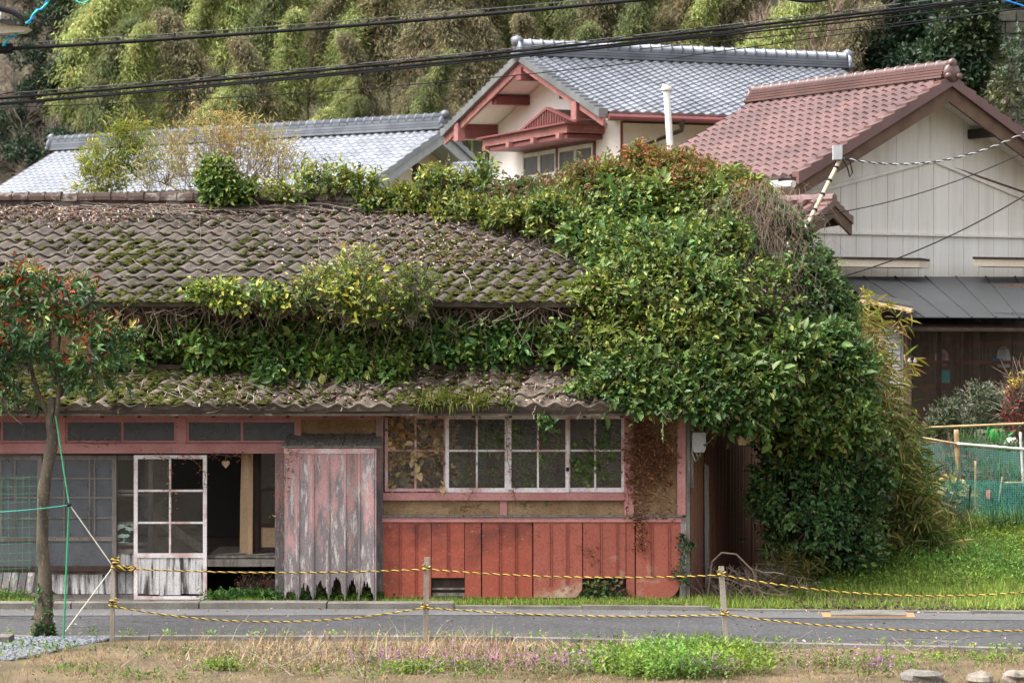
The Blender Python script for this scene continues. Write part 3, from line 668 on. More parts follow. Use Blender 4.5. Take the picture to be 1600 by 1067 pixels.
# bargeboards, verge tiles and purlin ends
for sgn, R_, MT_ in ((1, RF, MT), (-1, RB, MTB)):
    g = G(); z = M.o.z
    g.prism([M.p(-.02, 0, z-.02), M.p(-.02, sgn*R_, z-.02-R_*MT_), M.p(-.02, sgn*R_, z-.30-R_*MT_), M.p(-.02, 0, z-.30)], M.a*.07)
    part("bargeboard", g, BARGE, mh)
    n = 18
    for k in range(n):
        r0, r1 = R_*k/n, R_*(k+1)/n; lift = .05
        part("verge_tile", G().prism([M.p(-.12, sgn*r0, z-r0*MT_+lift), M.p(-.12, sgn*r1*1.005, z-r1*MT_+lift+.05), M.p(-.12, sgn*r1, z-r1*MT_-.10), M.p(-.12, sgn*r0, z-r0*MT_-.10)], M.a*.22), SILVER, mr)
def purlin(r, z, n0, n1, h=.36, m_=MAROON): 
    part("purlin_end", G().beam(M.p(n0, r, z), M.p(n1, r, z), .30, h), m_, mh)
purlin(0, M.o.z-.42, -.08, .9, .30); purlin(-4.3, 8.48, .1, 1.4, .36); purlin(3.45, 8.42, -.06, 1.0, .38); purlin(-2.1, 9.1, .1, 1.4, .2)
part("purlin_cap", G().beam(M.p(-.09, -4.3, 8.46), M.p(.1, -4.3, 8.46), .30, .46), BARGE, mh); part("purlin_cap", G().beam(M.p(-.1, 3.45, 8.42), M.p(-.03, 3.45, 8.42), .30, .42), BARGE, mh)
# soffit and walls
WI, WL, WR = 1.0, -4.75, 3.7
for sgn, R_, MT_ in ((1, RF, MT), (-1, RB, MTB)):
    part("soffit", G().prism([M.p(.06, 0, M.o.z-.17), M.p(WI+.3, 0, M.o.z-.17), M.p(WI+.3, sgn*R_, M.o.z-.17-R_*MT_), M.p(.06, sgn*R_, M.o.z-.17-R_*MT_)], (0, 0, .04)), PLASTER, mh)
zt = M.o.z-.19
part("gable_wall", G().prism([M.p(WI, WL, 3), M.p(WI, WR, 3), M.p(WI, WR, zt-WR*MT), M.p(WI, 0, zt), M.p(WI, WL, zt+WL*MTB)], M.a*.12), PLASTER, mh)
part("side_wall", G().prism([M.p(WI+.01, WR-.12, 3), M.p(ML-.6, WR-.12, 3), M.p(ML-.6, WR-.12, zt-WR*MT+.02), M.p(WI+.01, WR-.12, zt-WR*MT+.02)], M.w*.119), PLASTER, mh)
part("wall_trim", G().beam(M.p(WI, WR+.02, 8.20), M.p(ML-.6, WR+.02, 8.20), .05, .09), DARKWOOD, mh)
part("corner_trim", G().beam(M.p(WI-.01, WR+.0, 3), M.p(WI-.01, WR+.0, 8.2), .06, .06, up=(1,0,0)), MAROON, mh)
vent = part("gable_vent", G().prism([M.p(WI-.03, .1, 9.05), M.p(WI-.03, .95, 9.05), M.p(WI-.03, .95, 9.28), M.p(WI-.03, .1, 9.50)], M.a*.02), DARK, mh)
for k in range(6): part("vent_bar", G().beam(M.p(WI-.06, .15+.15*k, 8.98), M.p(WI-.06, .15+.15*k, 9.48-.04*k), .03, .05, up=M.a), MAROON, vent)
# hood over the window
hz0 = 7.98
GREYCURT = mat("curtained_pane", (.085,.085,.09), (.05,.05,.055), scale=(14,14,1), rough=.3, bump=0)
hood = part("window_hood", G().prism([M.p(.05, -2.75, hz0), M.p(.05, 2.7, hz0), M.p(.05, 2.7, hz0+.2), M.p(.05, -2.75, hz0+.2)], M.a*(WI-.06)), BARGE, mh)
part("hood_top", G().prism([M.p(-.06, -2.95, hz0+.2), M.p(-.06, 2.85, hz0+.2), M.p(-.06, 2.85, hz0+.235), M.p(-.06, -2.95, hz0+.235)], M.a*(WI+.05)), MAROON, hood)
part("hood_pediment", G().prism([M.p(.35, -.9, hz0+.235), M.p(.35, 2.7, hz0+.235), M.p(.35, .9, hz0+.68)], M.a*.6), DARKWOOD, hood)
for k in range(22):
    r = -.8 + k*.16; hh_ = .43*(1-abs(r-.9)/1.78); 
    if hh_ > .05: part("slat", G().beam(M.p(.33, r, hz0+.285), M.p(.33, r, hz0+.28+hh_), .03, .09, up=M.a), BARGE, hood)
for s_ in ((-.95, .9), (2.75, .9)): part("pediment_rail", G().beam(M.p(.32, s_[0], hz0+.24), M.p(.32, s_[1], hz0+.70), .10, .06), MAROON, hood)
for k in range(4): part("bracket", G().beam(M.p(-.02, -2.5+1.6*k, hz0-.05), M.p(.9, -2.5+1.6*k, hz0-.05), .2, .12), BARGE, hood)
part("hood_soffit", G().prism([M.p(.1, -2.4, hz0-.12), M.p(.1, 2.6, hz0-.12), M.p(.1, 2.6, hz0-.03), M.p(.1, -2.4, hz0-.03)], M.a*(WI-.11)), MAROON, hood)
for r0, r1 in ((-2.35, -.06), (-.04, 2.2)):
    w = part("window", G().prism([M.p(WI-.03, r0, 6.4), M.p(WI-.03, r1, 6.4), M.p(WI-.03, r1, 7.84), M.p(WI-.03, r0, 7.84)], M.a*.02), MAROON, mh)
    for k in range(2):
        a = r0+.08+(r1-r0-.12)/2*k; b = a+(r1-r0-.2)/2
        part("pane", G().prism([M.p(WI-.05, a+.05, 7.25), M.p(WI-.05, b-.05, 7.25), M.p(WI-.05, b-.05, 7.70), M.p(WI-.05, a+.05, 7.70)], M.a*.01), GREYCURT, w)
        g = G()
        for q in ((a, a+.05, 6.5, 7.8), (b-.05, b, 6.5, 7.8), (a+.05, b-.05, 7.70, 7.8), (a+.05, b-.05, 7.15, 7.25), (a+.05, b-.05, 6.5, 6.6)):
            g.prism([M.p(WI-.07, q[0], q[2]), M.p(WI-.07, q[1], q[2]), M.p(WI-.07, q[1], q[3]), M.p(WI-.07, q[0], q[3])], M.a*.03)
        part("frame", g, WHITEPL, w)
        part("lower_panel", G().prism([M.p(WI-.05, a+.05, 6.6), M.p(WI-.05, b-.05, 6.6), M.p(WI-.05, b-.05, 7.15), M.p(WI-.05, a+.05, 7.15)], M.a*.01), WHITEPL, w)
sw = part("side_window", G().prism([M.p(3.6, WR+.03, 6.6), M.p(5.2, WR+.03, 6.6), M.p(5.2, WR+.03, 7.6), M.p(3.6, WR+.03, 7.6)], M.w*.03), MAROON, mh)
part("pane", G().prism([M.p(3.7, WR+.065, 6.7), M.p(5.1, WR+.065, 6.7), M.p(5.1, WR+.065, 7.4), M.p(3.7, WR+.065, 7.4)], M.w*.01), GLASS_FROST, sw)
part("window_hood", G().prism([M.p(3.4, WR+.03, 7.62), M.p(5.4, WR+.03, 7.62), M.p(5.4, WR+.4, 7.58), M.p(3.4, WR+.4, 7.58)], (0,0,.08)), MAROON, mh)
part("gutter", G().tube([M.p(.1, RF+.06, M.o.z-RF*MT-.10), M.p(ML, RF+.06, M.o.z-RF*MT-.12)], .075, 8), MAROON, mh)
part("downpipe", G().tube([M.p(1.9, RF+.05, M.o.z-RF*MT-.12), M.p(1.9, RF+.05, M.o.z-RF*MT-.35), M.p(1.2, WR+.1, M.o.z-RF*MT-.75), M.p(1.15, WR+.08, 4)], [.10, .05, .05, .05], 7), DARKWOOD, mh)
fl = thing("flue_pipe", "tall white flue pipe with a cap in front of the silver roof", "flue pipe", at(1048, 300, 24))
part("pipe", G().tube([at(1048, 320, 24), at(1047, 226, 24), at(1042, 150, 24), at(1041.5, 141, 24)], .072, 12), WHITEPL, fl, smooth=True)
part("cap", G().lathe(at(1041.3, 141, 24), [(.085, -.02), (.115, .0), (.115, .05), (.08, .08), (.09, .12)], 14), WHITEPL, fl)
part("bracket", G().beam(at(1034, 181, 24), at(1050, 181, 24), .03, .02), DARKWOOD, fl)

# --- long low house with the silver roof on the left
Rr, Rl = at(690, 203, 80-CAMD), at(85, 238, 89.45-CAMD)
a_ = Vector((Rr.x-Rl.x, Rr.y-Rl.y, 0)).normalized(); w_ = Vector((a_.y, -a_.x, 0))
if w_.y > 0: w_ = -w_
Lf = Frame((Rr.x, Rr.y, Rr.z), -a_, w_); LLn = (Rr.xy-Rl.xy).length; LT_ = .50
lh = thing("long_house", "long low house with pale silver tiled roof behind the derelict house", "house", (-9, 50, 4))
lrf = slope(Lf, "roof", 0, LLn, 5.2, LT_, DARKWOOD, lh); slope(Lf, "rear_slope", 0, LLn, -4.0, LT_, SILVER, lrf)
SILVERL = mat("pale_silver_tile", (.36,.375,.41), (.30,.315,.35), scale=(.8,.8,.8), rough=.36, bump=.05, rnd=.15, metal=.6, spec=.5, val=.1)
tL = tile_mesh("pale_roof_tile", .29, .25*1.12, .05, .04, SILVERL, 1.0, n=6); sl = (Lf.w + Vector((0,0,-LT_))).normalized(); random.seed(43)
def visLh(x, y): return y < 312 and x < 700
tile_field(lrf, Lf.p(0, 5.2, Lf.o.z-5.2*LT_), -Lf.a, -sl, None, .29, .25, tL, SILVERL, -LLn, -.05, int(5.2*math.hypot(1, LT_)/.25), shift=.0, single=300, vis=visLh, jit=.002, row0=8)
ridge_stack(Lf, -.05, LLn+.05, .34, SILVER, lrf, cap=.13, step=.32)
for sgn, R_ in ((1, 5.2), (-1, 4.0)):
    z = Lf.o.z
    part("bargeboard", G().prism([Lf.p(-.04, 0, z-.1), Lf.p(-.04, sgn*R_, z-.1-R_*LT_), Lf.p(-.04, sgn*R_, z-.42-R_*LT_), Lf.p(-.04, 0, z-.42)], Lf.a*.08), GREYPL, lh)
    n = 14
    for k in range(n):
        r0, r1 = R_*k/n, R_*(k+1)/n
        part("verge_tile", G().prism([Lf.p(-.12, sgn*r0, z-r0*LT_+.04), Lf.p(-.12, sgn*r1, z-r1*LT_+.08), Lf.p(-.12, sgn*r1, z-r1*LT_-.10), Lf.p(-.12, sgn*r0, z-r0*LT_-.10)], Lf.a*.2), SILVER, lrf)
    part("soffit", G().prism([Lf.p(.05, 0, z-.25), Lf.p(1.0, 0, z-.25), Lf.p(1.0, sgn*R_, z-.25-R_*LT_), Lf.p(.05, sgn*R_, z-.25-R_*LT_)], (0,0,.04)), GREYPL, lh)
part("gable_wall", G().prism([Lf.p(.9, -3.2, 3), Lf.p(.9, 4.2, 3), Lf.p(.9, 4.2, Lf.o.z-.27-4.2*LT_), Lf.p(.9, 0, Lf.o.z-.27), Lf.p(.9, -3.2, Lf.o.z-.27-3.2*LT_)], Lf.a*.1), CREAM, lh)
part("front_wall", G().prism([Lf.p(.9, 4.0, 3), Lf.p(LLn-.8, 4.0, 3), Lf.p(LLn-.8, 4.0, Lf.o.z-2.3), Lf.p(.9, 4.0, Lf.o.z-2.3)], Lf.w*.1), CREAM, lh)
part("gable_vent", G().prism([Lf.p(.87, -.25, Lf.o.z-1.5), Lf.p(.87, .25, Lf.o.z-1.5), Lf.p(.87, .25, Lf.o.z-.95), Lf.p(.87, -.25, Lf.o.z-.95)], Lf.a*.02), DARKWOOD, lh)
# small tiled lean-to between the two
sr = thing("porch_roof", "small grey tiled porch roof peeking over the vines between the two silver roofed houses", "roof", at(730, 270, 27))
part("deck", G().prism([at(710, 262, 27), at(768, 262, 27.6), at(768, 300, 25.8), at(700, 300, 25.2)], (0,0,.05)), SILVER, sr)
c0, c1 = at(708, 260, 27.05), at(768, 258, 27.6)
for k in range(6): part("ridge_cap", G().tube([c0.lerp(c1, k/6), c0.lerp(c1, (k+.85)/6), c0.lerp(c1, (k+.86)/6), c0.lerp(c1, (k+1)/6)], [.09, .09, .11, .11], 9), SILVER, sr)
for k in range(5):
    for j in range(4):
        q = c0.lerp(c1, (k+.5)/5.2); part("roof_tile", G().tube([q+Vector((-.03*j,-.35*j,-.13*j-.05)), q+Vector((-.03*j-.03,-.35*j-.35,-.13*j-.16))], [.09, .10], 8), SILVER, sr)

# --- beige house with the red roof on the right
N0 = at(1484, 124, 46-CAMD); F0 = at(1190, 160, 50.7-CAMD)
ad = Vector((F0.x-N0.x, F0.y-N0.y, 0)).normalized(); wd = Vector((-ad.y, ad.x, 0))
if wd.x > 0: wd = -wd                                   # w: down the left slope
Rf = Frame((N0.x, N0.y, N0.z), ad, wd); RT, RL = .545, (F0.xy-N0.xy).length + .3
rh = thing("beige_house", "beige panelled house with glossy red tiled gable roof and covered veranda", "house", (7, 13, 1.4))
RLf, RRt = 3.15, 4.6
rr = slope(Rf, "roof", 0, RL, RLf, RT, DARKWOOD, rh); slope(Rf, "rear_slope", 0, RL, -RRt, RT, REDTILE, rr)
tR = tile_mesh("red_roof_tile", .262, .232*1.12, .055, .024, REDTILE, 1.0, n=7); sl = (Rf.w + Vector((0,0,-RT))).normalized(); random.seed(47)
def visR(x, y): return x > 1040 and y < 262
uu = -Rf.a if (-Rf.a).cross(-sl).z > 0 else Rf.a
sg = -1 if uu.dot(Rf.a) < 0 else 1
tile_field(rr, Rf.p(0, RLf+.04, Rf.o.z-RLf*RT+.005), uu, -sl, None, .262, .232, tR, REDTILE, *( (-RL, -.04) if sg < 0 else (.04, RL)), int(RLf*math.hypot(1, RT)/.232), shift=0.0, single=300, vis=visR, jit=.002)
ridge_stack(Rf, .0, RL-.1, .20, REDTILE, rr, cap=.10, step=.27, ek=.62)
for sgn, R_ in ((1, RLf), (-1, RRt)):
    z = Rf.o.z
    part("bargeboard", G().prism([Rf.p(.0, 0, z-.12), Rf.p(.0, sgn*R_, z-.12-R_*RT), Rf.p(.0, sgn*(R_+.02), z-.36-R_*RT), Rf.p(.0, 0, z-.38)], Rf.a*.06), BROWNWD, rh)
    n = 13 if sgn > 0 else 18
    for k in range(n):
        r0, r1 = R_*k/n, R_*(k+1)/n
        part("verge_tile", G().prism([Rf.p(-.07, sgn*r0, z-r0*RT+.04), Rf.p(-.07, sgn*r1, z-r1*RT+.085), Rf.p(-.07, sgn*r1, z-r1*RT-.12), Rf.p(-.07, sgn*r0, z-r0*RT-.12)], Rf.a*.2), REDTILE, rr)
    part("soffit", G().prism([Rf.p(.07, 0, z-.2), Rf.p(.75, 0, z-.2), Rf.p(.75, sgn*R_, z-.2-R_*RT), Rf.p(.07, sgn*R_, z-.2-R_*RT)], (0,0,.04)), WHITEPL, rh)
for r, z in ((-.95, Rf.o.z-.85), (-2.6, Rf.o.z-1.75)): part("purlin_end", G().beam(Rf.p(.02, r, z), Rf.p(.75, r, z), .12, .16), DARK, rh)
# panelled gable wall: every panel is a part
WI = .62; RW0, RW1 = -4.4, 2.72
def wall_top(r): return Rf.o.z - .2 - abs(r)*RT
core = part("gable_wall", G().prism([Rf.p(WI+.02, RW0, .8), Rf.p(WI+.02, RW1, .8), Rf.p(WI+.02, RW1, wall_top(RW1)), Rf.p(WI+.02, 0, wall_top(0)), Rf.p(WI+.02, RW0, wall_top(RW0))], Rf.a*.1), BROWNWD, rh)
zb = at(1400, 432, 46-CAMD).z - .05; zbat = at(1400, 364, 45.7-CAMD).z
def chev(r): return Rf.o.z - 1.32 - abs(r+.12)*.24
def panel(r0, r1, z0f, z1f):
    q = [Rf.p(WI, r0, z0f(r0)), Rf.p(WI, r1, z0f(r1)), Rf.p(WI, r1, z1f(r1))] + ([Rf.p(WI, 0, z1f(0))] if r0 < -.02 and r1 > .02 else []) + [Rf.p(WI, r0, z1f(r0))]
    part("panel", G().prism(q, Rf.a*.018), PANEL, core)
e = .004
k = RW0
while k < RW1-.01:
    k2 = min(k+.3265, RW1); 
    panel(k+e, k2-e, lambda r: zb, lambda r: zbat-.015); panel(k+e, k2-e, lambda r: zbat+.015, lambda r: min(chev(r), wall_top(r)-.03)-.02); k = k2
k = RW0
while k < RW1-.01:
    k2 = min(k+.72, RW1)
    for a, b in (((k, 0), (0, k2)) if k < -.02 and k2 > .02 else ((k, k2),)):
        if chev((a+b)/2)+.06 < wall_top((a+b)/2): panel(a+e*(a != 0), b-e*(b != 0), lambda r: min(chev(r)+.02, wall_top(r)-.02), wall_top)
    k = k2
part("batten", G().beam(Rf.p(WI-.02, RW0, zbat), Rf.p(WI-.02, RW1, zbat), .05, .045), PANEL, core)
for q0, q1 in ((RW0, -.12), (-.12, RW1)): part("batten", G().beam(Rf.p(WI-.02, q0, min(chev(q0), wall_top(q0))), Rf.p(WI-.02, q1, min(chev(q1), wall_top(q1))), .05, .05), PANEL, core)
part("side_wall", G().prism([Rf.p(WI, RW1, .8), Rf.p(RL-.4, RW1, .8), Rf.p(RL-.4, RW1, wall_top(RW1)), Rf.p(WI, RW1, wall_top(RW1))], Rf.w*.06), CREAM, rh)
part("back_wall", G().prism([Rf.p(RL-.5, RW0, .8), Rf.p(RL-.5, RW1, .8), Rf.p(RL-.5, RW1, wall_top(RW1)), Rf.p(RL-.5, 0, wall_top(0)), Rf.p(RL-.5, RW0, wall_top(RW0))], Rf.a*.1), CREAM, rh)
gz = Rf.o.z-RLf*RT-.12
part("gutter", G().tube([Rf.p(.0, RLf+.06, gz), Rf.p(RL, RLf+.06, gz-.03)], .06, 8), WHITEPL, rh)
hp = Rf.p(.55, RLf+.07, gz)
dp = part("downpipe", G().tube([hp+Vector((0,0,-.05)), hp+Vector((0,-.0,-.32)), Rf.p(.40, RW1+.1, gz-.42), Rf.p(.35, RW1+.1, gz-.5), Rf.p(.35, RW1+.12, gz-.95), Rf.p(.75, RW1+.3, gz-1.1)], .042, 9), GREYPL, rh)
part("hopper", G().prism([hp+Rf.a*-.13+Vector((0,-.1,-.02)), hp+Rf.a*.13+Vector((0,-.1,-.02)), hp+Rf.a*.13+Vector((0,.1,-.02)), hp+Rf.a*-.13+Vector((0,.1,-.02))], (0,0,.1)), GREYPL, dp)
part("hopper_neck", G().beam(hp+Vector((0,0,-.22)), hp+Vector((0,0,-.02)), .17, .17, up=(0,1,0)), GREYPL, dp)
# little gabled porch roof on the side wall
pr_ = thing("porch_gable", "small red tiled porch gable against the side of the beige house", "roof", at(1290, 350, 9.2))
pf = Frame(at(1300, 315, 9.3), (-.62, .5, 0), (-.62, -.78, 0)); pf.w = Vector((pf.a.y, -pf.a.x, 0)); pf.w = -pf.w if pf.w.x > 0 else pf.w
for sgn, R_ in ((1, .9), (-1, .55)):
    slope(pf, "slope", 0, 1.5, sgn*R_, .5, REDTILE, pr_, .05)
    part("bargeboard", G().prism([pf.p(-.03, 0, pf.o.z-.06), pf.p(-.03, sgn*R_, pf.o.z-.06-R_*.5), pf.p(-.03, sgn*R_, pf.o.z-.25-R_*.5), pf.p(-.03, 0, pf.o.z-.25)], pf.a*.05), BROWNWD, pr_)
    for k in range(4):
        r0, r1 = R_*k/4, R_*(k+1)/4; part("verge_tile", G().prism([pf.p(-.06, sgn*r0, pf.o.z-r0*.5+.03), pf.p(-.06, sgn*r1, pf.o.z-r1*.5+.06), pf.p(-.06, sgn*r1, pf.o.z-r1*.5-.07), pf.p(-.06, sgn*r0, pf.o.z-r0*.5-.07)], pf.a*.18), REDTILE, pr_)
        for j in range(5):
            if sgn > 0: part("roof_tile", G().tube([pf.p(.25+.25*j, r0, pf.o.z-r0*.5+.02), pf.p(.25+.25*j, r1, pf.o.z-r1*.5+.04)], [.07, .08], 8), REDTILE, pr_)
for k in range(5): part("ridge_cap", G().tube([pf.p(.3*k-.05, 0, pf.o.z+.05), pf.p(.3*k+.2, 0, pf.o.z+.05), pf.p(.3*k+.25, 0, pf.o.z+.05)], [.075, .075, .09], 9), REDTILE, pr_)
part("gable_board", G().prism([pf.p(.12, .75, pf.o.z-.43), pf.p(.12, 0, pf.o.z-.06), pf.p(.12, -.45, pf.o.z-.28), pf.p(.12, -.45, pf.o.z-.36), pf.p(.12, .75, pf.o.z-.5)], pf.a*.05), DARKWOOD, pr_)
# flat canopies over the openings below
for k, (x0, x1) in enumerate(((1277, 1436), (1522, 1680))):
    A, B = at(x0, 416, 44.6-CAMD+k*1.3), at(x1, 418, 45.4-CAMD+k*1.4)
    cp = part("canopy", G().prism([A, B, B+Vector((.3,.8,0)), A+Vector((.3,.8,0))], (0,0,.12)), CREAM, rh)
    part("canopy_edge", G().prism([A+Vector((-.03,-.03,.122)), B+Vector((.03,-.03,.122)), B+Vector((.3,.8,.122)), A+Vector((.3,.8,.122))], (0,0,.035)), DARKWOOD, cp)
# veranda: tin roof, smoked corrugated sheets on brown battens
VR = mat("brown_tin_roof", (.045,.047,.050), (.038,.040,.042), (.058,.060,.062), scale=(.6,.6,.6), rough=.55, bump=.05, rnd=.04, val=.1)
va0, va1 = at(1300, 434, 10.6), at(1720, 434, 13.6); vb0, vb1 = at(1405, 497, 8.2), at(1740, 499, 9.4)
vr = part("veranda_roof", G().prism([p_-Vector((0,0,.16)) for p_ in (vb0, vb1, va1, va0)], (0,0,-.04)), DARKWOOD, rh)
for k in range(9):
    a, b = k/9, (k+1)/9; q = [vb0.lerp(vb1, a), vb0.lerp(vb1, b), va0.lerp(va1, b), va0.lerp(va1, a)]; up = Vector((0,0,.006))
    part("roof_sheet", G().prism([p_+up for p_ in q], (0,0,.012)), VR, vr); part("seam", G().beam(q[0]+Vector((0,0,.025)), q[3]+Vector((0,0,.025)), .025, .02), VR, vr)
part("lower_sheet", G().prism([at(1345, 467, 8.7), at(1426, 481, 7.9), at(1426, 474, 8.6), at(1340, 458, 9.6)], (0,0,.03)), VR, vr)
part("lower_sheet_edge", G().beam(at(1345, 470, 8.65), at(1426, 485, 7.85), .05, .05), RAWWOOD, vr)
VY = 9.0; gzv = at(1500, 690, VY).z
vw = part("veranda_wall", G().box(at(1416, 500, VY).x, at(1424, 500, VY).x, VY, VY+.08, gzv, at(0, 500, VY).z), BROWNWD, rh)
x0v = at(1424, 0, VY).x; x1v = at(1700, 0, VY).x; zt0 = at(0, 498, VY).z; nsh = 7
for i in range(nsh):
    g = G(); n = 28; a = x0v+(x1v-x0v)*i/nsh; wv = (x1v-x0v)/nsh; vs = []
    for z in (gzv+.05, zt0+.1):
        for k in range(n+1): t = a+(wv+.02)*k/n; vs.append((t, VY+.05+.012*math.sin(t*2*math.pi/.063)+.004*(i % 2), z))
    g.add(vs, [(k, k+1, n+2+k, n+1+k) for k in range(n)]); part("smoked_sheet", g, GLASS_SMOKE, vw)
RUSTBAT = mat("rust_batten", (.22,.09,.05), (.16,.07,.04), rough=.8)
for py in (535, 566, 603, 646): part("batten", G().box(x0v, x1v, VY+.07, VY+.11, at(0, py+3, VY).z, at(0, py-2.5, VY).z), RUSTBAT, vw)
for px in (1418, 1470, 1540, 1610): part("post", G().box(at(px-4, 0, VY).x, at(px+4, 0, VY).x, VY+.12, VY+.2, gzv, zt0+.1), BROWNWD, vw)
part("veranda_back", G().box(at(1410, 0, VY+.1).x, x1v, VY+2.6, VY+2.7, gzv, zt0+.6), BROWNWD, vw); part("veranda_floor", G().box(at(1330, 0, VY).x, x1v, VY-.35, VY+2.6, gzv-.5, gzv), CONC, rh)
part("rafter_end", G().beam(at(1408, 503, VY-.2), at(1424, 503, VY+1.5), .1, .12), BROWNWD, vr)
sh_ = part("roller_shutter", G().box(at(1330, 0, VY+.4).x, at(1409, 0, VY+.4).x, VY+.45, VY+.5, gzv, at(0, 505, VY+.4).z), WHITEPL, rh)
for i in range(20):
    z = at(0, 690, VY+.4).z + i*.092; part("slat", G().prism([(at(1332, 0, VY+.4).x, VY+.42, z), (at(1407, 0, VY+.4).x, VY+.42, z), (at(1407, 0, VY+.4).x, VY+.445, z+.085), (at(1332, 0, VY+.4).x, VY+.445, z+.085)], (0, .012, 0)), WHITEPL, sh_)
part("shutter_frame", G().box(at(1409.5, 0, VY+.4).x, at(1413, 0, VY+.4).x, VY+.36, VY+.5, gzv, at(0, 505, VY+.4).z), GREYPL, sh_)
tag(part("blue_poster", G().box(at(1467, 0, VY+.3).x, at(1484, 0, VY+.3).x, VY+.30, VY+.32, at(0, 598, VY+.3).z, at(0, 578, VY+.3).z), mat("blue_print", (.05,.35,.55), (.12,.5,.35), (.6,.55,.2), scale=(9,9,9), scale2=3, rough=.5)), "bright blue picture leaning behind the smoked veranda sheets", "picture")
tag(part("pink_bundle", G().lathe(at(1472, 572, VY+.35), [(.07, 0), (.11, .1), (.10, .2), (.05, .27)], 9), mat("pink_cloth", (.5,.2,.2), (.6,.45,.4), scale=(9,9,9))), "pinkish cloth bundle on a shelf behind the smoked veranda sheets", "bundle")
tag(part("blue_box", G().box(at(1552, 0, VY+.3).x, at(1566, 0, VY+.3).x, VY+.28, VY+.42, at(0, 567, VY+.3).z, at(0, 560, VY+.3).z), mat("blue_plastic", (.05,.14,.4), (.06,.2,.5))), "small blue box on the middle shelf inside the veranda", "box")
tag(part("white_bag", G().lathe(at(1568, 574, VY+.5), [(.09, 0), (.12, .12), (.09, .28), (.03, .34)], 9), WHITEPL), "pale bag standing on the shelf beside the small blue box in the veranda", "bag")
for px, lb in ((1421, "left of the two small white bulbs hanging at the veranda corner"), (1430, "right of the two small white bulbs hanging at the veranda corner")):
    b = thing("light_bulb", lb, "bulb", at(px, 562, VY-.05), "bulbs at the veranda")
    part("globe", G().lathe(at(px, 564, VY-.05), [(.01, -.035), (.03, -.02), (.035, 0), (.02, .03), (.014, .05)], 10), WHITEPL, b); part("flex", G().tube([at(px, 560, VY-.05), at(px, 503, VY-.05)], .006, 4), BLACK, b)
# ------------------------------------------------------------------ vegetation on and around the house
GREEN = [(.065,.125,.024), (.10,.175,.030), (.155,.215,.040), (.050,.095,.024)]
OLIVE = [(.105,.158,.030), (.150,.205,.040), (.075,.122,.028), (.20,.205,.045)]
DKGRN = [(.055,.115,.030), (.080,.150,.040), (.042,.088,.028), (.12,.18,.045)]
BRIGHT = [(.080,.165,.035), (.11,.205,.045), (.065,.135,.035), (.15,.235,.05)]
RUST = [(.20,.095,.040), (.16,.115,.035), (.10,.115,.030), (.26,.13,.06)]
def leaf_part(name, gs, m, parent=None, kind='stuff'):
    V, L, S, C = merge(gs); return link(name, np_mesh(name, V, L, S, C.clip(0, 1), m), None, parent, kind)
LEAF1 = None
def single_leaves(parent, p, nm, L, W, pal, w, n, m=LEAF):
    """the leaves that stick out furthest, one object each, sharing a few meshes"""
    ms = []
    for k in range(8):
        c = pick_cols(1, pal, w); V, lp, S, C = leaf_geo(np.zeros((1,3)), np.array([[0,1.,0]]), np.array([[0,0,1.]]), L, W, c); ms.append(np_mesh("leaf", V, lp, S, C.clip(0,1), m))
    idx = RNG.choice(len(p), min(n, len(p)), replace=False)
    for i in idx:
        d = Vector(unit(nm[i]*.6+rnd_dirs(1)[0]*.7+np.array([0,-.2,.1]))); o = bpy.data.objects.new("leaf", ms[i % 8]); COL.objects.link(o); o.parent = parent
        q = d.to_track_quat('Y', 'Z'); o.matrix_basis = Matrix.Translation(Vector(p[i]+nm[i]*.08)-Vector(parent.location)) @ q.to_matrix().to_4x4() @ Matrix.Rotation(random.uniform(-.7,.7), 4, 'Y') @ Matrix.Scale(random.uniform(.8,1.3), 4)
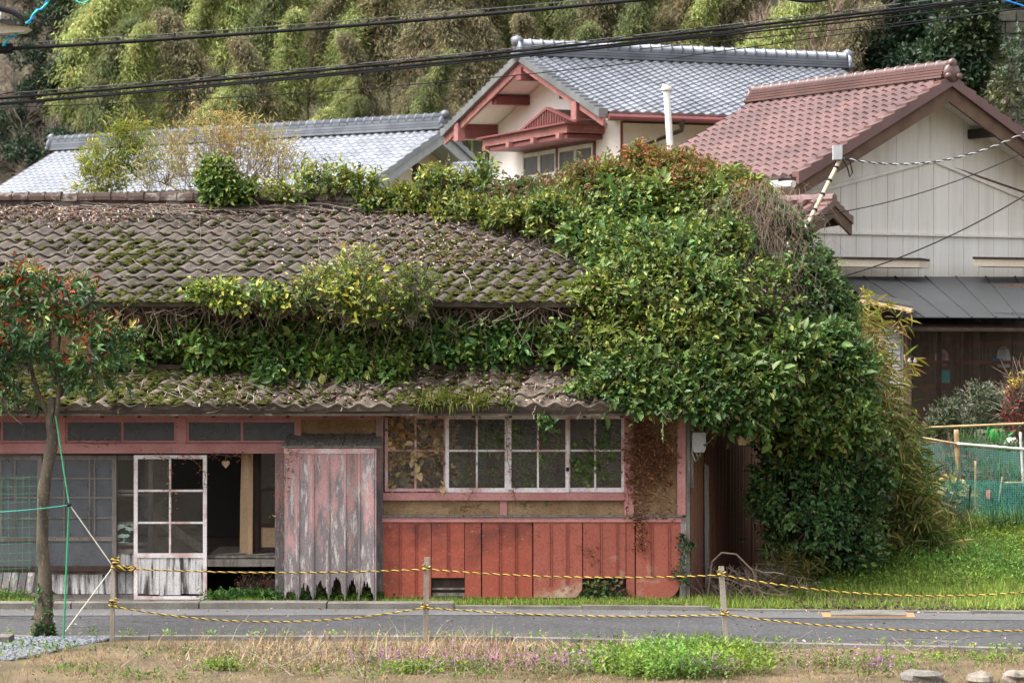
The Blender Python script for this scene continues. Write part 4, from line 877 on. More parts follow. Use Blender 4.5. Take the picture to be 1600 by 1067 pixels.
def bush(name, label, cat, blobs, n, k, tl, L, W, pal, w, tip=None, m=LEAF, stem=STEM, nst=120, str_=.006, core=None, singles=0, group=None, rough=.22, gap=None, upb=.5, nup=.7, droop=.18, stl=.5, clip=None, corr=.66, sat=5, mix=None, runners=0, hole=-.12):
    c = blobs[0]; t = thing(name, label, cat, (c[0], c[1], c[2]-c[5]), group)
    sats = []
    for b in blobs:      # lesser clumps that break the outline of every lobe
        for _ in range(sat):
            d_ = rnd_dirs(1)[0]; d_[1] = -abs(d_[1])*.8 if random.random() < .8 else d_[1]; k_ = random.uniform(.2, .5)
            sats.append((b[0]+d_[0]*b[3]*1.02, b[1]+d_[1]*b[4]*1.02, b[2]+d_[2]*b[5]*1.02, b[3]*k_, b[4]*k_, b[5]*k_*1.1))
    p, nm = blob_points(blobs+sats, n, rough, clip=clip, hole=hole)
    gs, p2, d2 = twig_leaves(p, nm, k, tl, L, W, pal, w, tip, upb, nup, gap=gap, droop=droop)
    if mix:          # other leaves that grow through: big round ones, dead brown ones
        for frac, L2, W2, pal2, w2 in mix:
            i = RNG.choice(len(p), int(len(p)*frac), replace=False); gs += twig_leaves(p[i]+nm[i]*.02, nm[i], 5, tl, L2, W2, pal2, w2, None, upb, nup, droop=droop)[0]
    rg = G()
    for i in RNG.choice(len(p), runners, replace=False):      # stray runners
        a_ = Vector(p[i]); d_ = Vector(unit(nm[i]*.7+rnd_dirs(1)[0]*.5+np.array([0,-.1,.55]))); ln_ = random.uniform(.25, .6); pts_ = [a_ + d_*(ln_*q) + Vector((0,0,-.25*ln_*q*q)) for q in (0, .25, .5, .75, 1)]
        rg.tube(pts_, [.004,.004,.003,.0025,.002], 3, cap=False); nl_ = 12; qq = RNG.random(nl_)*.9+.1
        pp_ = np.array([list(a_ + d_*(ln_*q) + Vector((0,0,-.25*ln_*q*q))) for q in qq]); gs.append(leaf_geo(pp_, unit(np.array(d_)*.4+rnd_dirs(nl_)*.8), unit(np.array([0,0,.8])+rnd_dirs(nl_)*.5), L*(.5+.6*RNG.random(nl_)), W*.8, pick_cols(nl_, pal, w)*1.15))
    if runners: part("runners", rg, stem, t, kind='stuff')
    leaf_part("foliage", gs, m, t)
    g = G(); i = RNG.choice(len(p2), min(nst, len(p2)), replace=False); stems_geo(g, p2[i]-nm[:len(p2)][i]*.1 if gap is None else p2[i], d2[i], stl, str_)
    # branches from each lobe's heart to its skin
    B = np.array(blobs); 
    for b in blobs:
        ctr = Vector(b[:3])
        for _ in range(7):
            dd = Vector(rnd_dirs(1)[0]); dd.y = -abs(dd.y)*.7; e_ = ctr + Vector((dd.x*b[3], dd.y*b[4], dd.z*b[5]))*.95
            g.tube(wander(ctr - Vector((0,0,b[5]*.4)), e_, 5, .08), [.016,.014,.011,.009,.006,.003], 4, cap=False)
    part("stems", g, stem, t, kind='stuff')
    if core is not None:   # closed rough shell inside; on shrubs its dark colour holds the leaf-gap shade
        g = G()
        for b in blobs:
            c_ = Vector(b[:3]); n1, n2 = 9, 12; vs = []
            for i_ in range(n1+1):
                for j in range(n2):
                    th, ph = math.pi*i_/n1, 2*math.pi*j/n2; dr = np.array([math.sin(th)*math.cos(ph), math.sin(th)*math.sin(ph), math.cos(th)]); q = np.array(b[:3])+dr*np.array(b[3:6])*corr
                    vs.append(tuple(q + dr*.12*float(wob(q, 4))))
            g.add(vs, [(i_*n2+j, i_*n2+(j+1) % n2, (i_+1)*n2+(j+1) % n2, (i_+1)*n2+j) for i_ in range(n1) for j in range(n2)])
        part("inner_shell", g, core, t, kind='stuff')
    if singles: single_leaves(t, p2, nm if gap is None else d2, L*1.1, W*1.1, pal, w, singles, m)
    return t, p2
TANGLE_SHADE = mat("tangle_gap_shade", (.045,.04,.025), (.03,.03,.018), (.09,.065,.04), scale=(9,9,9), rough=1, bump=1, bscale=40, val=.5)  # dark shell colour standing for the shade in the foliage gaps
V = {}
# the great mass on the right end of the roof; dark pockets where stems and the dark inner shell show
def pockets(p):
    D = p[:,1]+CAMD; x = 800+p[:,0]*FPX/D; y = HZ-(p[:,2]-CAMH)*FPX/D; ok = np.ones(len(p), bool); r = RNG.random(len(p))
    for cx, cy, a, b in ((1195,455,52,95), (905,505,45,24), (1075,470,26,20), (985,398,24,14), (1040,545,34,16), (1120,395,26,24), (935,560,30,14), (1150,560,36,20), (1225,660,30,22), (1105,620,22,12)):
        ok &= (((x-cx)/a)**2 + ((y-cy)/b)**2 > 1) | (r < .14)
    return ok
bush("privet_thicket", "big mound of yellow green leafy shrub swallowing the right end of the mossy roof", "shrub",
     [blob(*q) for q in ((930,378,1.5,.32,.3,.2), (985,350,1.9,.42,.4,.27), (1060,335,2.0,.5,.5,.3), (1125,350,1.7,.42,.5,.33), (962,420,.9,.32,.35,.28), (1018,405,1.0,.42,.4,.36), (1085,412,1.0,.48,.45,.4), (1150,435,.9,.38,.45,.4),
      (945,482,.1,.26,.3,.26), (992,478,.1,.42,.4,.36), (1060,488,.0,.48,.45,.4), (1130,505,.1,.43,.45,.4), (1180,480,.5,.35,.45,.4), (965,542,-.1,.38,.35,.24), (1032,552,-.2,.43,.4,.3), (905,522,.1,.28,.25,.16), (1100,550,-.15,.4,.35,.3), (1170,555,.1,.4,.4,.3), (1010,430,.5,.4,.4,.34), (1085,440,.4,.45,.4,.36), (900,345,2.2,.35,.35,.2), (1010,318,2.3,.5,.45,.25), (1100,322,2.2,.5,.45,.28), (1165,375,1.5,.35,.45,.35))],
     6000, 9, .22, .075, .036, OLIVE+GREEN, (5,6,3,2,3,3,2,1), tip=((.30,.34,.05), .45), core=TANGLE_SHADE, mix=[(.10,.05,.024,[(.22,.14,.07),(.30,.20,.10),(.15,.09,.05)],(3,2,2)),(.14,.125,.075,[(.09,.165,.035),(.13,.21,.05),(.17,.23,.05)],(3,3,2))], runners=150, hole=.06, clip=pockets, singles=150, nst=700, str_=.004, stl=.35)
bush("rusty_creeper", "rust tinged creeper heaped along the ridge at the top of the overgrown roof end", "creeper",
     [blob(995,308,2.7,.7,.6,.32), blob(885,318,3.0,.65,.45,.18), blob(1085,312,2.4,.65,.7,.30), blob(1000,272,2.9,.24,.3,.24), blob(800,330,3.1,.5,.35,.14), blob(1150,352,1.9,.48,.6,.36), blob(945,302,2.9,.4,.4,.2)],
     3600, 9, .19, .062, .035, RUST+OLIVE, (4,4,3,4,3,2,2,0), core=TANGLE_SHADE, runners=120, hole=.0, m=LEAFMATTE, stem=REDTWIG, nst=700, str_=.003, stl=.35, rough=.28)
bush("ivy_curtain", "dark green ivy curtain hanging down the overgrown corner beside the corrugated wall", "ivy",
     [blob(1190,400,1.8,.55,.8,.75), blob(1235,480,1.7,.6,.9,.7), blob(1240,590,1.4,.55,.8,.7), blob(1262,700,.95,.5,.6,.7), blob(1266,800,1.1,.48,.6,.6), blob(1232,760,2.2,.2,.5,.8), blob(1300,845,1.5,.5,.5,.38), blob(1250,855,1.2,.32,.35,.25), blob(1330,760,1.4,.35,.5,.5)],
     5200, 8, .17, .064, .044, DKGRN, (4,4,3,2), core=TANGLE_SHADE, mix=[(.10,.05,.024,[(.22,.14,.07),(.30,.20,.10),(.15,.09,.05)],(3,2,2)),(.12,.09,.06,[(.09,.165,.035),(.13,.21,.05),(.17,.23,.05)],(3,3,2))], runners=80, hole=.02, clip=pockets, nst=500, str_=.004, stl=.4)
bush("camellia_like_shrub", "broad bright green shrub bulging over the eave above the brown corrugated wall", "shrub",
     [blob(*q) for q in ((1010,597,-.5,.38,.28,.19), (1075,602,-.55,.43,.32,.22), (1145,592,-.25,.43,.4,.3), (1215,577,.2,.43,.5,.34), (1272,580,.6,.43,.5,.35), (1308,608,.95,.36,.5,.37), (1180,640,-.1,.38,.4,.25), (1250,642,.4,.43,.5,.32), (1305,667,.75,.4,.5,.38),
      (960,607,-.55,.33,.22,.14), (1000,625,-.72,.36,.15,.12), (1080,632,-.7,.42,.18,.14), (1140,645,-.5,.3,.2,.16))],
     5400, 9, .20, .077, .040, BRIGHT+GREEN, (4,4,3,1,2,2,1,1), tip=((.26,.27,.035), .16), core=TANGLE_SHADE, mix=[(.10,.05,.024,[(.22,.14,.07),(.30,.20,.10),(.15,.09,.05)],(3,2,2)),(.14,.125,.075,[(.09,.165,.035),(.13,.21,.05),(.17,.23,.05)],(3,3,2))], runners=120, hole=.04, clip=pockets, singles=120, nst=250, str_=.004)
# tangle of bare vine stems on the shoulder of the mass
bt = thing("bare_vine_tangle", "brown tangle of bare vine stems spilling down the right shoulder of the thicket", "vine", at(1190, 560, .3)); g = G()
for i in range(520):
    x = random.gauss(1185, 36); y = random.uniform(280, 480); Y = 1.2 - .35*random.random() - (y-280)*.0018
    a = at(x, y, Y); b = at(x+random.gauss(4, 34), y+random.uniform(20, 130), Y-.05-random.random()*.3); r_ = random.uniform(.0022, .0048); g.tube(wander(a, b, 9, .13), [r_*(1-.07*k) for k in range(10)], 3, cap=False)
part("stems", g, STEM, bt, kind='stuff')
# climber on the ridge
bush("ridge_creeper", "low olive creeper lying along the middle of the mossy ridge", "creeper",
     [blob(700,326,3.1,.42,.22,.11), blob(640,324,3.15,.35,.2,.11), blob(585,326,3.15,.3,.2,.08), blob(745,338,2.7,.4,.3,.11), blob(810,346,2.3,.45,.4,.13), blob(870,350,1.9,.4,.4,.18)],
     1500, 8, .16, .075, .036, OLIVE, (4,4,2,1), tip=((.32,.30,.04), .45), nst=160, str_=.004, core=TANGLE_SHADE, corr=.6)
bush("ridge_shrub", "small dark leafy bush growing upright on the mossy ridge at left", "shrub",
     [blob(345,300,3.15,.26,.2,.22), blob(338,276,3.15,.13,.12,.2), blob(375,306,3.1,.2,.15,.12)], 330, 9, .16, .08, .04, GREEN, (3,3,2,1), tip=((.2,.25,.035), .3), nst=60, str_=.004)
bush("ridge_seedlings", "row of upright yellow green shoots along the ridge left of the thicket", "shrub",
     [blob(450,310,3.1,.25,.15,.12), blob(505,298,3.2,.3,.15,.16), blob(560,300,3.25,.2,.15,.12), blob(680,298,3.3,.25,.2,.13), blob(730,303,3.2,.2,.2,.10), blob(760,290,3.3,.08,.12,.14)], 420, 8, .22, .08, .038, OLIVE, (3,4,2,1), tip=((.36,.36,.05), .6), nst=80, str_=.003, upb=1.3)
# band of ivy over the upper wall between the two roofs
bl = []
random.seed(8)
for px in range(225, 930, 38): bl.append(blob(px+random.uniform(-12,12), 552+random.uniform(-16,14)-(8 if px > 650 else 0), .36, .36, .26, .17+.05*random.random()))
for px in range(640, 930, 40): bl.append(blob(px, 512+random.uniform(-8,10), .40, .34, .2, .2))
for px in range(440, 640, 50): bl.append(blob(px, 585+random.uniform(-6,10), .05, .3, .25, .12))
bush("wall_ivy", "long band of green ivy growing between the lower and upper roofs", "ivy", bl, 3300, 9, .17, .082, .044, GREEN+BRIGHT, (4,4,2,3,3,2,2,0), tip=((.22,.26,.035), .2), core=None, mix=[(.10,.05,.024,[(.22,.14,.07),(.30,.20,.10),(.15,.09,.05)],(3,2,2)),(.14,.125,.075,[(.09,.165,.035),(.13,.21,.05),(.17,.23,.05)],(3,3,2))], runners=70, singles=100, nst=260, str_=.004)
bush("eave_privet", "airy yellow green shrub with pale twigs rooted at the middle of the upper eave", "shrub",
     [blob(555,455,-.25,.36,.28,.36), blob(520,470,-.25,.3,.25,.22), blob(595,480,-.22,.25,.22,.2), blob(550,495,-.2,.3,.22,.14)], 430, 7, .20, .072, .034, OLIVE, (2,5,2,2), tip=((.42,.36,.035), .6), stem=TWIG, nst=230, str_=.005, stl=.38, upb=.9)
bush("eave_creeper", "yellow green creeper trailing along the upper eave left of the airy shrub", "creeper",
     [blob(320,468,-.25,.2,.15,.09), blob(370,466,-.25,.3,.18,.11), blob(420,468,-.25,.3,.18,.1), blob(465,478,-.25,.22,.15,.09)], 330, 7, .15, .074, .038, BRIGHT+OLIVE, (2,3,1,1,2,3,1,1), tip=((.40,.36,.04), .5), nst=60, str_=.004)
bush("eave_sapling", "thin pale twigged sapling on the upper eave right of the airy shrub", "shrub",
     [blob(652,468,-.2,.2,.2,.2), blob(640,490,-.2,.18,.15,.12)], 110, 6, .2, .07, .034, GREEN, (2,3,3,1), tip=((.3,.3,.04), .4), stem=TWIG, nst=110, str_=.006, stl=.42, upb=.8)
# sasa bamboo grass on the right
def grass_tufts(name, label, cat, pts, nb, ln, wd, pal, w, spread=.8, droopy=.7, seg=4, m=LEAFMATTE, parent=None, kind=None):
    """arching blades: each blade a strip of seg quads"""
    n = len(pts)*nb; P = np.repeat(np.array(pts, float), nb, 0) + RNG.normal(size=(n,3))*np.array([.05,.05,.01])
    az = RNG.random(n)*2*np.pi; tilt = spread*RNG.random(n)**.7; L = ln*(.5+.7*RNG.random(n)); W = wd*(.6+.7*RNG.random(n))
    h = np.stack([np.cos(az), np.sin(az), np.zeros(n)], 1); sd = np.stack([-np.sin(az), np.cos(az), np.zeros(n)], 1)
    rows = []
    pos = P.copy(); ang = np.pi/2 - tilt*.7
    for j in range(seg+1):
        ww = W*(1-(j/seg)**2*.96)*.5; rows += [pos - sd*ww[:,None], pos + sd*ww[:,None]]
        ang = ang - droopy*(RNG.random(n)*.5+.5)*tilt/seg*2.2; pos = pos + (h*np.cos(ang)[:,None] + np.array([0,0,1.])*np.sin(ang)[:,None])*(L/seg)[:,None]
    K = 2*(seg+1); Vv = np.stack(rows, 1).reshape(-1, 3); i = np.arange(n)[:,None]*K
    lp = (i + np.concatenate([[2*j, 2*j+1, 2*j+3, 2*j+2] for j in range(seg)])).ravel()
    C = pick_cols(n, pal, w); C = np.repeat(C, K, 0)
    return np_mesh(name, Vv, lp, np.full(n*seg, 4), C.clip(0,1), m)
SASA = [(.11,.155,.04), (.17,.20,.05), (.28,.25,.08), (.38,.31,.14), (.08,.12,.035)]
st = thing("bamboo_grass", "tall clump of yellowish bamboo grass at the right edge of the overgrown mass", "bamboo grass", at(1380, 860, 3))
gs = []; g = G()
for i in range(520):
    t = random.random()**.8; x = random.gauss(1362, 40) + t*10; base = at(x-20, 870, 2.2+random.random()*1.6); base.z = max(ground_z(base.x, base.y)-.1, .3)
    topy = random.uniform(450, 800) if x < 1395 else random.uniform(600, 850); topy = max(topy, 450 + abs(x-1322)*(3.3 if x > 1322 else 2))
    top = at(x+random.gauss(14, 18), topy, base.y-.3); 
    if top.z < base.z+.3: top.z = base.z+.3
    pts = [base.lerp(top, k/4) + Vector((0,0,.10*math.sin(math.pi*k/4))) for k in range(5)]; g.tube(pts, [.006,.006,.005,.004,.002], 3, cap=False)
    nl = 26; tt = np.sqrt(RNG.random(nl))*.75+.25; p = np.array([list(base.lerp(top, float(q))) for q in tt]) + RNG.normal(size=(nl,3))*.05
    d = unit(rnd_dirs(nl)*np.array([1,.8,.5]) + np.array([.25,-.25,-.15])); nn = unit(np.array([0,0,1.]) + rnd_dirs(nl)*.5)
    c = pick_cols(nl, SASA, (4,4,3,1.3,2)) if topy > 620 else pick_cols(nl, SASA, (1,4,5,3,.5))
    gs.append(leaf_geo(p, d, nn, .20*(.6+.7*RNG.random(nl)), .026, c, droop=.30, fold=.1))
leaf_part("foliage", gs, LEAFMATTE, st); part("canes", g, BAMBOOPOLE, st, kind='stuff')
# taller yellow bamboo at its back
yt = thing("yellow_bamboo", "young yellow leaved bamboo rising beside the veranda roof", "bamboo", at(1330, 700, 3.4)); gs = []; g = G()
for i in range(30):
    x = random.gauss(1322, 20); base = at(x-25, 700, 3.0+random.random()*.8); top = at(x+random.gauss(18, 18), random.uniform(438, 560)+abs(x-1330)*.8, base.y-.2)
    g.tube([base, base.lerp(top, .5)+Vector((-.05,0,.03)), top], [.006,.005,.003], 3, cap=False); nl = 26; tt = np.sqrt(RNG.random(nl))*.5+.5
    p = np.array([list(base.lerp(top, float(q))) for q in tt])+RNG.normal(size=(nl,3))*.05; d = unit(rnd_dirs(nl)*np.array([1,.7,.5])+np.array([.4,-.2,.05]))
    gs.append(leaf_geo(p, d, unit(np.array([0,0,1.])+rnd_dirs(nl)*.5), .22*(.6+.7*RNG.random(nl)), .028, pick_cols(nl, [(.30,.28,.05),(.40,.33,.07),(.20,.22,.04),(.38,.24,.08)], (4,3,3,1.5)), droop=.3, fold=.1))
leaf_part("foliage", gs, LEAFMATTE, yt); part("canes", g, BAMBOOPOLE, yt, kind='stuff')
# moss, dead leaves, twigs and ferns on the roof
def mounds(pts, sz, flat=.45):
    n = len(pts); nr, na = 3, 7; base = [(0,0,1.0)] + [(math.sin(a)*math.cos(2*math.pi*(k+.5*r)/na), math.sin(a)*math.sin(2*math.pi*(k+.5*r)/na), math.cos(a)) for r, a in enumerate((.6, 1.1, 1.6)) for k in range(na)]
    base = np.array(base); K = len(base); tri = [(0, 1+k, 1+(k+1) % na) for k in range(na)]
    for r in range(2): tri += [(1+r*na+k, 1+(r+1)*na+k, 1+(r+1)*na+(k+1) % na) for k in range(na)] + [(1+r*na+k, 1+(r+1)*na+(k+1) % na, 1+r*na+(k+1) % na) for k in range(na)]
    P = np.array(pts); s = sz*(.45+1.1*RNG.random((n,1,1)))*np.stack([.8+.7*RNG.random(n), .7+.4*RNG.random(n), np.full(n, flat)], 1)[:,None,:]
    Vv = P[:,None,:] + base[None]*s*(1+.28*RNG.normal(size=(n,K,1))); i = np.arange(n)[:,None]*K
    return Vv.reshape(-1,3), (i+np.array(tri).ravel()).ravel(), np.full(n*len(tri), 3)
def roof_pt(px, r, org, s, lift=.03):
    """point on a roof at column px, r metres up the slope from the eave"""
    p = Vector(org) + Vector(s)*r; D = p.y+CAMD; return ((px-800)*D/FPX, p.y, p.z+lift)
UO, LO = (0, EAVE_Y-.03, EAVE_Z+.01), (0, LE_Y-.03, LE_Z+.005); pts = []
for i in range(19000):
    px = random.uniform(-40, 930); r = random.uniform(0, 3.5); v = float(wob(np.array([px*.012, r*1.1, 3.])))
    dens = .05 + 1.1*max(0, v-.15) + (.55 if r < .45 else 0)*(1 if (px > 150) else .3) + (.45 if (600 < px < 900 and r < 1.3) else 0) + .25*(px > 330)*(r > 1.5)*max(0, v)
    if random.random() < dens*.95:
        snap = random.random() < .6; row = (round(r/EXPO)*EXPO + random.uniform(-.02, .05)) if snap else r        # moss sits in the steps and the troughs
        k = ((px-800)*(row*.9+34.3)/FPX)/PITCH - (round(r/EXPO)*.42) ; k = round(k-.5)+.5 + random.gauss(0, .24)
        x = (k + round(r/EXPO)*.42)*PITCH; p = Vector(UO) + S1*max(row, .0); pts.append((x, p.y, p.z+.030))
pm = part("moss", G().add([(0,0,0)], []), MOSS, H); 
def setmesh(o, V_, l, s, m): o.data = np_mesh(o.name, V_, l, s, m=m, smooth=True)
setmesh(pm, *mounds(pts, .034, .55), MOSS); pm['kind'] = 'stuff'
pts = []
for i in range(6000):
    px = random.uniform(-40, 960); r = random.uniform(0, 1.35); v = float(wob(np.array([px*.014, r*1.6, 9.])))
    dens = (.55 if px < 430 else .12) + .35*max(0, v) + (.75 if 620 < px < 790 and r < .5 else 0) - (.3 if px > 820 else 0)
    if random.random() < dens: pts.append(roof_pt(px, r, LO, S2, .042))
pm = part("moss", G().add([(0,0,0)], []), MOSS, H); setmesh(pm, *mounds(pts, .045, .6), MOSS); pm['kind'] = 'stuff'
DEAD = [(.24,.16,.12), (.33,.25,.21), (.16,.10,.07), (.40,.34,.32), (.28,.17,.15)]
def litter(parent, pts, L=.05, pal=DEAD, w=(3,3,3,2,2), m=DRYLEAF, name="dead_leaves"):
    p = np.array(pts); n = len(p); d = unit(rnd_dirs(n)*np.array([1,1,.35])); nn = unit(np.array([0,-.2,1.])+rnd_dirs(n)*.5); l = L*(.6+.8*RNG.random(n))
    return leaf_part(name, [leaf_geo(p, d, nn, l, l*.5, pick_cols(n, pal, w), fold=.5, droop=.1)], m, parent)
pts = [roof_pt(random.uniform(-20, 520), 3.62-abs(random.gauss(0, .28)), UO, S1, .07) for _ in range(1500)] + [roof_pt(random.gauss(680, 150), random.uniform(1.2, 3.5), UO, S1, .065) for _ in range(1500)] + \
      [roof_pt(random.gauss(120, 55), 3.3-abs(random.gauss(0, .3)), UO, S1, .09) for _ in range(500)] + [roof_pt(random.uniform(300, 940), random.uniform(0, 1.3), LO, S2, .07) for _ in range(1700)]
litter(H, pts)
g = G(); g2 = G()
for i in range(150):       # dry stems along the ridge and over the eaves
    px = random.uniform(-20, 780); r = 3.6-abs(random.gauss(0, .2)); a = Vector(roof_pt(px, r, UO, S1, .08)); b = Vector(roof_pt(px+random.gauss(60, 70), r+random.gauss(-.05, .14), UO, S1, .10)); g.tube(wander(a, b, 7, .05), random.uniform(.004, .009), 3, cap=False)
for i in range(50):
    px = random.uniform(0, 900); r = random.uniform(.2, 3.3); a = Vector(roof_pt(px, r, UO, S1, .07)); b = Vector(roof_pt(px+random.gauss(0, 30), r+random.gauss(0, .3), UO, S1, .09)); g.tube(wander(a, b, 5, .03), .004, 3, cap=False)
for i in range(420):       # hanging below the upper eave
    px = random.uniform(90, 900); a = Vector(roof_pt(px, .0, UO, S1, -.03)) + Vector((0, random.uniform(0,.3), 0)); L_ = abs(random.gauss(0, .24))+.05
    b = a + Vector((random.gauss(0, .22), random.uniform(-.12, .15), -L_)); g2.tube(wander(a, b, 6, .05), random.uniform(.003, .007), 3, cap=False)
for i in range(160):       # and the lower eave
    px = random.choice((random.uniform(330, 640), random.uniform(820, 960), random.uniform(180, 420))); r = random.uniform(0, .9); a = Vector(roof_pt(px, r, LO, S2, .07)); b = Vector(roof_pt(px+random.gauss(0, 40), max(0, r-random.uniform(0, .5)), LO, S2, .07))
    if r < .3: b = a + Vector((random.gauss(0, .12), -.08, -abs(random.gauss(.06, .08))))
    g.tube(wander(a, b, 5, .04), random.uniform(.003, .007), 3, cap=False)
tag(part("roof_twigs", g, TWIG, kind='stuff'), "pale dry vine stems strewn over the mossy tiles and ridge", "twigs"); tag(part("eave_roots", g2, STEM, kind='stuff'), "dangling dry roots under the upper eave", "roots")
FERN = [(.085,.115,.016), (.13,.15,.02), (.06,.09,.015), (.17,.17,.03)]
for px, lb, k in ((672, "leftmost tuft of fern drooping over the lower eave", 1.0), (702, "biggest tuft of fern in the middle of the lower eave group", 1.25), (752, "right tuft of fern drooping over the lower eave", 1.0), (795, "smallest tuft of fern at the right of the lower eave group", .55)):
    o = link("fern", grass_tufts("fern", "", "", [roof_pt(px+random.uniform(-14,14)*k, random.uniform(0,.1), LO, S2, .03) for _ in range(int(9*k))], 16, .22*k**.5, .016, FERN, (3,4,2,2), spread=1.5, droopy=1.1), None); tag(o, lb, "fern", "ferns on the lower eave")
o = link("fern", grass_tufts("fern", "", "", [roof_pt(203+random.uniform(-6,6), .02, UO, S1, .02) for _ in range(4)], 12, .14, .012, FERN, (3,4,2,2), spread=1.6, droopy=1.2), None); tag(o, "little fern on the upper eave above the red leaved tree", "fern")
o = link("fern", grass_tufts("fern", "", "", [(fx(845)+random.uniform(-.05,.05), -.75, 2.35) for _ in range(2)], 10, .12, .02, BRIGHT, (3,3,2,1), spread=1.6, droopy=1.2), None); tag(o, "small green fern hanging under the eave before the third window sash", "fern")
# creepers on the facade: dry leaves on the mud wall and strands over windows and posts
dv = thing("dry_creeper", "rust brown dead creeper matted over the mud wall right of the windows", "creeper", (fx(1020), -.05, fz(805))); g = G(); P_ = []
for i in range(70):
    a = Vector((fx(random.uniform(976, 1058)), -.055, fz(random.uniform(650, 720)))); b = Vector((fx(random.uniform(976, 1050)), -.055, a.z-random.uniform(.2, .75))); b.z = max(b.z, fz(800)); pts = wander(a, b, 7, .05); pts = [Vector((q.x, -.055-random.random()*.03, q.z)) for q in pts]; g.tube(pts, .0035, 3, cap=False)
    for q in pts: P_ += [tuple(q+Vector((random.gauss(0,.035), -.01, random.gauss(0,.04)))) for _ in range(3)]
for i in range(420): P_.append((fx(min(max(random.gauss(1012, 20), 978), 1060)), -.05-random.random()*.04, fz(random.uniform(690, 812))))
for i in range(150): P_.append((fx(random.gauss(1001, 5)), -.06-random.random()*.03, fz(random.uniform(800, 860))))
RD = [(.34,.15,.075), (.25,.11,.055), (.42,.22,.11), (.17,.09,.055)]
part("stems", g, REDTWIG, dv, kind='stuff'); litter(dv, P_, .042, RD, (4,4,2,2), name="foliage")
def strand(label, pxs, n=16, L=.035, pal=RD, w=(4,4,2,2), Y=-.05, name="creeper_strand", m=DRYLEAF, width=5):
    t = thing(name, label, "creeper", (fx(pxs[0][0]), Y, fz(pxs[-1][1])), "creeper strands on the facade"); g = G(); P_ = []
    pts = []
    for (x0, y0), (x1, y1) in zip(pxs[:-1], pxs[1:]): pts += [Vector((q.x, Y-random.random()*.02, q.z)) for q in wander((fx(x0), Y, fz(y0)), (fx(x1), Y, fz(y1)), 6, .02)]
    g.tube(pts, .0035, 3, cap=False); 
    for i in range(n): q = random.choice(pts); P_.append((q.x+random.gauss(0, width/125), Y-.01-random.random()*.03, q.z+random.gauss(0, width/125)))
    part("stems", g, REDTWIG, t, kind='stuff'); litter(t, P_, L, pal, w, m=m, name="foliage")
strand("dead creeper climbing the pink post left of the shutter box", [(436,830),(448,760),(455,715),(470,700)], 110, width=8, Y=-.33)
strand("dead creeper strand hanging down the second window sash", [(742,650),(738,700),(740,760),(725,800)], 60)
strand("dead creeper strand on the stiles between second and third sash", [(790,655),(792,700),(797,740),(808,790)], 46)
strand("dead creeper strand hanging on the third window sash", [(838,650),(845,690),(838,700)], 26)
strand("dead creeper strand curling over the fourth window sash", [(928,650),(932,690),(934,715)], 30)
strand("dead creeper along the top rail of the broken white door", [(225,712),(262,716),(300,713),(322,740),(318,770)], 70)
strand("dead creeper strand hanging in the open upper pane of the white door", [(262,720),(266,760),(270,800)], 30)
strand("few dead leaves hanging under the lintel of the open doorway", [(330,709),(360,712),(395,710)], 40, width=3)
strand("dead sprig on the red panels right of the middle", [(900,850),(925,860),(930,880)], 36, width=8)
strand("dead twigs trailing on the pink beam above the grey doors", [(118,690),(150,694),(190,688)], 22)
strand("brown leaved creeper over the strip of mud wall under the sill", [(700,800),(730,790),(770,800),(700,780)], 50, width=7)
bush("window_ivy", "sprig of green leaves hanging before the top of the third window sash", "ivy", [(fx(856), -.62, fz(662), .07, .05, .09)], 14, 5, .08, .07, .05, BRIGHT, (3,3,2,1), nst=6, str_=.003, stl=.15)
bush("base_ivy", "dark ivy filling the gap under the short red panel", "ivy", [(fx(944), .0, fz(925), .27, .06, .11), (fx(925), -.02, fz(935), .12, .06, .05)], 200, 6, .07, .05, .034, DKGRN+RUST, (3,2,3,1,3,2,0,0), nst=40, str_=.003, stl=.15)
bush("corner_ivy", "thin ivy climbing the rotten corner post", "ivy", [(fx(1070), -.08, fz(850), .06, .04, .12), (fx(1068), -.08, fz(895), .05, .04, .16)], 50, 5, .07, .05, .034, DKGRN, (3,2,3,1), nst=20, str_=.003, stl=.2)
# inside the windows: ivy has grown in, dead leaves pile against the first sash
bush("indoor_ivy", "green ivy crowding behind the dusty panes of the window row", "ivy", [(fx(x), .22, fz(y), .26, .10, .28) for x, y in ((755,730),(800,745),(850,720),(900,740),(945,720),(840,760),(780,690))], 900, 7, .12, .06, .04, BRIGHT, (3,3,3,1), nst=60, str_=.004)
bush("indoor_dead_leaves", "pale dead leaves piled up behind the first dusty sash", "leaves", [(fx(x), .22, fz(y), .2, .10, .24) for x, y in ((625,680),(635,740),(670,690),(680,750),(650,720))], 420, 5, .12, .10, .07, [(.42,.30,.16),(.50,.38,.22),(.30,.2,.1)], (3,3,2), m=DRYLEAF, nst=30, str_=.004)
bush("debris_pile", "heap of rubble and dry roots in the void under the doorway floor", "debris", [(fx(402), .18, fz(920), .22, .14, .14), (fx(418), .1, fz(915), .1, .1, .1)], 260, 5, .08, .05, .02, [(.10,.05,.03),(.16,.08,.05),(.06,.04,.03)], (3,2,3), m=DRYLEAF, stem=STEM, nst=160, str_=.003, stl=.12, core=mat("red_rubble", (.12,.035,.03), (.05,.03,.025), scale=(9,9,9), rough=1, bump=1))
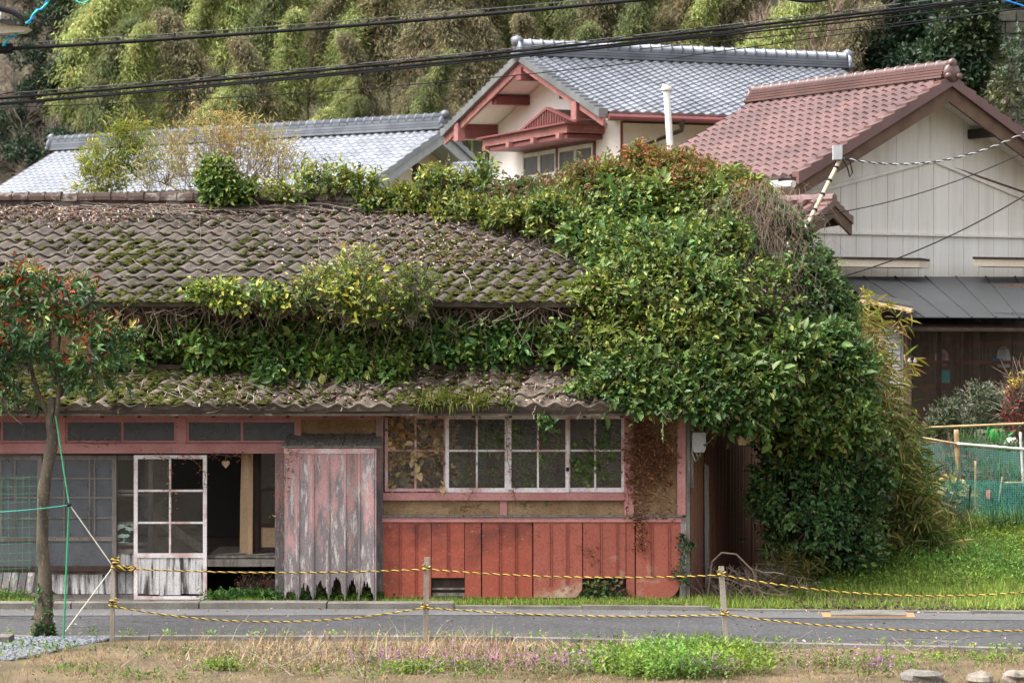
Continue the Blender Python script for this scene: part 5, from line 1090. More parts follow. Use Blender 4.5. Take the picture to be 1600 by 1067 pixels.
# ------------------------------------------------------------------ red-tipped tree at left, in front of the road edge
TY = -3.95
def tree_limb(g, pts, r0, r1, n=8): 
    m_ = len(pts); g.tube(pts, [r0+(r1-r0)*i/(m_-1) for i in range(m_)], n)
pt = thing("photinia_tree", "slender crooked tree with red tipped glossy leaves at the left edge", "tree", at(70, 990, TY))
def tp(px, py, dy=0): return at(px, py, TY+dy)
g = G()
g.tube([tp(66,998), tp(67,970), tp(70,930), tp(70,890), tp(66,850), tp(67,800), tp(68,770), tp(73,735), tp(80,700), tp(82,680), tp(78,655), tp(82,620)], [.13,.112,.09,.075,.067,.066,.074,.062,.074,.06,.052,.04], 10)
for a in ([tp(82,680), tp(90,640,-.05), tp(92,600,-.1), tp(90,560,-.1), tp(96,500), tp(100,450)], [tp(78,655), tp(62,620), tp(52,590,.1), tp(45,550,.1), tp(30,500), tp(25,450)], [tp(90,620), tp(115,585), tp(150,560,-.1), tp(190,535)], [tp(90,600), tp(80,560), tp(60,520), tp(55,470)], [tp(45,560), tp(15,530), tp(-15,500)], [tp(66,775), tp(60,772), tp(58,770)], [tp(96,510), tp(130,480), tp(150,465)]):
    tree_limb(g, a, .034, .010, 6)
part("trunk", g, BARK, pt, smooth=True)
tb = [blob(40,520,TY,.35,.35,.3), blob(95,540,TY,.38,.35,.25), blob(150,555,TY,.3,.3,.2), blob(20,590,TY,.3,.3,.22), blob(70,475,TY+.1,.3,.28,.2), blob(110,460,TY,.18,.18,.14), blob(10,480,TY,.25,.25,.25), blob(185,535,TY,.14,.14,.1), blob(120,590,TY-.1,.25,.22,.14), blob(50,445,TY,.2,.2,.1), blob(175,580,TY,.16,.16,.14), blob(-30,540,TY,.3,.3,.4)]
PHOT = [(.045,.11,.03), (.07,.145,.038), (.038,.082,.027), (.13,.18,.035), (.26,.22,.04)]
tb += [(b[0]+random.gauss(0,1)*b[3]*.7, b[1]+random.gauss(0,1)*b[4]*.5, b[2]+random.gauss(.1,.6)*b[5], b[3]*.35, b[4]*.35, b[5]*.4) for b in tb for _ in range(4)]
p, nm = blob_points(tb, 520, .32); gs, p2, d2 = twig_leaves(p, nm, 8, .16, .094, .033, PHOT, (5,5,4,2,.6), nup=.5, upb=.3, droop=.22)
up_ = nm[:,2] > -.05; q = p[up_][:300]; gs2, _, _ = twig_leaves(q+np.array([0,0,.05]), nm[up_][:300], 4, .15, .075, .026, [(.36,.04,.028), (.45,.08,.03), (.26,.11,.035), (.28,.25,.04), (.16,.19,.04)], (4,3,3,4,3), upb=.9, nup=.4)
leaf_part("crown", gs+gs2, LEAF, pt); single_leaves(pt, p2, nm, .085, .032, PHOT, (5,5,4,2,.6), 130)
single_leaves(pt, q, nm[up_][:300], .08, .028, [(.38,.04,.022), (.45,.08,.02), (.30,.24,.03)], (4,2,1), 34)
g = G(); i = RNG.choice(len(p2), 200, replace=False); stems_geo(g, p2[i], d2[i], .2, .004); part("twigs", g, BARK, pt, kind='stuff')
bush("trunk_ivy", "dark ivy wrapped round the foot of the crooked tree", "ivy", [blob(69,950,TY-.02,.075,.07,.22), blob(67,983,TY-.02,.085,.07,.08)], 150, 5, .035, .045, .03, DKGRN, (3,3,3,1), nst=30, str_=.003, stl=.1)
bush("young_shoots", "loose yellow green shoots low at the left edge under the red tipped tree", "shrub", [blob(8,625,TY-.1,.12,.1,.14), blob(-5,580,TY-.1,.15,.1,.2)], 45, 5, .14, .08, .035, OLIVE+BRIGHT, (1,3,1,1,2,3,1,2), nst=14, str_=.003)
# green stake with lines and net
PY = -4.35
GREENPL = mat("green_plastic", (.03,.28,.13), (.03,.22,.10), rough=.5, bump=.05); TEAL = mat("teal_cord", (.02,.27,.20), rough=.6, bump=0); WHITECORD = mat("white_cord", (.62,.58,.50), rough=.8, bump=0)
sk = thing("green_stake", "thin green garden stake standing left of the first post", "stake", at(99, 1003, PY))
part("rod", G().tube([at(99,1006,PY), at(108,790,PY)], .011, 7), GREENPL, sk); part("clip", G().tube([at(105,788,PY-.01), at(111,788,PY-.01)], .022, 6), BLACK, sk)
tag(part("green_line", G().tube(sag(at(87,650,TY-.08), at(108,788,PY), .01), .008, 5), GREENPL), "green cord stretched from the tree down to the stake", "cord")
tag(part("teal_line", G().tube(sag(at(-20,801,PY), at(108,789,PY), .01), .006, 5), TEAL), "teal cord running left from the stake to the frame edge", "cord")
tag(part("pale_line", G().tube(sag(at(109,789,PY), at(176,884,-4.3), .0), .006, 5), WHITECORD), "pale cord from the stake down to the first post", "cord")
tag(part("pale_line", G().tube(sag(at(176,886,-4.3), at(102,986,PY), .0), .007, 5), WHITECORD), "white guy line from the first post down to the ground at the stake", "cord")
g = G()
for i in range(13): g.tube(sag(at(-40,745+i*13,PY+.1), at(60-i,746+i*13+random.uniform(-3,3),PY+.1), .01, 8), .0018, 3, cap=False)
for i in range(9): g.tube([at(-30+i*11+random.uniform(-2,2),742,PY+.1), at(-28+i*10.5,905,PY+.1)], .0018, 3, cap=False)
tag(part("garden_net", g, GREENPL), "sparse green garden net at the far left edge", "net")
tag(part("concrete_slab", G().box(at(-60,0,-4.5).x, at(20,0,-4.5).x, -4.75, -4.4, -.02, .085), CONC), "dark concrete slab lying on the gravel at the left edge", "slab")
g = G(); random.seed(61)
for i in range(130):
    px = random.choice((random.gauss(500, 150), random.uniform(150, 1500))); D = random.uniform(26.6, 29.8); x = (px-800)*D/FPX; a = Vector((x, D-CAMD, .03)); b = a + Vector((random.gauss(0, .3), random.gauss(0, .15), abs(random.gauss(.1, .13)))); g.tube(wander(a, b, 5, .03), [.005,.005,.004,.003,.003,.002], 3, cap=False)
tag(part("dry_stalks", g, TWIG, kind='stuff'), "pale broken stalks lying over the near field", "stalks")
# posts and the two yellow and black ropes
def rope(name, label, pts, r=.0066, turns=26):
    t = thing(name, label, "rope", tuple(pts[0]))
    L = [0]
    for a, b in zip(pts[:-1], pts[1:]): L.append(L[-1]+(b-a).length)
    n = int(L[-1]/.011); fine = []
    j = 0
    for i in range(n+1):
        s = L[-1]*i/n
        while j < len(L)-2 and L[j+1] < s: j += 1
        fine.append(pts[j].lerp(pts[j+1], (s-L[j])/max(1e-6, L[j+1]-L[j])))
    for ph, m, nm_ in ((0, YELLOW, "yellow_strand"), (math.pi, BLACK, "black_strand")):
        q = [p_ + Vector((0, math.cos(ph+i*.62)*r*.62, math.sin(ph+i*.62)*r*.62)) for i, p_ in enumerate(fine)]
        g = G().tube(q, r*(.98 if ph == 0 else .72), 5); part(nm_, g, m, t, smooth=True)
    return t
PZ = [(177, 881, 995, -4.28, 3.5), (667, 871, 994, -4.22, 4.3), (1131, 885, 1006, -4.62, 4.0)]
plab = ["leftmost rope post, short and wrapped in knotted rope", "middle square grey rope post in front of the red wall", "slightly leaning grey rope post in front of the house corner"]
for (px, y0, y1, Y, hw), lb in zip(PZ, plab):
    t = thing("rope_post", lb, "post", at(px, y1, Y), "rope posts along the field edge"); a = at(px+(2 if px < 1000 else 4)*(-1 if px < 1000 else 1), y1+6, Y); b = at(px-(0 if px < 1000 else 4), y0, Y); w = hw*2*(Y+CAMD)/FPX
    part("stake", G().beam(a, b, w, w, up=(0,1,0)), POST, t); part("end_grain", G().prism([b+Vector((-w*.46,-w*.46,.001)), b+Vector((w*.46,-w*.46,.001)), b+Vector((w*.46,w*.46,.001)), b+Vector((-w*.46,w*.46,.001))], (0,0,.004)), WOOD, t)
def chain(seg):
    out = []
    for (a, b, s) in seg: out += sag(a, b, s, 20)[(1 if out else 0):]
    return out
Yp = -4.36
rope("rope", "upper yellow and black rope strung along the three posts", chain([(at(180,887,-4.38), at(667,889,-4.32), .045), (at(667,889,-4.32), at(1128,898,-4.72), .055), (at(1128,898,-4.72), at(1760,905,-5.2), .20)]))
rope("rope", "lower yellow and black rope sagging between the three posts", chain([(at(172,946,-4.38), at(664,949,-4.32), .165), (at(664,949,-4.32), at(1132,960,-4.72), .05), (at(1132,960,-4.72), at(1760,975,-5.2), .12)]))
for (px, py, Y, k), lb in zip(((180,887,-4.35,1.5), (176,946,-4.35,1.1), (667,889,-4.28,.8), (664,949,-4.28,.8), (1128,898,-4.68,.8), (1133,960,-4.68,.8)),
      ("big knot of the upper rope on the leftmost post", "knot of the lower rope on the leftmost post", "upper rope turn on the middle post", "lower rope turn on the middle post", "upper rope turn on the leaning post", "lower rope turn on the leaning post")):
    c = at(px, py, Y); pts = [c + Vector((math.cos(t*.5)*.042, math.sin(t*.5)*.045, -.016+.0034*t+random.uniform(-.004,.004))) for t in range(int(26*k))]
    rope("rope_knot", lb, pts, r=.009)
tag(rope("rope_tail", "loose knotted rope end dangling beside the leftmost post", [at(184,884,-4.42), at(196,890,-4.42), at(205,885,-4.42), at(213,887,-4.42), at(205,891,-4.42), at(192,884,-4.43)], r=.009), "loose knotted rope end dangling beside the leftmost post", "rope")

# ------------------------------------------------------------------ overhead lines (over the near side of the road)
CY = -3.0
DKWIRE = mat("galvanised_wire", (.10,.10,.105), rough=.7, bump=0)
def cable(name, label, pts, r, extra=None):
    t = thing(name, label, "cable", tuple(pts[0])); part("conductor", G().tube(pts, r, 6), BLACK, t, smooth=True); return t
def curve_px(ps, Y, n=40):
    xs = [q[0] for q in ps]; co = np.polyfit(xs, [q[1] for q in ps], min(2, len(ps)-1)); return [at(x_, float(np.polyval(co, x_)), Y) for x_ in np.linspace(xs[0], xs[-1], n)]
c1 = curve_px([(-60,80),(60,74),(270,62),(540,42),(760,20),(1010,0),(1120,-12)], CY); t = cable("aerial_cable", "thick black aerial cable with hanger wire crossing the top of the view", c1, .022)
mw_ = curve_px([(-60,72),(60,67),(270,53),(540,35),(760,11),(1010,-8),(1120,-20)], CY); part("messenger_wire", G().tube(mw_, .005, 4), DKWIRE, t)
for k in range(1, 40, 2):
    q = c1[k]; part("hanger", G().tube([mw_[k]+Vector((0,0,.008)), q+Vector((-.02,-.025,0)), q+Vector((0,0,-.028)), q+Vector((.01,.025,.01)), mw_[k]], .005, 4), BLACK, t)
sets = [("upper strand of the black cable bundle sweeping across the houses", [(-60,158),(0,155),(280,130),(560,105),(800,82),(1000,60),(1250,30),(1450,8),(1660,-16)], .017),
        ("middle strand of the black cable bundle", [(-60,166),(0,161),(250,143),(450,124),(700,97),(1000,64),(1250,36),(1450,12),(1660,-10)], .013),
        ("lowest strand of the black cable bundle", [(-60,168),(0,164),(250,146),(450,122),(760,93),(1000,69),(1250,44),(1450,20),(1660,-4)], .010),
        ("thin doubled strand in the black cable bundle", [(-60,161),(200,150),(420,134),(700,101),(900,78),(1100,54),(1300,26),(1660,-14)], .008)]
for lb, ps, r in sets: cable("aerial_cable", lb, curve_px(ps, CY+.02*r*100, 60), r)
ms = curve_px([(-60,150),(0,146),(260,128),(540,106),(800,76),(1000,54),(1250,22),(1450,0),(1660,-24)], CY, 240); t = thing("lashing_wire", "thin messenger wire with spiral lashing above the cable bundle", "wire", tuple(ms[0])); part("messenger_wire", G().tube(ms, .0055, 4), DKWIRE, t)
b1 = curve_px(sets[0][1], CY, 240); part("spiral", G().tube([ms[i].lerp(b1[i], .5+.65*math.sin(i*.42)) + Vector((0, .03*math.cos(i*.42), 0)) for i in range(240)], .005, 4), BLACK, t)
cable("service_wire", "thin grey wire below the bundle ending at the white house gable", curve_px([(-60,168),(0,168),(280,160),(540,141),(700,125),(850,112),(1000,100)], CY+6, 50), .007)
cable("service_wire", "thin wire sloping from the silver roof up to the right corner of the sky line", curve_px([(1040,92),(1200,72),(1400,40),(1660,4)], CY+1, 30), .006)
cable("service_wire", "second thin wire just under the cable bundle at the right", curve_px([(1000,76),(1150,64),(1350,44),(1500,22),(1660,8)], CY+1.2, 30), .006)
cable("service_wire", "black drop wire rising from the thicket to the right edge over the veranda", curve_px([(1150,462),(1200,458),(1300,436),(1400,404),(1500,362),(1660,268)], 1.2, 40), .009)
cable("service_wire", "thin black wire from the porch gable up to the right edge", curve_px([(1240,338),(1300,337),(1400,315),(1500,280),(1600,234),(1680,200)], 6, 40), .008)
tw = curve_px([(1318,246),(1370,256),(1440,257),(1520,240),(1600,205),(1680,160)], 8.2, 150); t = thing("twisted_service_cable", "pale twisted service cable from the mast head on the beige gable", "cable", tuple(tw[0]))
for ph in (0, math.pi): part("strand", G().tube([p_+Vector((0, .009*math.cos(i*.9+ph), .009*math.sin(i*.9+ph))) for i, p_ in enumerate(tw)], .0085, 5), GREYPL if ph else BLACK, t)
ma = thing("service_mast", "leaning tan service mast with black bands in front of the beige house", "mast", at(1252, 370, 7.8))
A, B = at(1250, 374, 7.8), at(1314, 247, 8.2); part("pole", G().tube([A, B], .034, 9), TAN, ma)
for k in (.18, .36, .55, .72, .88): part("band", G().tube([A.lerp(B, k-.012), A.lerp(B, k+.012)], .039, 9), BLACK, ma)
c = at(1308, 240, 8.2); part("head_box", G().box(c.x-.07, c.x+.07, c.y-.1, c.y+.05, c.z-.1, c.z+.12), GREYPL, ma)
part("drip_loop", G().tube([at(1316,248,8.1), at(1324,262,8.1), at(1328,277,8.1), at(1332,270,8.1), at(1328,252,8.1), at(1320,247,8.1)], .012, 6), BLACK, ma)
# hardware at the upper left: splice closure, bracket with hose, blue-green wire
sp = thing("splice_closure", "black cable splice closure at the left edge of the top cable", "closure", at(-10, 78, CY))
part("body", G().tube([at(-60,76,CY), at(18,76,CY), at(20,76,CY)], [.062,.062,.05], 10), BLACK, sp)
for k in range(4): part("clamp_ring", G().tube([at(-30+k*12,76,CY), at(-26+k*12,76,CY)], .07, 10), BLACK, sp)
br = thing("lamp_bracket", "white street lamp head with a bent black hose at the top left corner", "lamp", at(-20, 40, CY-.2))
part("head", G().prism([at(-60,36,CY-.3), at(38,42,CY-.3), at(46,44,CY-.2), at(36,50,CY-.2), at(-10,53,CY-.2), at(-60,55,CY-.3)], (0,.22,0)), WHITEPL, br)
part("hose", G().tube([at(-40,2,CY-.2), at(0,13,CY-.2), at(22,20,CY-.2), at(33,28,CY-.2), at(35,37,CY-.2), at(33,42,CY-.2)], .034, 9), BLACK, br, smooth=True)
part("fitting", G().tube([at(-30,24,CY-.2), at(2,26,CY-.2), at(4,26,CY-.2)], [.05,.05,.03], 8), GREYPL, br); part("clip", G().beam(at(0,33,CY-.2), at(24,37,CY-.2), .05, .05), DARK, br)
BLUE = mat("blue_wire", (.02,.20,.60), rough=.5, bump=0); TEALW = mat("teal_wire", (.03,.50,.42), rough=.5, bump=0)
bw_ = [at(8+72*k/60, 68-70*k/60-3*math.sin(k*.35), CY-.1) for k in range(-2, 62)]; t = thing("twisted_blue_wire", "blue and turquoise twisted wire at the top left corner", "wire", tuple(bw_[0]))
for ph, m in ((0, BLUE), (math.pi, TEALW)): part("strand", G().tube([p_+Vector((.010*math.cos(i*.5+ph), .012*math.sin(i*.5+ph), 0)) for i, p_ in enumerate(bw_)], .012, 5), m, t)
tag(part("turquoise_loop", G().tube([at(112+32*k/12, -4+9*math.sin(math.pi*k/12), CY-.1) for k in range(13)], .008, 5), TEALW), "small turquoise wire loop at the top edge left of centre", "wire")
tag(part("blue_drop_wire", G().tube([at(1540,-6,CY), at(1575,2,CY), at(1600,10,CY), at(1640,18,CY)], .010, 5), BLUE), "blue wire at the top right corner", "wire")
tag(part("sagging_black_wire", G().tube(sag(at(1215,-6,CY), at(1310,-6,CY), .06, 12), .02, 6), BLACK), "black wire dipping into the top edge right of centre", "wire")

# ------------------------------------------------------------------ ground cover
def gz_at(x, y): return ground_z(x, y)
random.seed(17)
DRY = [(.27,.185,.095), (.34,.25,.14), (.20,.135,.07), (.155,.11,.06), (.16,.165,.045)]
pts = []
for i in range(6800):
    D = random.uniform(24.6, 29.9); px = random.uniform(-220, 1840); y = D-CAMD; x = (px-800)*D/FPX
    if y > road_near(x)-.18 or (px < 150 and y > -5.4 + px*.002): continue
    if float(wob(np.array([x*1.3, y*1.5, 1.]))) < -.45 and random.random() < .6: continue
    pts.append((x, y, .0))
o = link("dry_grass", grass_tufts("dry_grass", "", "", pts, 8, .075, .006, DRY, (4,3,4,3,1.8), spread=2.0, droopy=.8, seg=3, m=DRYLEAF), None, kind='stuff'); tag(o, "straw coloured dry grass covering the near field", "grass")
pts = []
for i in range(420):
    px = random.choice((random.gauss(480, 110), random.gauss(700, 60), random.uniform(250, 1000))); D = random.uniform(27.4, 29.6); x = (px-800)*D/FPX; pts.append((x, D-CAMD, .02))
o = link("straw_heap", grass_tufts("straw_heap", "", "", pts, 14, .28, .006, DRY+[(.42,.35,.25)], (4,4,3,2,0,3), spread=2.3, droopy=.7, seg=4, m=DRYLEAF), None, kind='stuff'); tag(o, "long tangled dead stalks heaped left of the middle post", "dead grass")
def weeds(name, label, centers, n, L, W, pal, w, h=.1, k=6, kind='stuff', m=LEAFMATTE, sig=.25, zf=None):
    P_ = []
    for i in range(n):
        cx, cy, r = centers[i % len(centers)]; x = random.gauss(cx, r); y = random.gauss(cy, r*.55); P_.append((x, y, (zf or gz_at)(x, y)+h*.3*random.random()))
    p = np.array(P_); nm = np.tile(np.array([[0,0,1.]]), (len(p), 1)); gs, _, _ = twig_leaves(p, nm, k, h, L, W, pal, w, upb=.6, nup=.8)
    o = leaf_part(name, gs, m, None, kind); return tag(o, label, "weeds") if label else o
def gp(px, py): D = CAMH*FPX/(py-HZ); return ((px-800)*D/FPX, D-CAMD)
LIME = [(.13,.21,.03), (.17,.26,.04), (.10,.17,.03), (.21,.28,.06)]
weeds("lime_weeds", "bright lime green weed patch at the bottom right of centre", [(*gp(1050,1038), .42), (*gp(1100,1030), .3), (*gp(980,1050), .25), (*gp(1120,1050), .3), (*gp(1040,1058), .3)], 2000, .042, .022, LIME, (3,4,3,2), h=.17, k=7)
weeds("low_weeds", "scattered low green weeds through the dry field", [(*gp(random.uniform(0,1600), random.uniform(1010,1064)), .25) for _ in range(46)], 800, .035, .018, LIME+GREEN, (2,2,3,1,2,2,1,1), h=.07, k=5)
weeds("low_weeds", "green weed clump below the straw heap", [(*gp(700,1045), .22), (*gp(640,1052), .15), (*gp(345,1048), .12), (*gp(1350,1040), .4), (*gp(1550,1035), .4)], 600, .035, .018, LIME, (2,2,3,1), h=.09, k=5)
# purple dead-nettle: leaves and flower heads
PC = [(*gp(x, y), r) for x, y, r in ((580,1045,.22),(650,1050,.2),(740,1042,.25),(800,1050,.3),(870,1058,.22),(905,1052,.2),(770,1058,.3),(1120,1060,.15),(1290,1052,.18),(1370,1058,.12))]
weeds("dead_nettle_leaves", "green leaves of the purple dead nettle patch in the near field", PC, 420, .03, .02, [(.09,.13,.035), (.12,.15,.05), (.13,.09,.07)], (3,2,2), h=.12, k=5)
weeds("dead_nettle_flowers", "small purple flowers of the dead nettle patch in the near field", PC, 330, .026, .013, [(.34,.12,.36), (.42,.18,.44), (.24,.08,.24)], (3,3,2), h=.14, k=4, zf=lambda x, y: .07)
# verge in front of the house and the lawn bank at right
VG = [(.19,.28,.05), (.25,.34,.06), (.13,.20,.04), (.31,.33,.09), (.32,.28,.13)]
pts = []
for i in range(1500):
    px = random.uniform(600, 1100); D = random.uniform(33.75, 34.35); x = (px-800)*D/FPX; pts.append((x, D-CAMD, .0))
for i in range(420): px = random.choice((random.gauss(540, 30), random.gauss(395, 25), random.gauss(20, 30))); D = random.uniform(34.0, 34.4); pts.append(((px-800)*D/FPX, D-CAMD, .01))
o = link("verge_grass", grass_tufts("verge_grass", "", "", pts, 8, .10, .008, VG, (4,4,2,2,.6), spread=1.1, droopy=.6, seg=3), None, kind='stuff'); tag(o, "thin strip of green verge grass along the foot of the house", "grass")
weeds("doorstep_weeds", "fresh green weeds at the foot of the doorway and shutter box", [(fx(x), -.12, .12) for x in (390,410,425,370,345,540,560,575,480,15)], 700, .045, .026, BRIGHT, (3,4,2,3), h=.12, k=6)
pts = []
for i in range(25000):
    px = random.uniform(1075, 1960); t = random.random(); Y = -1.0+t*6.2; D = Y+CAMD; x = (px-800)*D/FPX
    if Y < road_far(x)+.14: continue
    if x < 2.3 and Y > -.1: continue
    if x < 2.2+.27*Y+.25 and Y > 0: continue
    if px < 1390-(6-Y)*0 and px < 1235 + max(0, Y-1.0)*85 and Y > .6: continue
    if 1230 < px < 1500 and Y < .2 and random.random() < .75: continue     # worn dark strip
    pts.append((x, Y, ground_z(x, Y)))
o = link("bank_grass", grass_tufts("bank_grass", "", "", pts, 5, .14, .010, VG, (4,4,2,1.5,.5), spread=1.3, droopy=.7, seg=3), None, kind='stuff'); tag(o, "fresh green grass covering the bank at the right", "grass")
cs = [(x, y, .35) for x, y, _ in random.sample(pts, 230) if y > .8]
weeds("bank_weeds", "lush leafy chickweed over the top of the green bank", cs, 9500, .040, .018, [(.18,.31,.05), (.24,.38,.07), (.13,.23,.045), (.30,.40,.09)], (4,4,3,2), h=.16, k=6)
pts = [(x, y, z+.01) for x, y, z in ((random.uniform(2.9, 6.5), random.uniform(-1.2, .3), 0) for _ in range(900)) if y > road_far(x)+.15]
litter(None, pts, .05, [(.05,.045,.04), (.09,.075,.06), (.16,.13,.10)], (3,3,2), name="leaf_mould"); bpy.data.objects["leaf_mould"]['label'] = "dark leaf mould strewn on the worn strip beside the road"; bpy.data.objects["leaf_mould"]['category'] = "leaf litter"
# dead brush at the corner, boulder, litter bags, steel plate
db = thing("dead_brush", "grey heap of dead vine brush at the foot of the corrugated wall", "brush", (2.7, .3, 0)); g = G()
for i in range(120):
    a = Vector((random.uniform(2.35, 3.2), random.uniform(-.1, .8), .02)); b = a + Vector((random.gauss(.1,.25), random.gauss(-.1,.2), random.uniform(.05,.42))); c = b + Vector((random.gauss(.15,.2), random.gauss(0,.1), -random.uniform(.05,.3))); g.tube(wander(a, b, 4, .04)+wander(b, c, 4, .04)[1:], random.uniform(.004,.009), 3, cap=False)
g.tube([(2.45,.1,.05), (2.5,.0,.5), (2.62,-.05,.62), (2.8,-.05,.6), (3.0,-.05,.4), (3.1,-.05,.15)], .012, 5); part("stems", g, STEM, db, kind='stuff')
bush("corner_tussock", "brownish grass tussock between the brush heap and the boulder", "grass", [(3.45, .55, .22, .25, .2, .2), (3.7, .9, .25, .25, .2, .18)], 150, 6, .2, .14, .012, [(.13,.14,.03), (.2,.17,.06), (.09,.1,.025)], (3,2,2), nst=10, str_=.003)
bush("root_thicket", "brown bramble thicket at the foot of the ivy curtain", "bramble", [(4.0, 1.6, .35, .35, .3, .3), (4.5, 2.2, .45, .5, .4, .3), (3.75, 1.3, .5, .2, .2, .35)], 380, 6, .14, .06, .03, RUST+DKGRN, (3,3,2,2,2,1,2,0), nst=160, str_=.005, stl=.4, core=TANGLE_SHADE)
def rock(name, label, c, r, seed, m=STONE, cat="stone", flat=1.0, group=None):
    import mathutils; rng = np.random.default_rng(seed); g = G(); n1, n2 = 8, 12; vs = []
    ph = rng.random(6)*6
    for i in range(n1+1):
        for j in range(n2):
            th, p_ = math.pi*i/n1, 2*math.pi*j/n2; d = np.array([math.sin(th)*math.cos(p_), math.sin(th)*math.sin(p_), math.cos(th)]); k = 1+.22*math.sin(3*d[0]+ph[0])+.18*math.sin(4*d[1]+ph[1])+.15*math.sin(5*d[2]+ph[2]); k = min(k, 1.12)
            vs.append((c[0]+d[0]*r[0]*k, c[1]+d[1]*r[1]*k, c[2]+d[2]*r[2]*k))
    g.add(vs, [(i*n2+j, (i+1)*n2+j, (i+1)*n2+(j+1) % n2, i*n2+(j+1) % n2) for i in range(n1) for j in range(n2)]); return tag(part(name, g, m), label, cat, group)
b = at(1238, 868, 1.6); rock("boulder", "grey boulder half buried under the ivy right of the corrugated wall", (b.x, b.y, b.z), (.26,.25,.22), 4)
b = at(1225, 888, .8); tag(part("concrete_block", G().box(b.x-.25, b.x+.2, b.y-.1, b.y+.15, -.02, b.z+.08), CONC), "old concrete block at the foot of the ivy beside the boulder", "block")
for i, (px, py, lb) in enumerate(((1256, 900, "white plastic scrap nearest the corrugated wall"), (1278, 899, "white plastic scrap in the middle of the three on the grass"), (1298, 893, "white plastic scrap furthest up the bank"))):
    c = at(px, py, .7+i*.15); c.z = ground_z(c.x, c.y)+.06; rock("plastic_scrap", lb, tuple(c), (.07,.05,.035), 20+i, WHITEPL, "litter", group="plastic litter on the bank")
sx0, sx1 = at(1296,0,-1.8).x, at(1412,0,-1.8).x; yy = road_far((sx0+sx1)/2)
pl_ = thing("drain_cover", "flat pale drain cover with rusty frame in the road gutter", "drain cover", ((sx0+sx1)/2, yy-.4, .02))
part("frame", G().prism([(sx0-.1, yy-.62, .014), (sx1+.1, yy-.66, .014), (sx1+.16, yy-.12, .014), (sx0-.06, yy-.10, .014)], (0,0,.008)), mat("rusty_frame", (.36,.2,.08), (.26,.17,.1), scale=(5,5,5)), pl_)
part("plate", G().prism([(sx0, yy-.57, .023), (sx1, yy-.61, .023), (sx1+.05, yy-.17, .023), (sx0+.04, yy-.15, .023)], (0,0,.022)), CONC, pl_)
for i, (px, py, rx, lb) in enumerate(((1440, 1064, .28, "flat grey boulder at the bottom right edge, leftmost of three"), (1530, 1066, .16, "small tan stone between the two boulders at the bottom right"), (1590, 1065, .18, "tan stone in the bottom right corner"))):
    x, y = gp(px, py); rock("field_stone", lb, (x, y, .03), (rx*.75, .18, .10), 40+i, STONE if i else CONC, "stone", group="stones at the field corner")
# gravel patch at left
pts = []
for i in range(5200):
    px = random.uniform(-60, 190); py = random.uniform(990, 1034)
    if py > 1032 - max(0, px-20)*.22: continue
    x, y = gp(px, py)
    if y > road_near(x)-.16: continue
    pts.append((x, y, .004))
o = link("gravel", np_mesh("gravel", *mounds(pts, .022, .7), m=GRAVEL), None, kind='stuff'); tag(o, "pale bluish gravel patch around the tree foot at left", "gravel")
# fine stones on the road shoulder
weeds("shoulder_weeds", "tiny weeds in the joint of the near road edging", [(x, road_near(x)-.05, .1) for x in np.arange(-6, 7, .45)], 260, .04, .02, VG, (3,3,2,1,1), h=.06, k=4)
# ------------------------------------------------------------------ garden at the right
GY = 6.0
def gpole(label, a, b, r, m=BAMBOOPOLE, name="bamboo_pole"):
    g = G().tube([a.lerp(b, k/10) for k in range(11)], [r*(1+.12*(k % 3 == 0)) for k in range(11)], 7); return tag(part(name, g, m, smooth=True), label, "pole")
gpole("long horizontal bamboo pole across the garden net at right", at(1425,669,4.2), at(1660,659,4.4), .018)
gpole("pale bamboo pole sloping down along the top of the garden net", at(1495,693,4.6), at(1680,708,4.4), .02, WHITEPL)
gpole("thin bamboo pole sloping from the veranda pot to the net post", at(1432,682,4.8), at(1518,697,4.6), .014)
gpole("short stout wooden post holding the garden net poles", at(1497,760,4.7), at(1494,671,4.7), .035)
gpole("upright bamboo cane in the middle of the garden net", at(1524,800,4.1), at(1524,720,4.1), .014); gpole("white upright pole at the right side of the garden net", at(1599,760,4.5), at(1594,675,4.5), .018, WHITEPL)
gpole("black thin stake in front of the low teal net", at(1513,815,3.7), at(1516,758,3.7), .012, BLACK); gpole("leaning bamboo cane at the right of the low net", at(1560,785,4.3), at(1566,745,4.3), .010); gpole("short bamboo cane left in the low net", at(1481,770,4.3), at(1481,745,4.3), .010)
gpole("short level bamboo stick at the right frame edge below the long pole", at(1570,754,4.2), at(1640,752,4.2), .01)
NETM = mat("teal_net", (.02,.26,.20), (.03,.30,.26), rough=.7, bump=0)
def net(label, tl, tr, br_, bl_, nu, nv):
    g = G()
    for j in range(nv+1):
        a, b = tl.lerp(bl_, j/nv), tr.lerp(br_, j/nv); g.tube(sag(a, b, .03*(1-j/nv), 10), .0035, 3, cap=False)
    for i in range(nu+1): g.tube([tl.lerp(tr, i/nu)-Vector((0,0,.12*(i/nu)*(1-i/nu))), bl_.lerp(br_, i/nu)], .0035, 3, cap=False)
    return tag(part("garden_net", g, NETM), label, "net")
net("green upper net hung below the sloping garden poles", at(1430,690,4.75), at(1680,712,4.55), at(1680,765,4.45), at(1430,760,4.7), 70, 16)
net("low teal net in front of the garden beds", at(1420,748,4.0), at(1680,750,4.0), at(1680,815,3.8), at(1420,800,3.8), 70, 16)
def gbush(name, label, px, py, Y, rx, rz, n, pal, w, L=.06, W=.02, **k):
    c = at(px, py, Y); return bush(name, label, k.pop('cat', 'shrub'), [(c.x, c.y, c.z, rx, rx*.7, rz)], n, 7, .14, L, W, pal, w, **k)
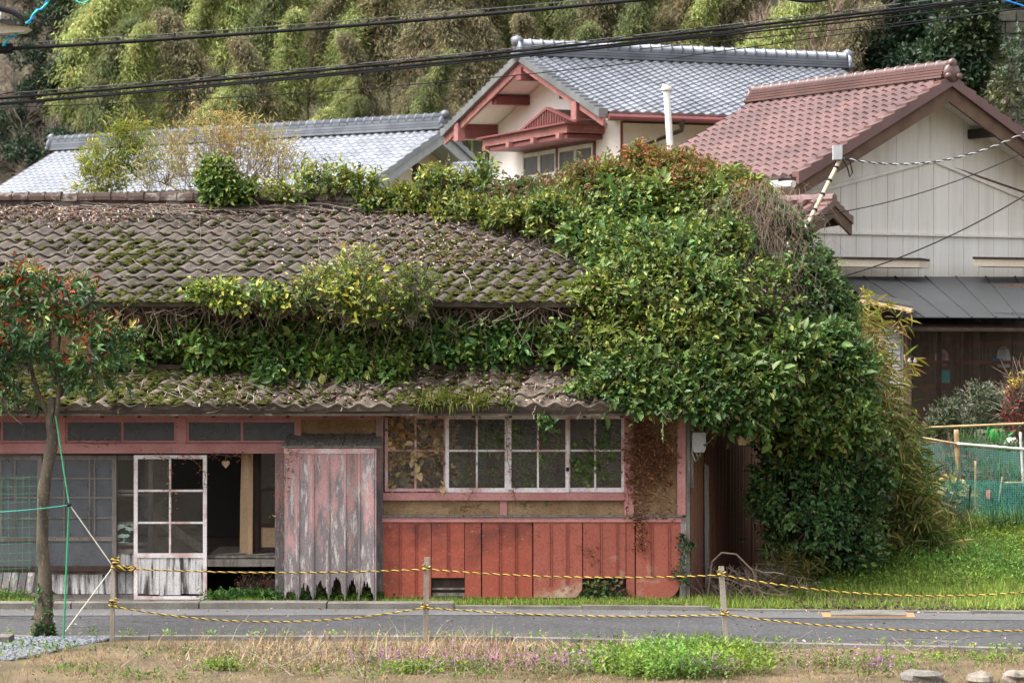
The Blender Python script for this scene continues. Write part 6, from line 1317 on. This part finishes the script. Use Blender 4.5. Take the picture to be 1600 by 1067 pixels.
bush("oleander_shrub", "rounded grey green shrub with bare stems before the veranda", "shrub", [blob(1505,650,7.6,.35,.35,.28), blob(1535,635,7.6,.35,.3,.22), blob(1480,660,7.6,.2,.2,.2), blob(1555,650,7.6,.18,.2,.14)], 520, 7, .16, .07, .022, [(.085,.11,.05), (.11,.13,.06), (.06,.08,.035)], (3,2,2), stem=TWIG, nst=170, str_=.006, stl=.3)
g = G(); base = at(1535,692,7.5)
for i in range(16): g.tube(wander(base+Vector((random.uniform(-.2,.15),0,0)), at(random.uniform(1480,1565), random.uniform(640,660), 7.5), 5, .05), [.018,.016,.013,.01,.007,.004], 5, cap=False)
tag(part("shrub_stems", g, TWIG), "bare crooked stems under the grey green veranda shrub", "stems")
c = at(1464, 688, 7.9); po = thing("plant_pot", "round dark brown glazed pot at the veranda corner", "pot", tuple(c)); part("vessel", G().lathe(c, [(.10,0),(.17,.05),(.225,.15),(.235,.24),(.21,.31),(.19,.33),(.205,.355),(.17,.355),(.16,.3)], 20), mat("brown_glaze", (.075,.045,.045), (.10,.06,.055), rough=.35), po, smooth=True); part("soil", G().lathe(c, [(.165,.28),(.16,.3)], 16), SOIL, po)
c = at(1558, 690, 7.0); wc = thing("watering_can", "bright green plastic watering can beside the veranda shrub", "watering can", tuple(c)); CAN = mat("green_can", (.02,.24,.04), (.02,.20,.03), rough=.4, bump=0)
part("body", G().lathe(c, [(.10,0),(.115,.02),(.115,.16),(.095,.19),(.06,.195)], 18), CAN, wc, smooth=True); part("spout", G().tube([c+Vector((.09,0,.05)), c+Vector((.2,0,.1)), c+Vector((.29,0,.17))], [.03,.022,.018], 9), CAN, wc); part("rose", G().tube([c+Vector((.29,0,.17)), c+Vector((.33,0,.20))], [.02,.045], 10), TEALW, wc)
part("handle", G().tube([c+Vector((-.04,0,.19)), c+Vector((-.05,0,.26)), c+Vector((-.13,0,.24)), c+Vector((-.15,0,.12)), c+Vector((-.11,0,.04))], .014, 7), CAN, wc)
c = at(1582, 696, 6.8); rock("white_bucket_lid", "white rounded tub lying right of the watering can", (c.x, c.y, c.z+.05), (.14,.1,.07), 61, WHITEPL, "tub"); c = at(1535, 685, 7.2); rock("pale_stone", "pale stone under the veranda shrub left of the watering can", (c.x, c.y, c.z+.05), (.13,.1,.10), 62, STONE, "stone")
gbush("nandina_shrub", "red berried dark shrub at the right frame edge", 1592, 655, 6.2, .22, .28, 150, [(.20,.02,.03), (.09,.06,.03), (.05,.08,.02), (.30,.03,.04)], (3,2,2,2))
gbush("yellow_flower_sprig", "yellow flowering sprig at the right frame edge above the red shrub", 1596, 605, 6.2, .12, .08, 26, [(.5,.38,.03), (.3,.28,.04)], (2,1), cat="plant")
gbush("pale_cabbage_plant", "pale yellow green leafy vegetable behind the low net", 1475, 778, 4.5, .2, .12, 60, [(.32,.36,.09), (.26,.32,.07), (.42,.38,.16)], (2,2,1), L=.11, W=.07, cat="plant"); gbush("pale_cabbage_plant", "creamy leafed vegetable just right of the pale yellow green one", 1496, 785, 4.4, .13, .12, 36, [(.45,.38,.22), (.36,.36,.12)], (2,2), L=.10, W=.06, cat="plant")
gbush("red_stem_plant", "red leaved plant in the net beds left of the bamboo cane", 1500, 735, 5.2, .3, .18, 90, [(.28,.05,.05), (.16,.09,.05), (.12,.13,.04)], (2,2,1), cat="plant")
def gtuft(name, label, cat, spots, n, ln, wd, pal, w):
    P_ = []
    for px, py, Y, r in spots:
        for i in range(n): c = at(px+random.gauss(0, r), py, Y+random.gauss(0, .15)); P_.append((c.x, c.y, c.z))
    o = link(name, grass_tufts(name, "", "", P_, 9, ln, wd, pal, w, spread=1.0, droopy=.8, seg=4), None); return tag(o, label, cat)
ONION = [(.05,.12,.04), (.08,.16,.05), (.06,.13,.06), (.14,.19,.06)]
gtuft("daylily_bed", "row of arching dark green leaves behind the upper net", "plants", [(1560,740,5.6,22),(1600,745,5.6,20),(1520,700,6.6,24),(1575,705,6.5,20),(1455,735,5.4,18)], 11, .42, .018, ONION, (3,3,3,1))
gtuft("daffodil_clump", "clump of upright daffodil leaves at the top of the bank", "plant", [(1560,822,3.3,9)], 12, .45, .016, ONION, (3,3,3,1)); gtuft("daffodil_clump", "smaller clump of strappy leaves at the right edge of the bank top", "plant", [(1597,820,3.4,7)], 8, .4, .015, ONION, (3,3,3,1)); gtuft("bamboo_grass_tuft", "grassy brownish tufts along the foot of the bamboo grass", "grass", [(1440,830,3.4,16),(1480,832,3.3,18),(1520,826,3.4,10)], 12, .38, .014, SASA, (3,3,2,1,2))
gbush("bank_shrub", "dull green low shrub between the bamboo grass and the low net", 1465, 815, 3.6, .35, .16, 160, [(.06,.09,.03), (.10,.12,.05), (.13,.12,.06)], (3,2,1), L=.07, W=.02); gbush("purple_leaf_plant", "dark purplish plants behind the low net at right", 1580, 780, 4.6, .35, .14, 120, [(.05,.05,.05), (.07,.09,.04), (.09,.06,.06)], (2,2,1), cat="plant")
tag(part("seed_packet", G().box(at(1541,0,3.9).x, at(1547,0,3.9).x, 3.9, 3.91, at(0,779,3.9).z, at(0,765,3.9).z), mat("packet_print", (.55,.13,.09), (.6,.5,.42), scale=(30,30,30))), "small red and white seed packet on a stick in the low net bed", "packet")
o = grass_tufts("garden_grass", "", "", [(lambda c: (c[0], c[1], ground_z(c[0], c[1])))(((random.uniform(1415,1960)-800)*(Y_+CAMD)/FPX, Y_)) for Y_ in [random.uniform(3.6, 9.4) for _ in range(5200)]], 5, .16, .010, ONION+VG, (2,2,2,1,2,2,2,0,0), spread=1.2, droopy=.7, seg=3)
tag(link("garden_grass", o, None, kind='stuff'), "mixed green growth filling the garden beds behind the nets", "grass")
# ------------------------------------------------------------------ shrubs behind the derelict roof
bush("yellow_scrub", "hazy yellow straw coloured scrub rising behind the mossy ridge at left", "shrub", [blob(320,265,9,.8,.5,.42), blob(260,275,9,.6,.4,.35), blob(390,270,9.2,.55,.5,.35), blob(350,240,9.2,.35,.3,.25), blob(420,275,9.2,.3,.3,.25)], 480, 8, .42, .11, .016, [(.38,.32,.13), (.32,.29,.11), (.42,.34,.16), (.22,.23,.08)], (3,3,2,2), m=LEAFMATTE, stem=TWIG, nst=300, str_=.005, stl=.5, upb=1.3, rough=.4)
bush("yellow_bamboo_sprig", "bright yellow green bamboo sprig standing up behind the ridge at left", "bamboo", [blob(208,225,9.5,.22,.2,.28), blob(205,260,9.5,.25,.2,.2), blob(160,290,9.3,.3,.25,.2), blob(150,260,9.3,.12,.12,.3)], 330, 7, .24, .13, .02, [(.30,.32,.05), (.24,.28,.04), (.38,.36,.08)], (3,3,2), m=LEAFMATTE, stem=TWIG, nst=90, str_=.005, stl=.5, upb=.9)
# ------------------------------------------------------------------ wooded hillside
def bamboo_meshes(pal, w, seed, h=8.5, nl=9500):
    """one arching bamboo: culm and feathery foliage, base at the origin"""
    global RNG; keep = RNG; RNG = np.random.default_rng(seed); random.seed(seed)
    lean = random.uniform(.8, 1.9)*random.choice((-1, 1)); pts = []
    for k in range(13):
        t = k/12; pts.append(Vector((lean*t**2.6*1.5, -.6*t**2.5, h*(t - .10*t**4))))
    g = G().tube(pts, [.07*(1-.9*k/12)+.006 for k in range(13)], 6); cul = g.mesh("culm", True); cul.materials.append(CULM)
    gs = []; A = np.array([list(p_) for p_ in pts]); nb = nl//34
    for b in range(nb):
        t = .2 + .8*random.random()**.9; f = t*12; i0 = min(int(f), 11); o = A[i0]+(A[i0+1]-A[i0])*(f-i0); az = random.uniform(0, 2*math.pi); R_ = (.16+1.25*(1-t)**.75*min(1, t*2.2))*random.uniform(.5, 1.25)
        n = 34; s = RNG.random(n)[:,None]**.6; dr = np.array([math.cos(az), math.sin(az), 0]); p = o + dr*R_*s + np.array([0,0,1.])*(.45*s - .45*s**2)*R_ + RNG.normal(size=(n,3))*.17
        d = unit(dr*.5 + rnd_dirs(n)*.6 + np.array([0,0,-.6])); base = pick_cols(1, pal, w, .14); c = base*(1+.15*RNG.normal(size=(n,1))).clip(.6,1.5)
        gs.append(leaf_geo(p, d, unit(np.array([0,-.3,.8])+rnd_dirs(n)*.7), .24*(.6+.6*RNG.random(n)), .042, c, simple=True, droop=.2))
    V_, L_, S_, C_ = merge(gs); fo = np_mesh("foliage", V_, L_, S_, C_.clip(0,1), LEAFMATTE); RNG = keep; return cul, fo
CULM = mat("green_culm", (.17,.20,.06), (.13,.15,.05), rough=.5, bump=0)
YB = [(.38,.41,.145), (.32,.36,.125), (.44,.46,.185), (.25,.30,.10)]; OB = [(.20,.225,.09), (.155,.185,.075), (.25,.26,.11), (.11,.14,.06)]; BB = [(.27,.235,.13), (.21,.185,.105), (.33,.285,.165), (.16,.155,.08)]  # leaf colours paled and greyed in place of distance haze
kinds = {}
for kk, (pal, lb, grp) in {'y': (YB, "feathery yellow green bamboo plume on the wooded hillside", "yellow green bamboo on the hillside"), 'o': (OB, "darker olive green bamboo plume on the wooded hillside", "olive bamboo on the hillside"), 'b': (BB, "brownish withered bamboo plume on the wooded hillside", "brownish bamboo on the hillside")}.items():
    kinds[kk] = []
    for s_ in range(3):
        cul, fo = bamboo_meshes(pal, (3,3,2,2), 100+s_+ord(kk)*10); kinds[kk].append((cul, fo, lb, grp))
def hill_z(x, y): return ground_z(x, y) + (1.2*math.sin(x*.09+1)+.8*math.sin(x*.21+y*.13) if y > 56 else 0)
def plant_bamboo(kk, px, Y, sc):
    x = (px-800)*(Y+CAMD)/FPX; cul, fo, lb, grp = random.choice(kinds[kk]); lb = {'y': "yellow green", 'o': "olive green", 'b': "withered brownish"}[kk] + " bamboo " + ("low on the slope" if Y < 70 else "halfway up the slope" if Y < 86 else "high on the slope") + (" above the left part of the long silver roof" if px < 380 else " above the right part of the long silver roof" if px < 690 else " above the white house gable" if px < 960 else " above the ridge of the white house"); t = thing("hill_bamboo", lb, "bamboo", (x, Y, hill_z(x, Y)-.2), grp)
    t.rotation_euler = (0, 0, random.uniform(-.9, .9)); t.scale = (sc*random.uniform(.9,1.15),)*2 + (sc,)
    for nm_, me in (("culm", cul), ("foliage", fo)):
        o = bpy.data.objects.new(nm_, me); COL.objects.link(o); o.parent = t
        if nm_ == "foliage": o['kind'] = 'stuff'
random.seed(77)
def choose(px, py):
    if px < 130: return None
    if px < 560: return ('y' if random.random() < .8 else 'o') if py < 150 else random.choice('yobb')
    if px < 850: return random.choice('yooo') if py < 130 else random.choice('ob')
    return random.choice('obby')
for Y, z0, step, sc, pyc in ((63, 0, 40, .62, 200), (67, 0, 42, .82, 160), (73, 0, 42, .98, 110), (81, 0, 44, 1.02, 60), (90, 0, 48, 1.1, 20), (101, 0, 54, 1.15, -20)):
    px = (60 if Y < 70 else 20) + random.uniform(0, 30)
    while px < 1300:
        kk = choose(px + random.uniform(-40, 40), pyc + random.uniform(-25, 25))
        if kk and not (px < 260 and Y > 78) and not (px > 1180 and random.random() < .6): plant_bamboo(kk, px, Y+random.uniform(-2, 2), sc*random.uniform(.8, 1.2))
        px += step*random.uniform(.7, 1.3)
# evergreen trees
def evergreen(seed, pal, w, lobes=11, R_=1.9, n=2600, L=.2):
    global RNG; keep = RNG; RNG = np.random.default_rng(seed); random.seed(seed)
    bl = [(random.gauss(0, R_*.5), random.gauss(0, R_*.4), random.uniform(1.6, 6.2), random.uniform(.7, 1.25)*R_*.5, random.uniform(.7, 1.2)*R_*.5, random.uniform(.5, .9)*R_*.5) for _ in range(lobes)]
    p, nm = blob_points(bl, n, .25, keepback=.6); gs, _, _ = twig_leaves(p, nm, 7, .4, L, L*.42, pal, w, simple=True)
    V_, L_, S_, C_ = merge(gs); fo = np_mesh("crown", V_, L_, S_, C_.clip(0,1), LEAF); g = G(); g.tube([(0,0,-.5), (.1,0,1.5), (-.1,.1,3.2), (.05,0,5)], [.2,.16,.11,.05], 7)
    for b in bl: g.tube([(0,0,random.uniform(.8, 2.5)), (b[0]*.5, b[1]*.5, b[2]*.7), b[:3]], [.08,.05,.02], 5)
    tr = g.mesh("trunk", True); tr.materials.append(BARK); RNG = keep; return tr, fo
def plant_tree(meshes, name, label, px, Y, sc, group=None, cat="tree", zoff=0):
    x = (px-800)*(Y+CAMD)/FPX; t = thing(name, label, cat, (x, Y, hill_z(x, Y)-.2+zoff), group); t.rotation_euler = (0,0,random.uniform(0,6.2)); t.scale = (sc, sc, sc*random.uniform(.85,1.1))
    for o_name, me in zip(("trunk", "crown"), meshes):
        o = bpy.data.objects.new(o_name, me); COL.objects.link(o); o.parent = t
        if o_name == "crown": o['kind'] = 'stuff'
EV = [evergreen(200+i, [(.018,.042,.018), (.026,.058,.022), (.04,.075,.028), (.015,.032,.014)], (3,3,2,2)) for i in range(3)]
EG = [evergreen(230+i, [(.04,.075,.022), (.055,.095,.028), (.03,.06,.02)], (3,3,2)) for i in range(2)]
random.seed(5)
for px, Y, sc, lb in ((1330,84,1.25,0),(1400,80,1.3,0),(1455,84,1.35,0),(1290,90,1.2,0),(1370,94,1.5,0),(1440,96,1.5,0),(1490,90,1.1,0),(1300,74,.75,0),(1380,72,.8,0),(1440,72,.75,0),(1250,98,1.3,0),(1560,104,1.5,0),(1330,104,1.5,0),(1640,74,1.1,0),(1700,70,1.0,0),(1770,76,1.2,0),(1830,70,1.0,0),(1680,92,1.5,0),(1780,98,1.5,0),(1470,66,.8,0),(1500,70,1.0,0),(1480,78,1.2,0),(1430,66,.7,0)):
    plant_tree(random.choice(EV), "evergreen_tree", "dark evergreen tree " + ("low" if Y < 75 else "midway" if Y < 92 else "high") + " on the hillside behind the " + ("far end of the silver roof" if px < 1345 else "red roof" if px < 1445 else "red roof beside the stone wall" if px < 1600 else "beige house beyond the stone wall"), px, Y, sc, "dark evergreens on the hillside at right")
for px, Y, sc in ((95,72,.62),(60,66,.55),(130,66,.5),(110,78,.7),(40,64,.45),(20,70,.5)): plant_tree(random.choice(EV), "evergreen_tree", "dark evergreen tree at the left edge of the hillside, " + ("lower" if Y < 67 else "upper") + (" one nearest the frame edge" if px < 65 else " one beside the bamboo"), px, Y, sc, "dark evergreens on the hillside at left")
for px, Y, sc in ((205,86,.75),(225,90,.8),(310,92,.8),(335,96,.8),(640,88,.7)): plant_tree(random.choice(EV), "evergreen_tree", "dark evergreen crown poking out of the bamboo " + ("above the long silver roof at far left" if px < 260 else "above the middle of the long silver roof" if px < 500 else "left of the white house ridge"), px, Y, sc, "dark evergreens in the bamboo")
for px, Y, sc in ((215,98,.9),(300,104,1.0),(560,106,1.0),(150,92,.8),(40,84,.7),(5,96,.9),(100,100,.9),(20,56,.42),(-8,57,.5),(55,55,.36),(40,60,.45),(700,108,1.0)): plant_tree(random.choice(EG), "broadleaf_tree", "mid green broadleaf tree among the hillside bamboo", px, Y, sc, "broadleaf trees on the hillside")
# bare brush and bare trees
def bare(seed, h, n, m, spread=.5, name="branches"):
    random.seed(seed); g = G()
    def grow(p, d, ln, r, lvl):
        e = p + d*ln; mid = p.lerp(e, .5)+Vector((random.gauss(0,.06)*ln, random.gauss(0,.06)*ln, 0)); g.tube([p, mid, e], [r, r*.8, r*.6], 4 if lvl > 1 else 3, cap=False)
        if lvl == 0: return
        for _ in range(3 if lvl > 1 else 4):
            q = p.lerp(e, random.uniform(.45, 1)); dd = (d + Vector((random.gauss(0,spread), random.gauss(0,spread), random.gauss(.12,spread*.6)))).normalized(); grow(q, dd, ln*random.uniform(.55,.8), r*.58, lvl-1)
    for _ in range(n): grow(Vector((random.gauss(0,.3), random.gauss(0,.3), -.2)), Vector((random.gauss(0,.22), random.gauss(0,.2), 1)).normalized(), h*.42, .055*h/4, 4)
    me = g.mesh(name, False); me.materials.append(m); return me
GREYBR = mat("grey_brush", (.20,.155,.13), (.15,.11,.095), scale=(2,2,2), rough=.9, bump=0); PALEBR = mat("pale_branch", (.33,.25,.185), (.26,.19,.14), scale=(2,2,2), rough=.9, bump=0)
BR = [bare(300+i, 4.0, 3, GREYBR) for i in range(3)]; PB = [bare(320+i, 5.5, 4, PALEBR, .3) for i in range(2)]
random.seed(9)
def plant_bare(me, label, px, Y, sc, grp, cat):
    x = (px-800)*(Y+CAMD)/FPX; o = bpy.data.objects.new("bare_shrub" if cat == "shrub" else "bare_tree", me); COL.objects.link(o); o.location = (x, Y, hill_z(x, Y)); o.rotation_euler = (0,0,random.uniform(0,6)); o.scale = (sc,)*3; tag(o, label, cat, grp)
for i in range(120):
    Y = random.uniform(58, 112); plant_bare(random.choice(BR), "leafless grey brown shrub " + ("low" if Y < 76 else "midway" if Y < 94 else "high") + " on the hillside at the upper left corner", random.uniform(-50, 240 if Y > 75 else 100), Y, random.uniform(.55, 1.0), "bare brush at the upper left", "shrub")
for px, Y, sc in ((1245,70,1.0),(1275,71,1.1),(1300,69,.9),(1330,70,1.0),(1225,72,.9),(1262,67,.8),(1350,72,.9)): plant_bare(random.choice(PB), "leafless pale brown tree behind the far end of the silver roof", px, Y, sc, "bare trees behind the silver roof", "tree")
for px, Y in ((900,78),(930,80),(870,82),(300,102),(340,104)): plant_bare(random.choice(PB), "leafless pale tree among the upper bamboo", px, Y, .9, "bare trees in the bamboo", "tree")
random.seed(13)
for px, Y in ((1225,66),(1260,65),(1300,65),(1340,66),(1200,68)): plant_bamboo('y' if px > 1240 else 'b', px, Y, .42)
# stone retaining wall at the upper right
WY = 60; a = at(1488, 230, WY); b = at(1860, 230, WY); zt1 = at(0, 20, WY).z
rw = thing("retaining_wall", "mossy dark stone retaining wall on the slope at the upper right corner", "wall", (a.x, WY, a.z))
part("backing", G().box(a.x-.3, b.x, WY+.12, WY+.6, a.z-6, zt1), DARK, rw)
WST = mat("dark_wall_stone", (.10,.09,.082), (.06,.058,.05), (.055,.065,.02), scale=(.7,.7,.7), thr=(.4,.6), scale2=2, thr2=(.5,.62), rough=.95, bump=.8, bscale=6, rnd=.25)
z = a.z-2; row = 0; random.seed(4)
while z < zt1-.1:
    h_ = .42; x_ = a.x - .3 + (row % 2)*.35 - .4
    if row < 4: pass
    while x_ < b.x:
        w_b = random.uniform(.65, 1.0); part("stone", G().box(x_+.02, x_+w_b-.02, WY-random.uniform(0,.06)+.0, WY+.12, z+.02, z+h_-.02), WST, rw); x_ += w_b
    z += h_; row += 1
bush("wall_creeper", "leafy creeper over the left side of the stone retaining wall", "creeper", [blob(1500,80,WY-.6,.8,.5,1.6), blob(1530,60,WY-.4,.5,.4,.5), blob(1490,140,WY-.6,.6,.5,1.0)], 900, 7, .4, .19, .1, [(.03,.055,.02), (.045,.075,.022), (.02,.04,.015)], (3,3,2), m=LEAF, nst=30, str_=.01)
bush("edge_shrub", "grey green shrub at the right edge before the stone retaining wall", "shrub", [blob(1605,130,40,.7,.5,.8), blob(1600,95,40,.4,.4,.5)], 300, 7, .3, .15, .06, [(.10,.12,.06), (.07,.09,.04)], (3,2), nst=30, str_=.008)

# ------------------------------------------------------------------ wear on the road: hairline cracks, grit and blown leaves at the edges
random.seed(91); road_o = bpy.data.objects["road"]
for i in range(16):
    x = random.uniform(-6.5, 6.5); y = random.uniform(road_near(x)+.3, road_far(x)-.8); pts = [Vector((x, y, .0))]; a_ = random.uniform(-.5, .5)+random.choice((0, 0, math.pi/2))
    for k in range(random.randint(7, 16)): a_ += random.gauss(0, .35); pts.append(pts[-1]+Vector((math.cos(a_)*.14, math.sin(a_)*.14, 0)))
    g = G(); vs = []
    for k, q in enumerate(pts): w_ = .010*(1-abs(2*k/(len(pts)-1)-1)**2)+.003; vs += [(q.x, q.y-w_, .0078), (q.x+.3*w_, q.y+w_, .0078)]
    g.add(vs, [(2*k, 2*k+2, 2*k+3, 2*k+1) for k in range(len(pts)-1)]); part("road_crack", g, DARK, road_o)
pts = []
for i in range(420):
    x = random.uniform(-7, 7); y = random.choice((road_near(x)+abs(random.gauss(0, .12)), road_far(x)-abs(random.gauss(0, .18)), random.uniform(road_near(x), road_far(x)))); pts.append((x, y, .018))
lo = litter(None, pts, .035, name="road_litter"); tag(lo, "small dead leaves and grit blown along the road edges", "leaf litter")
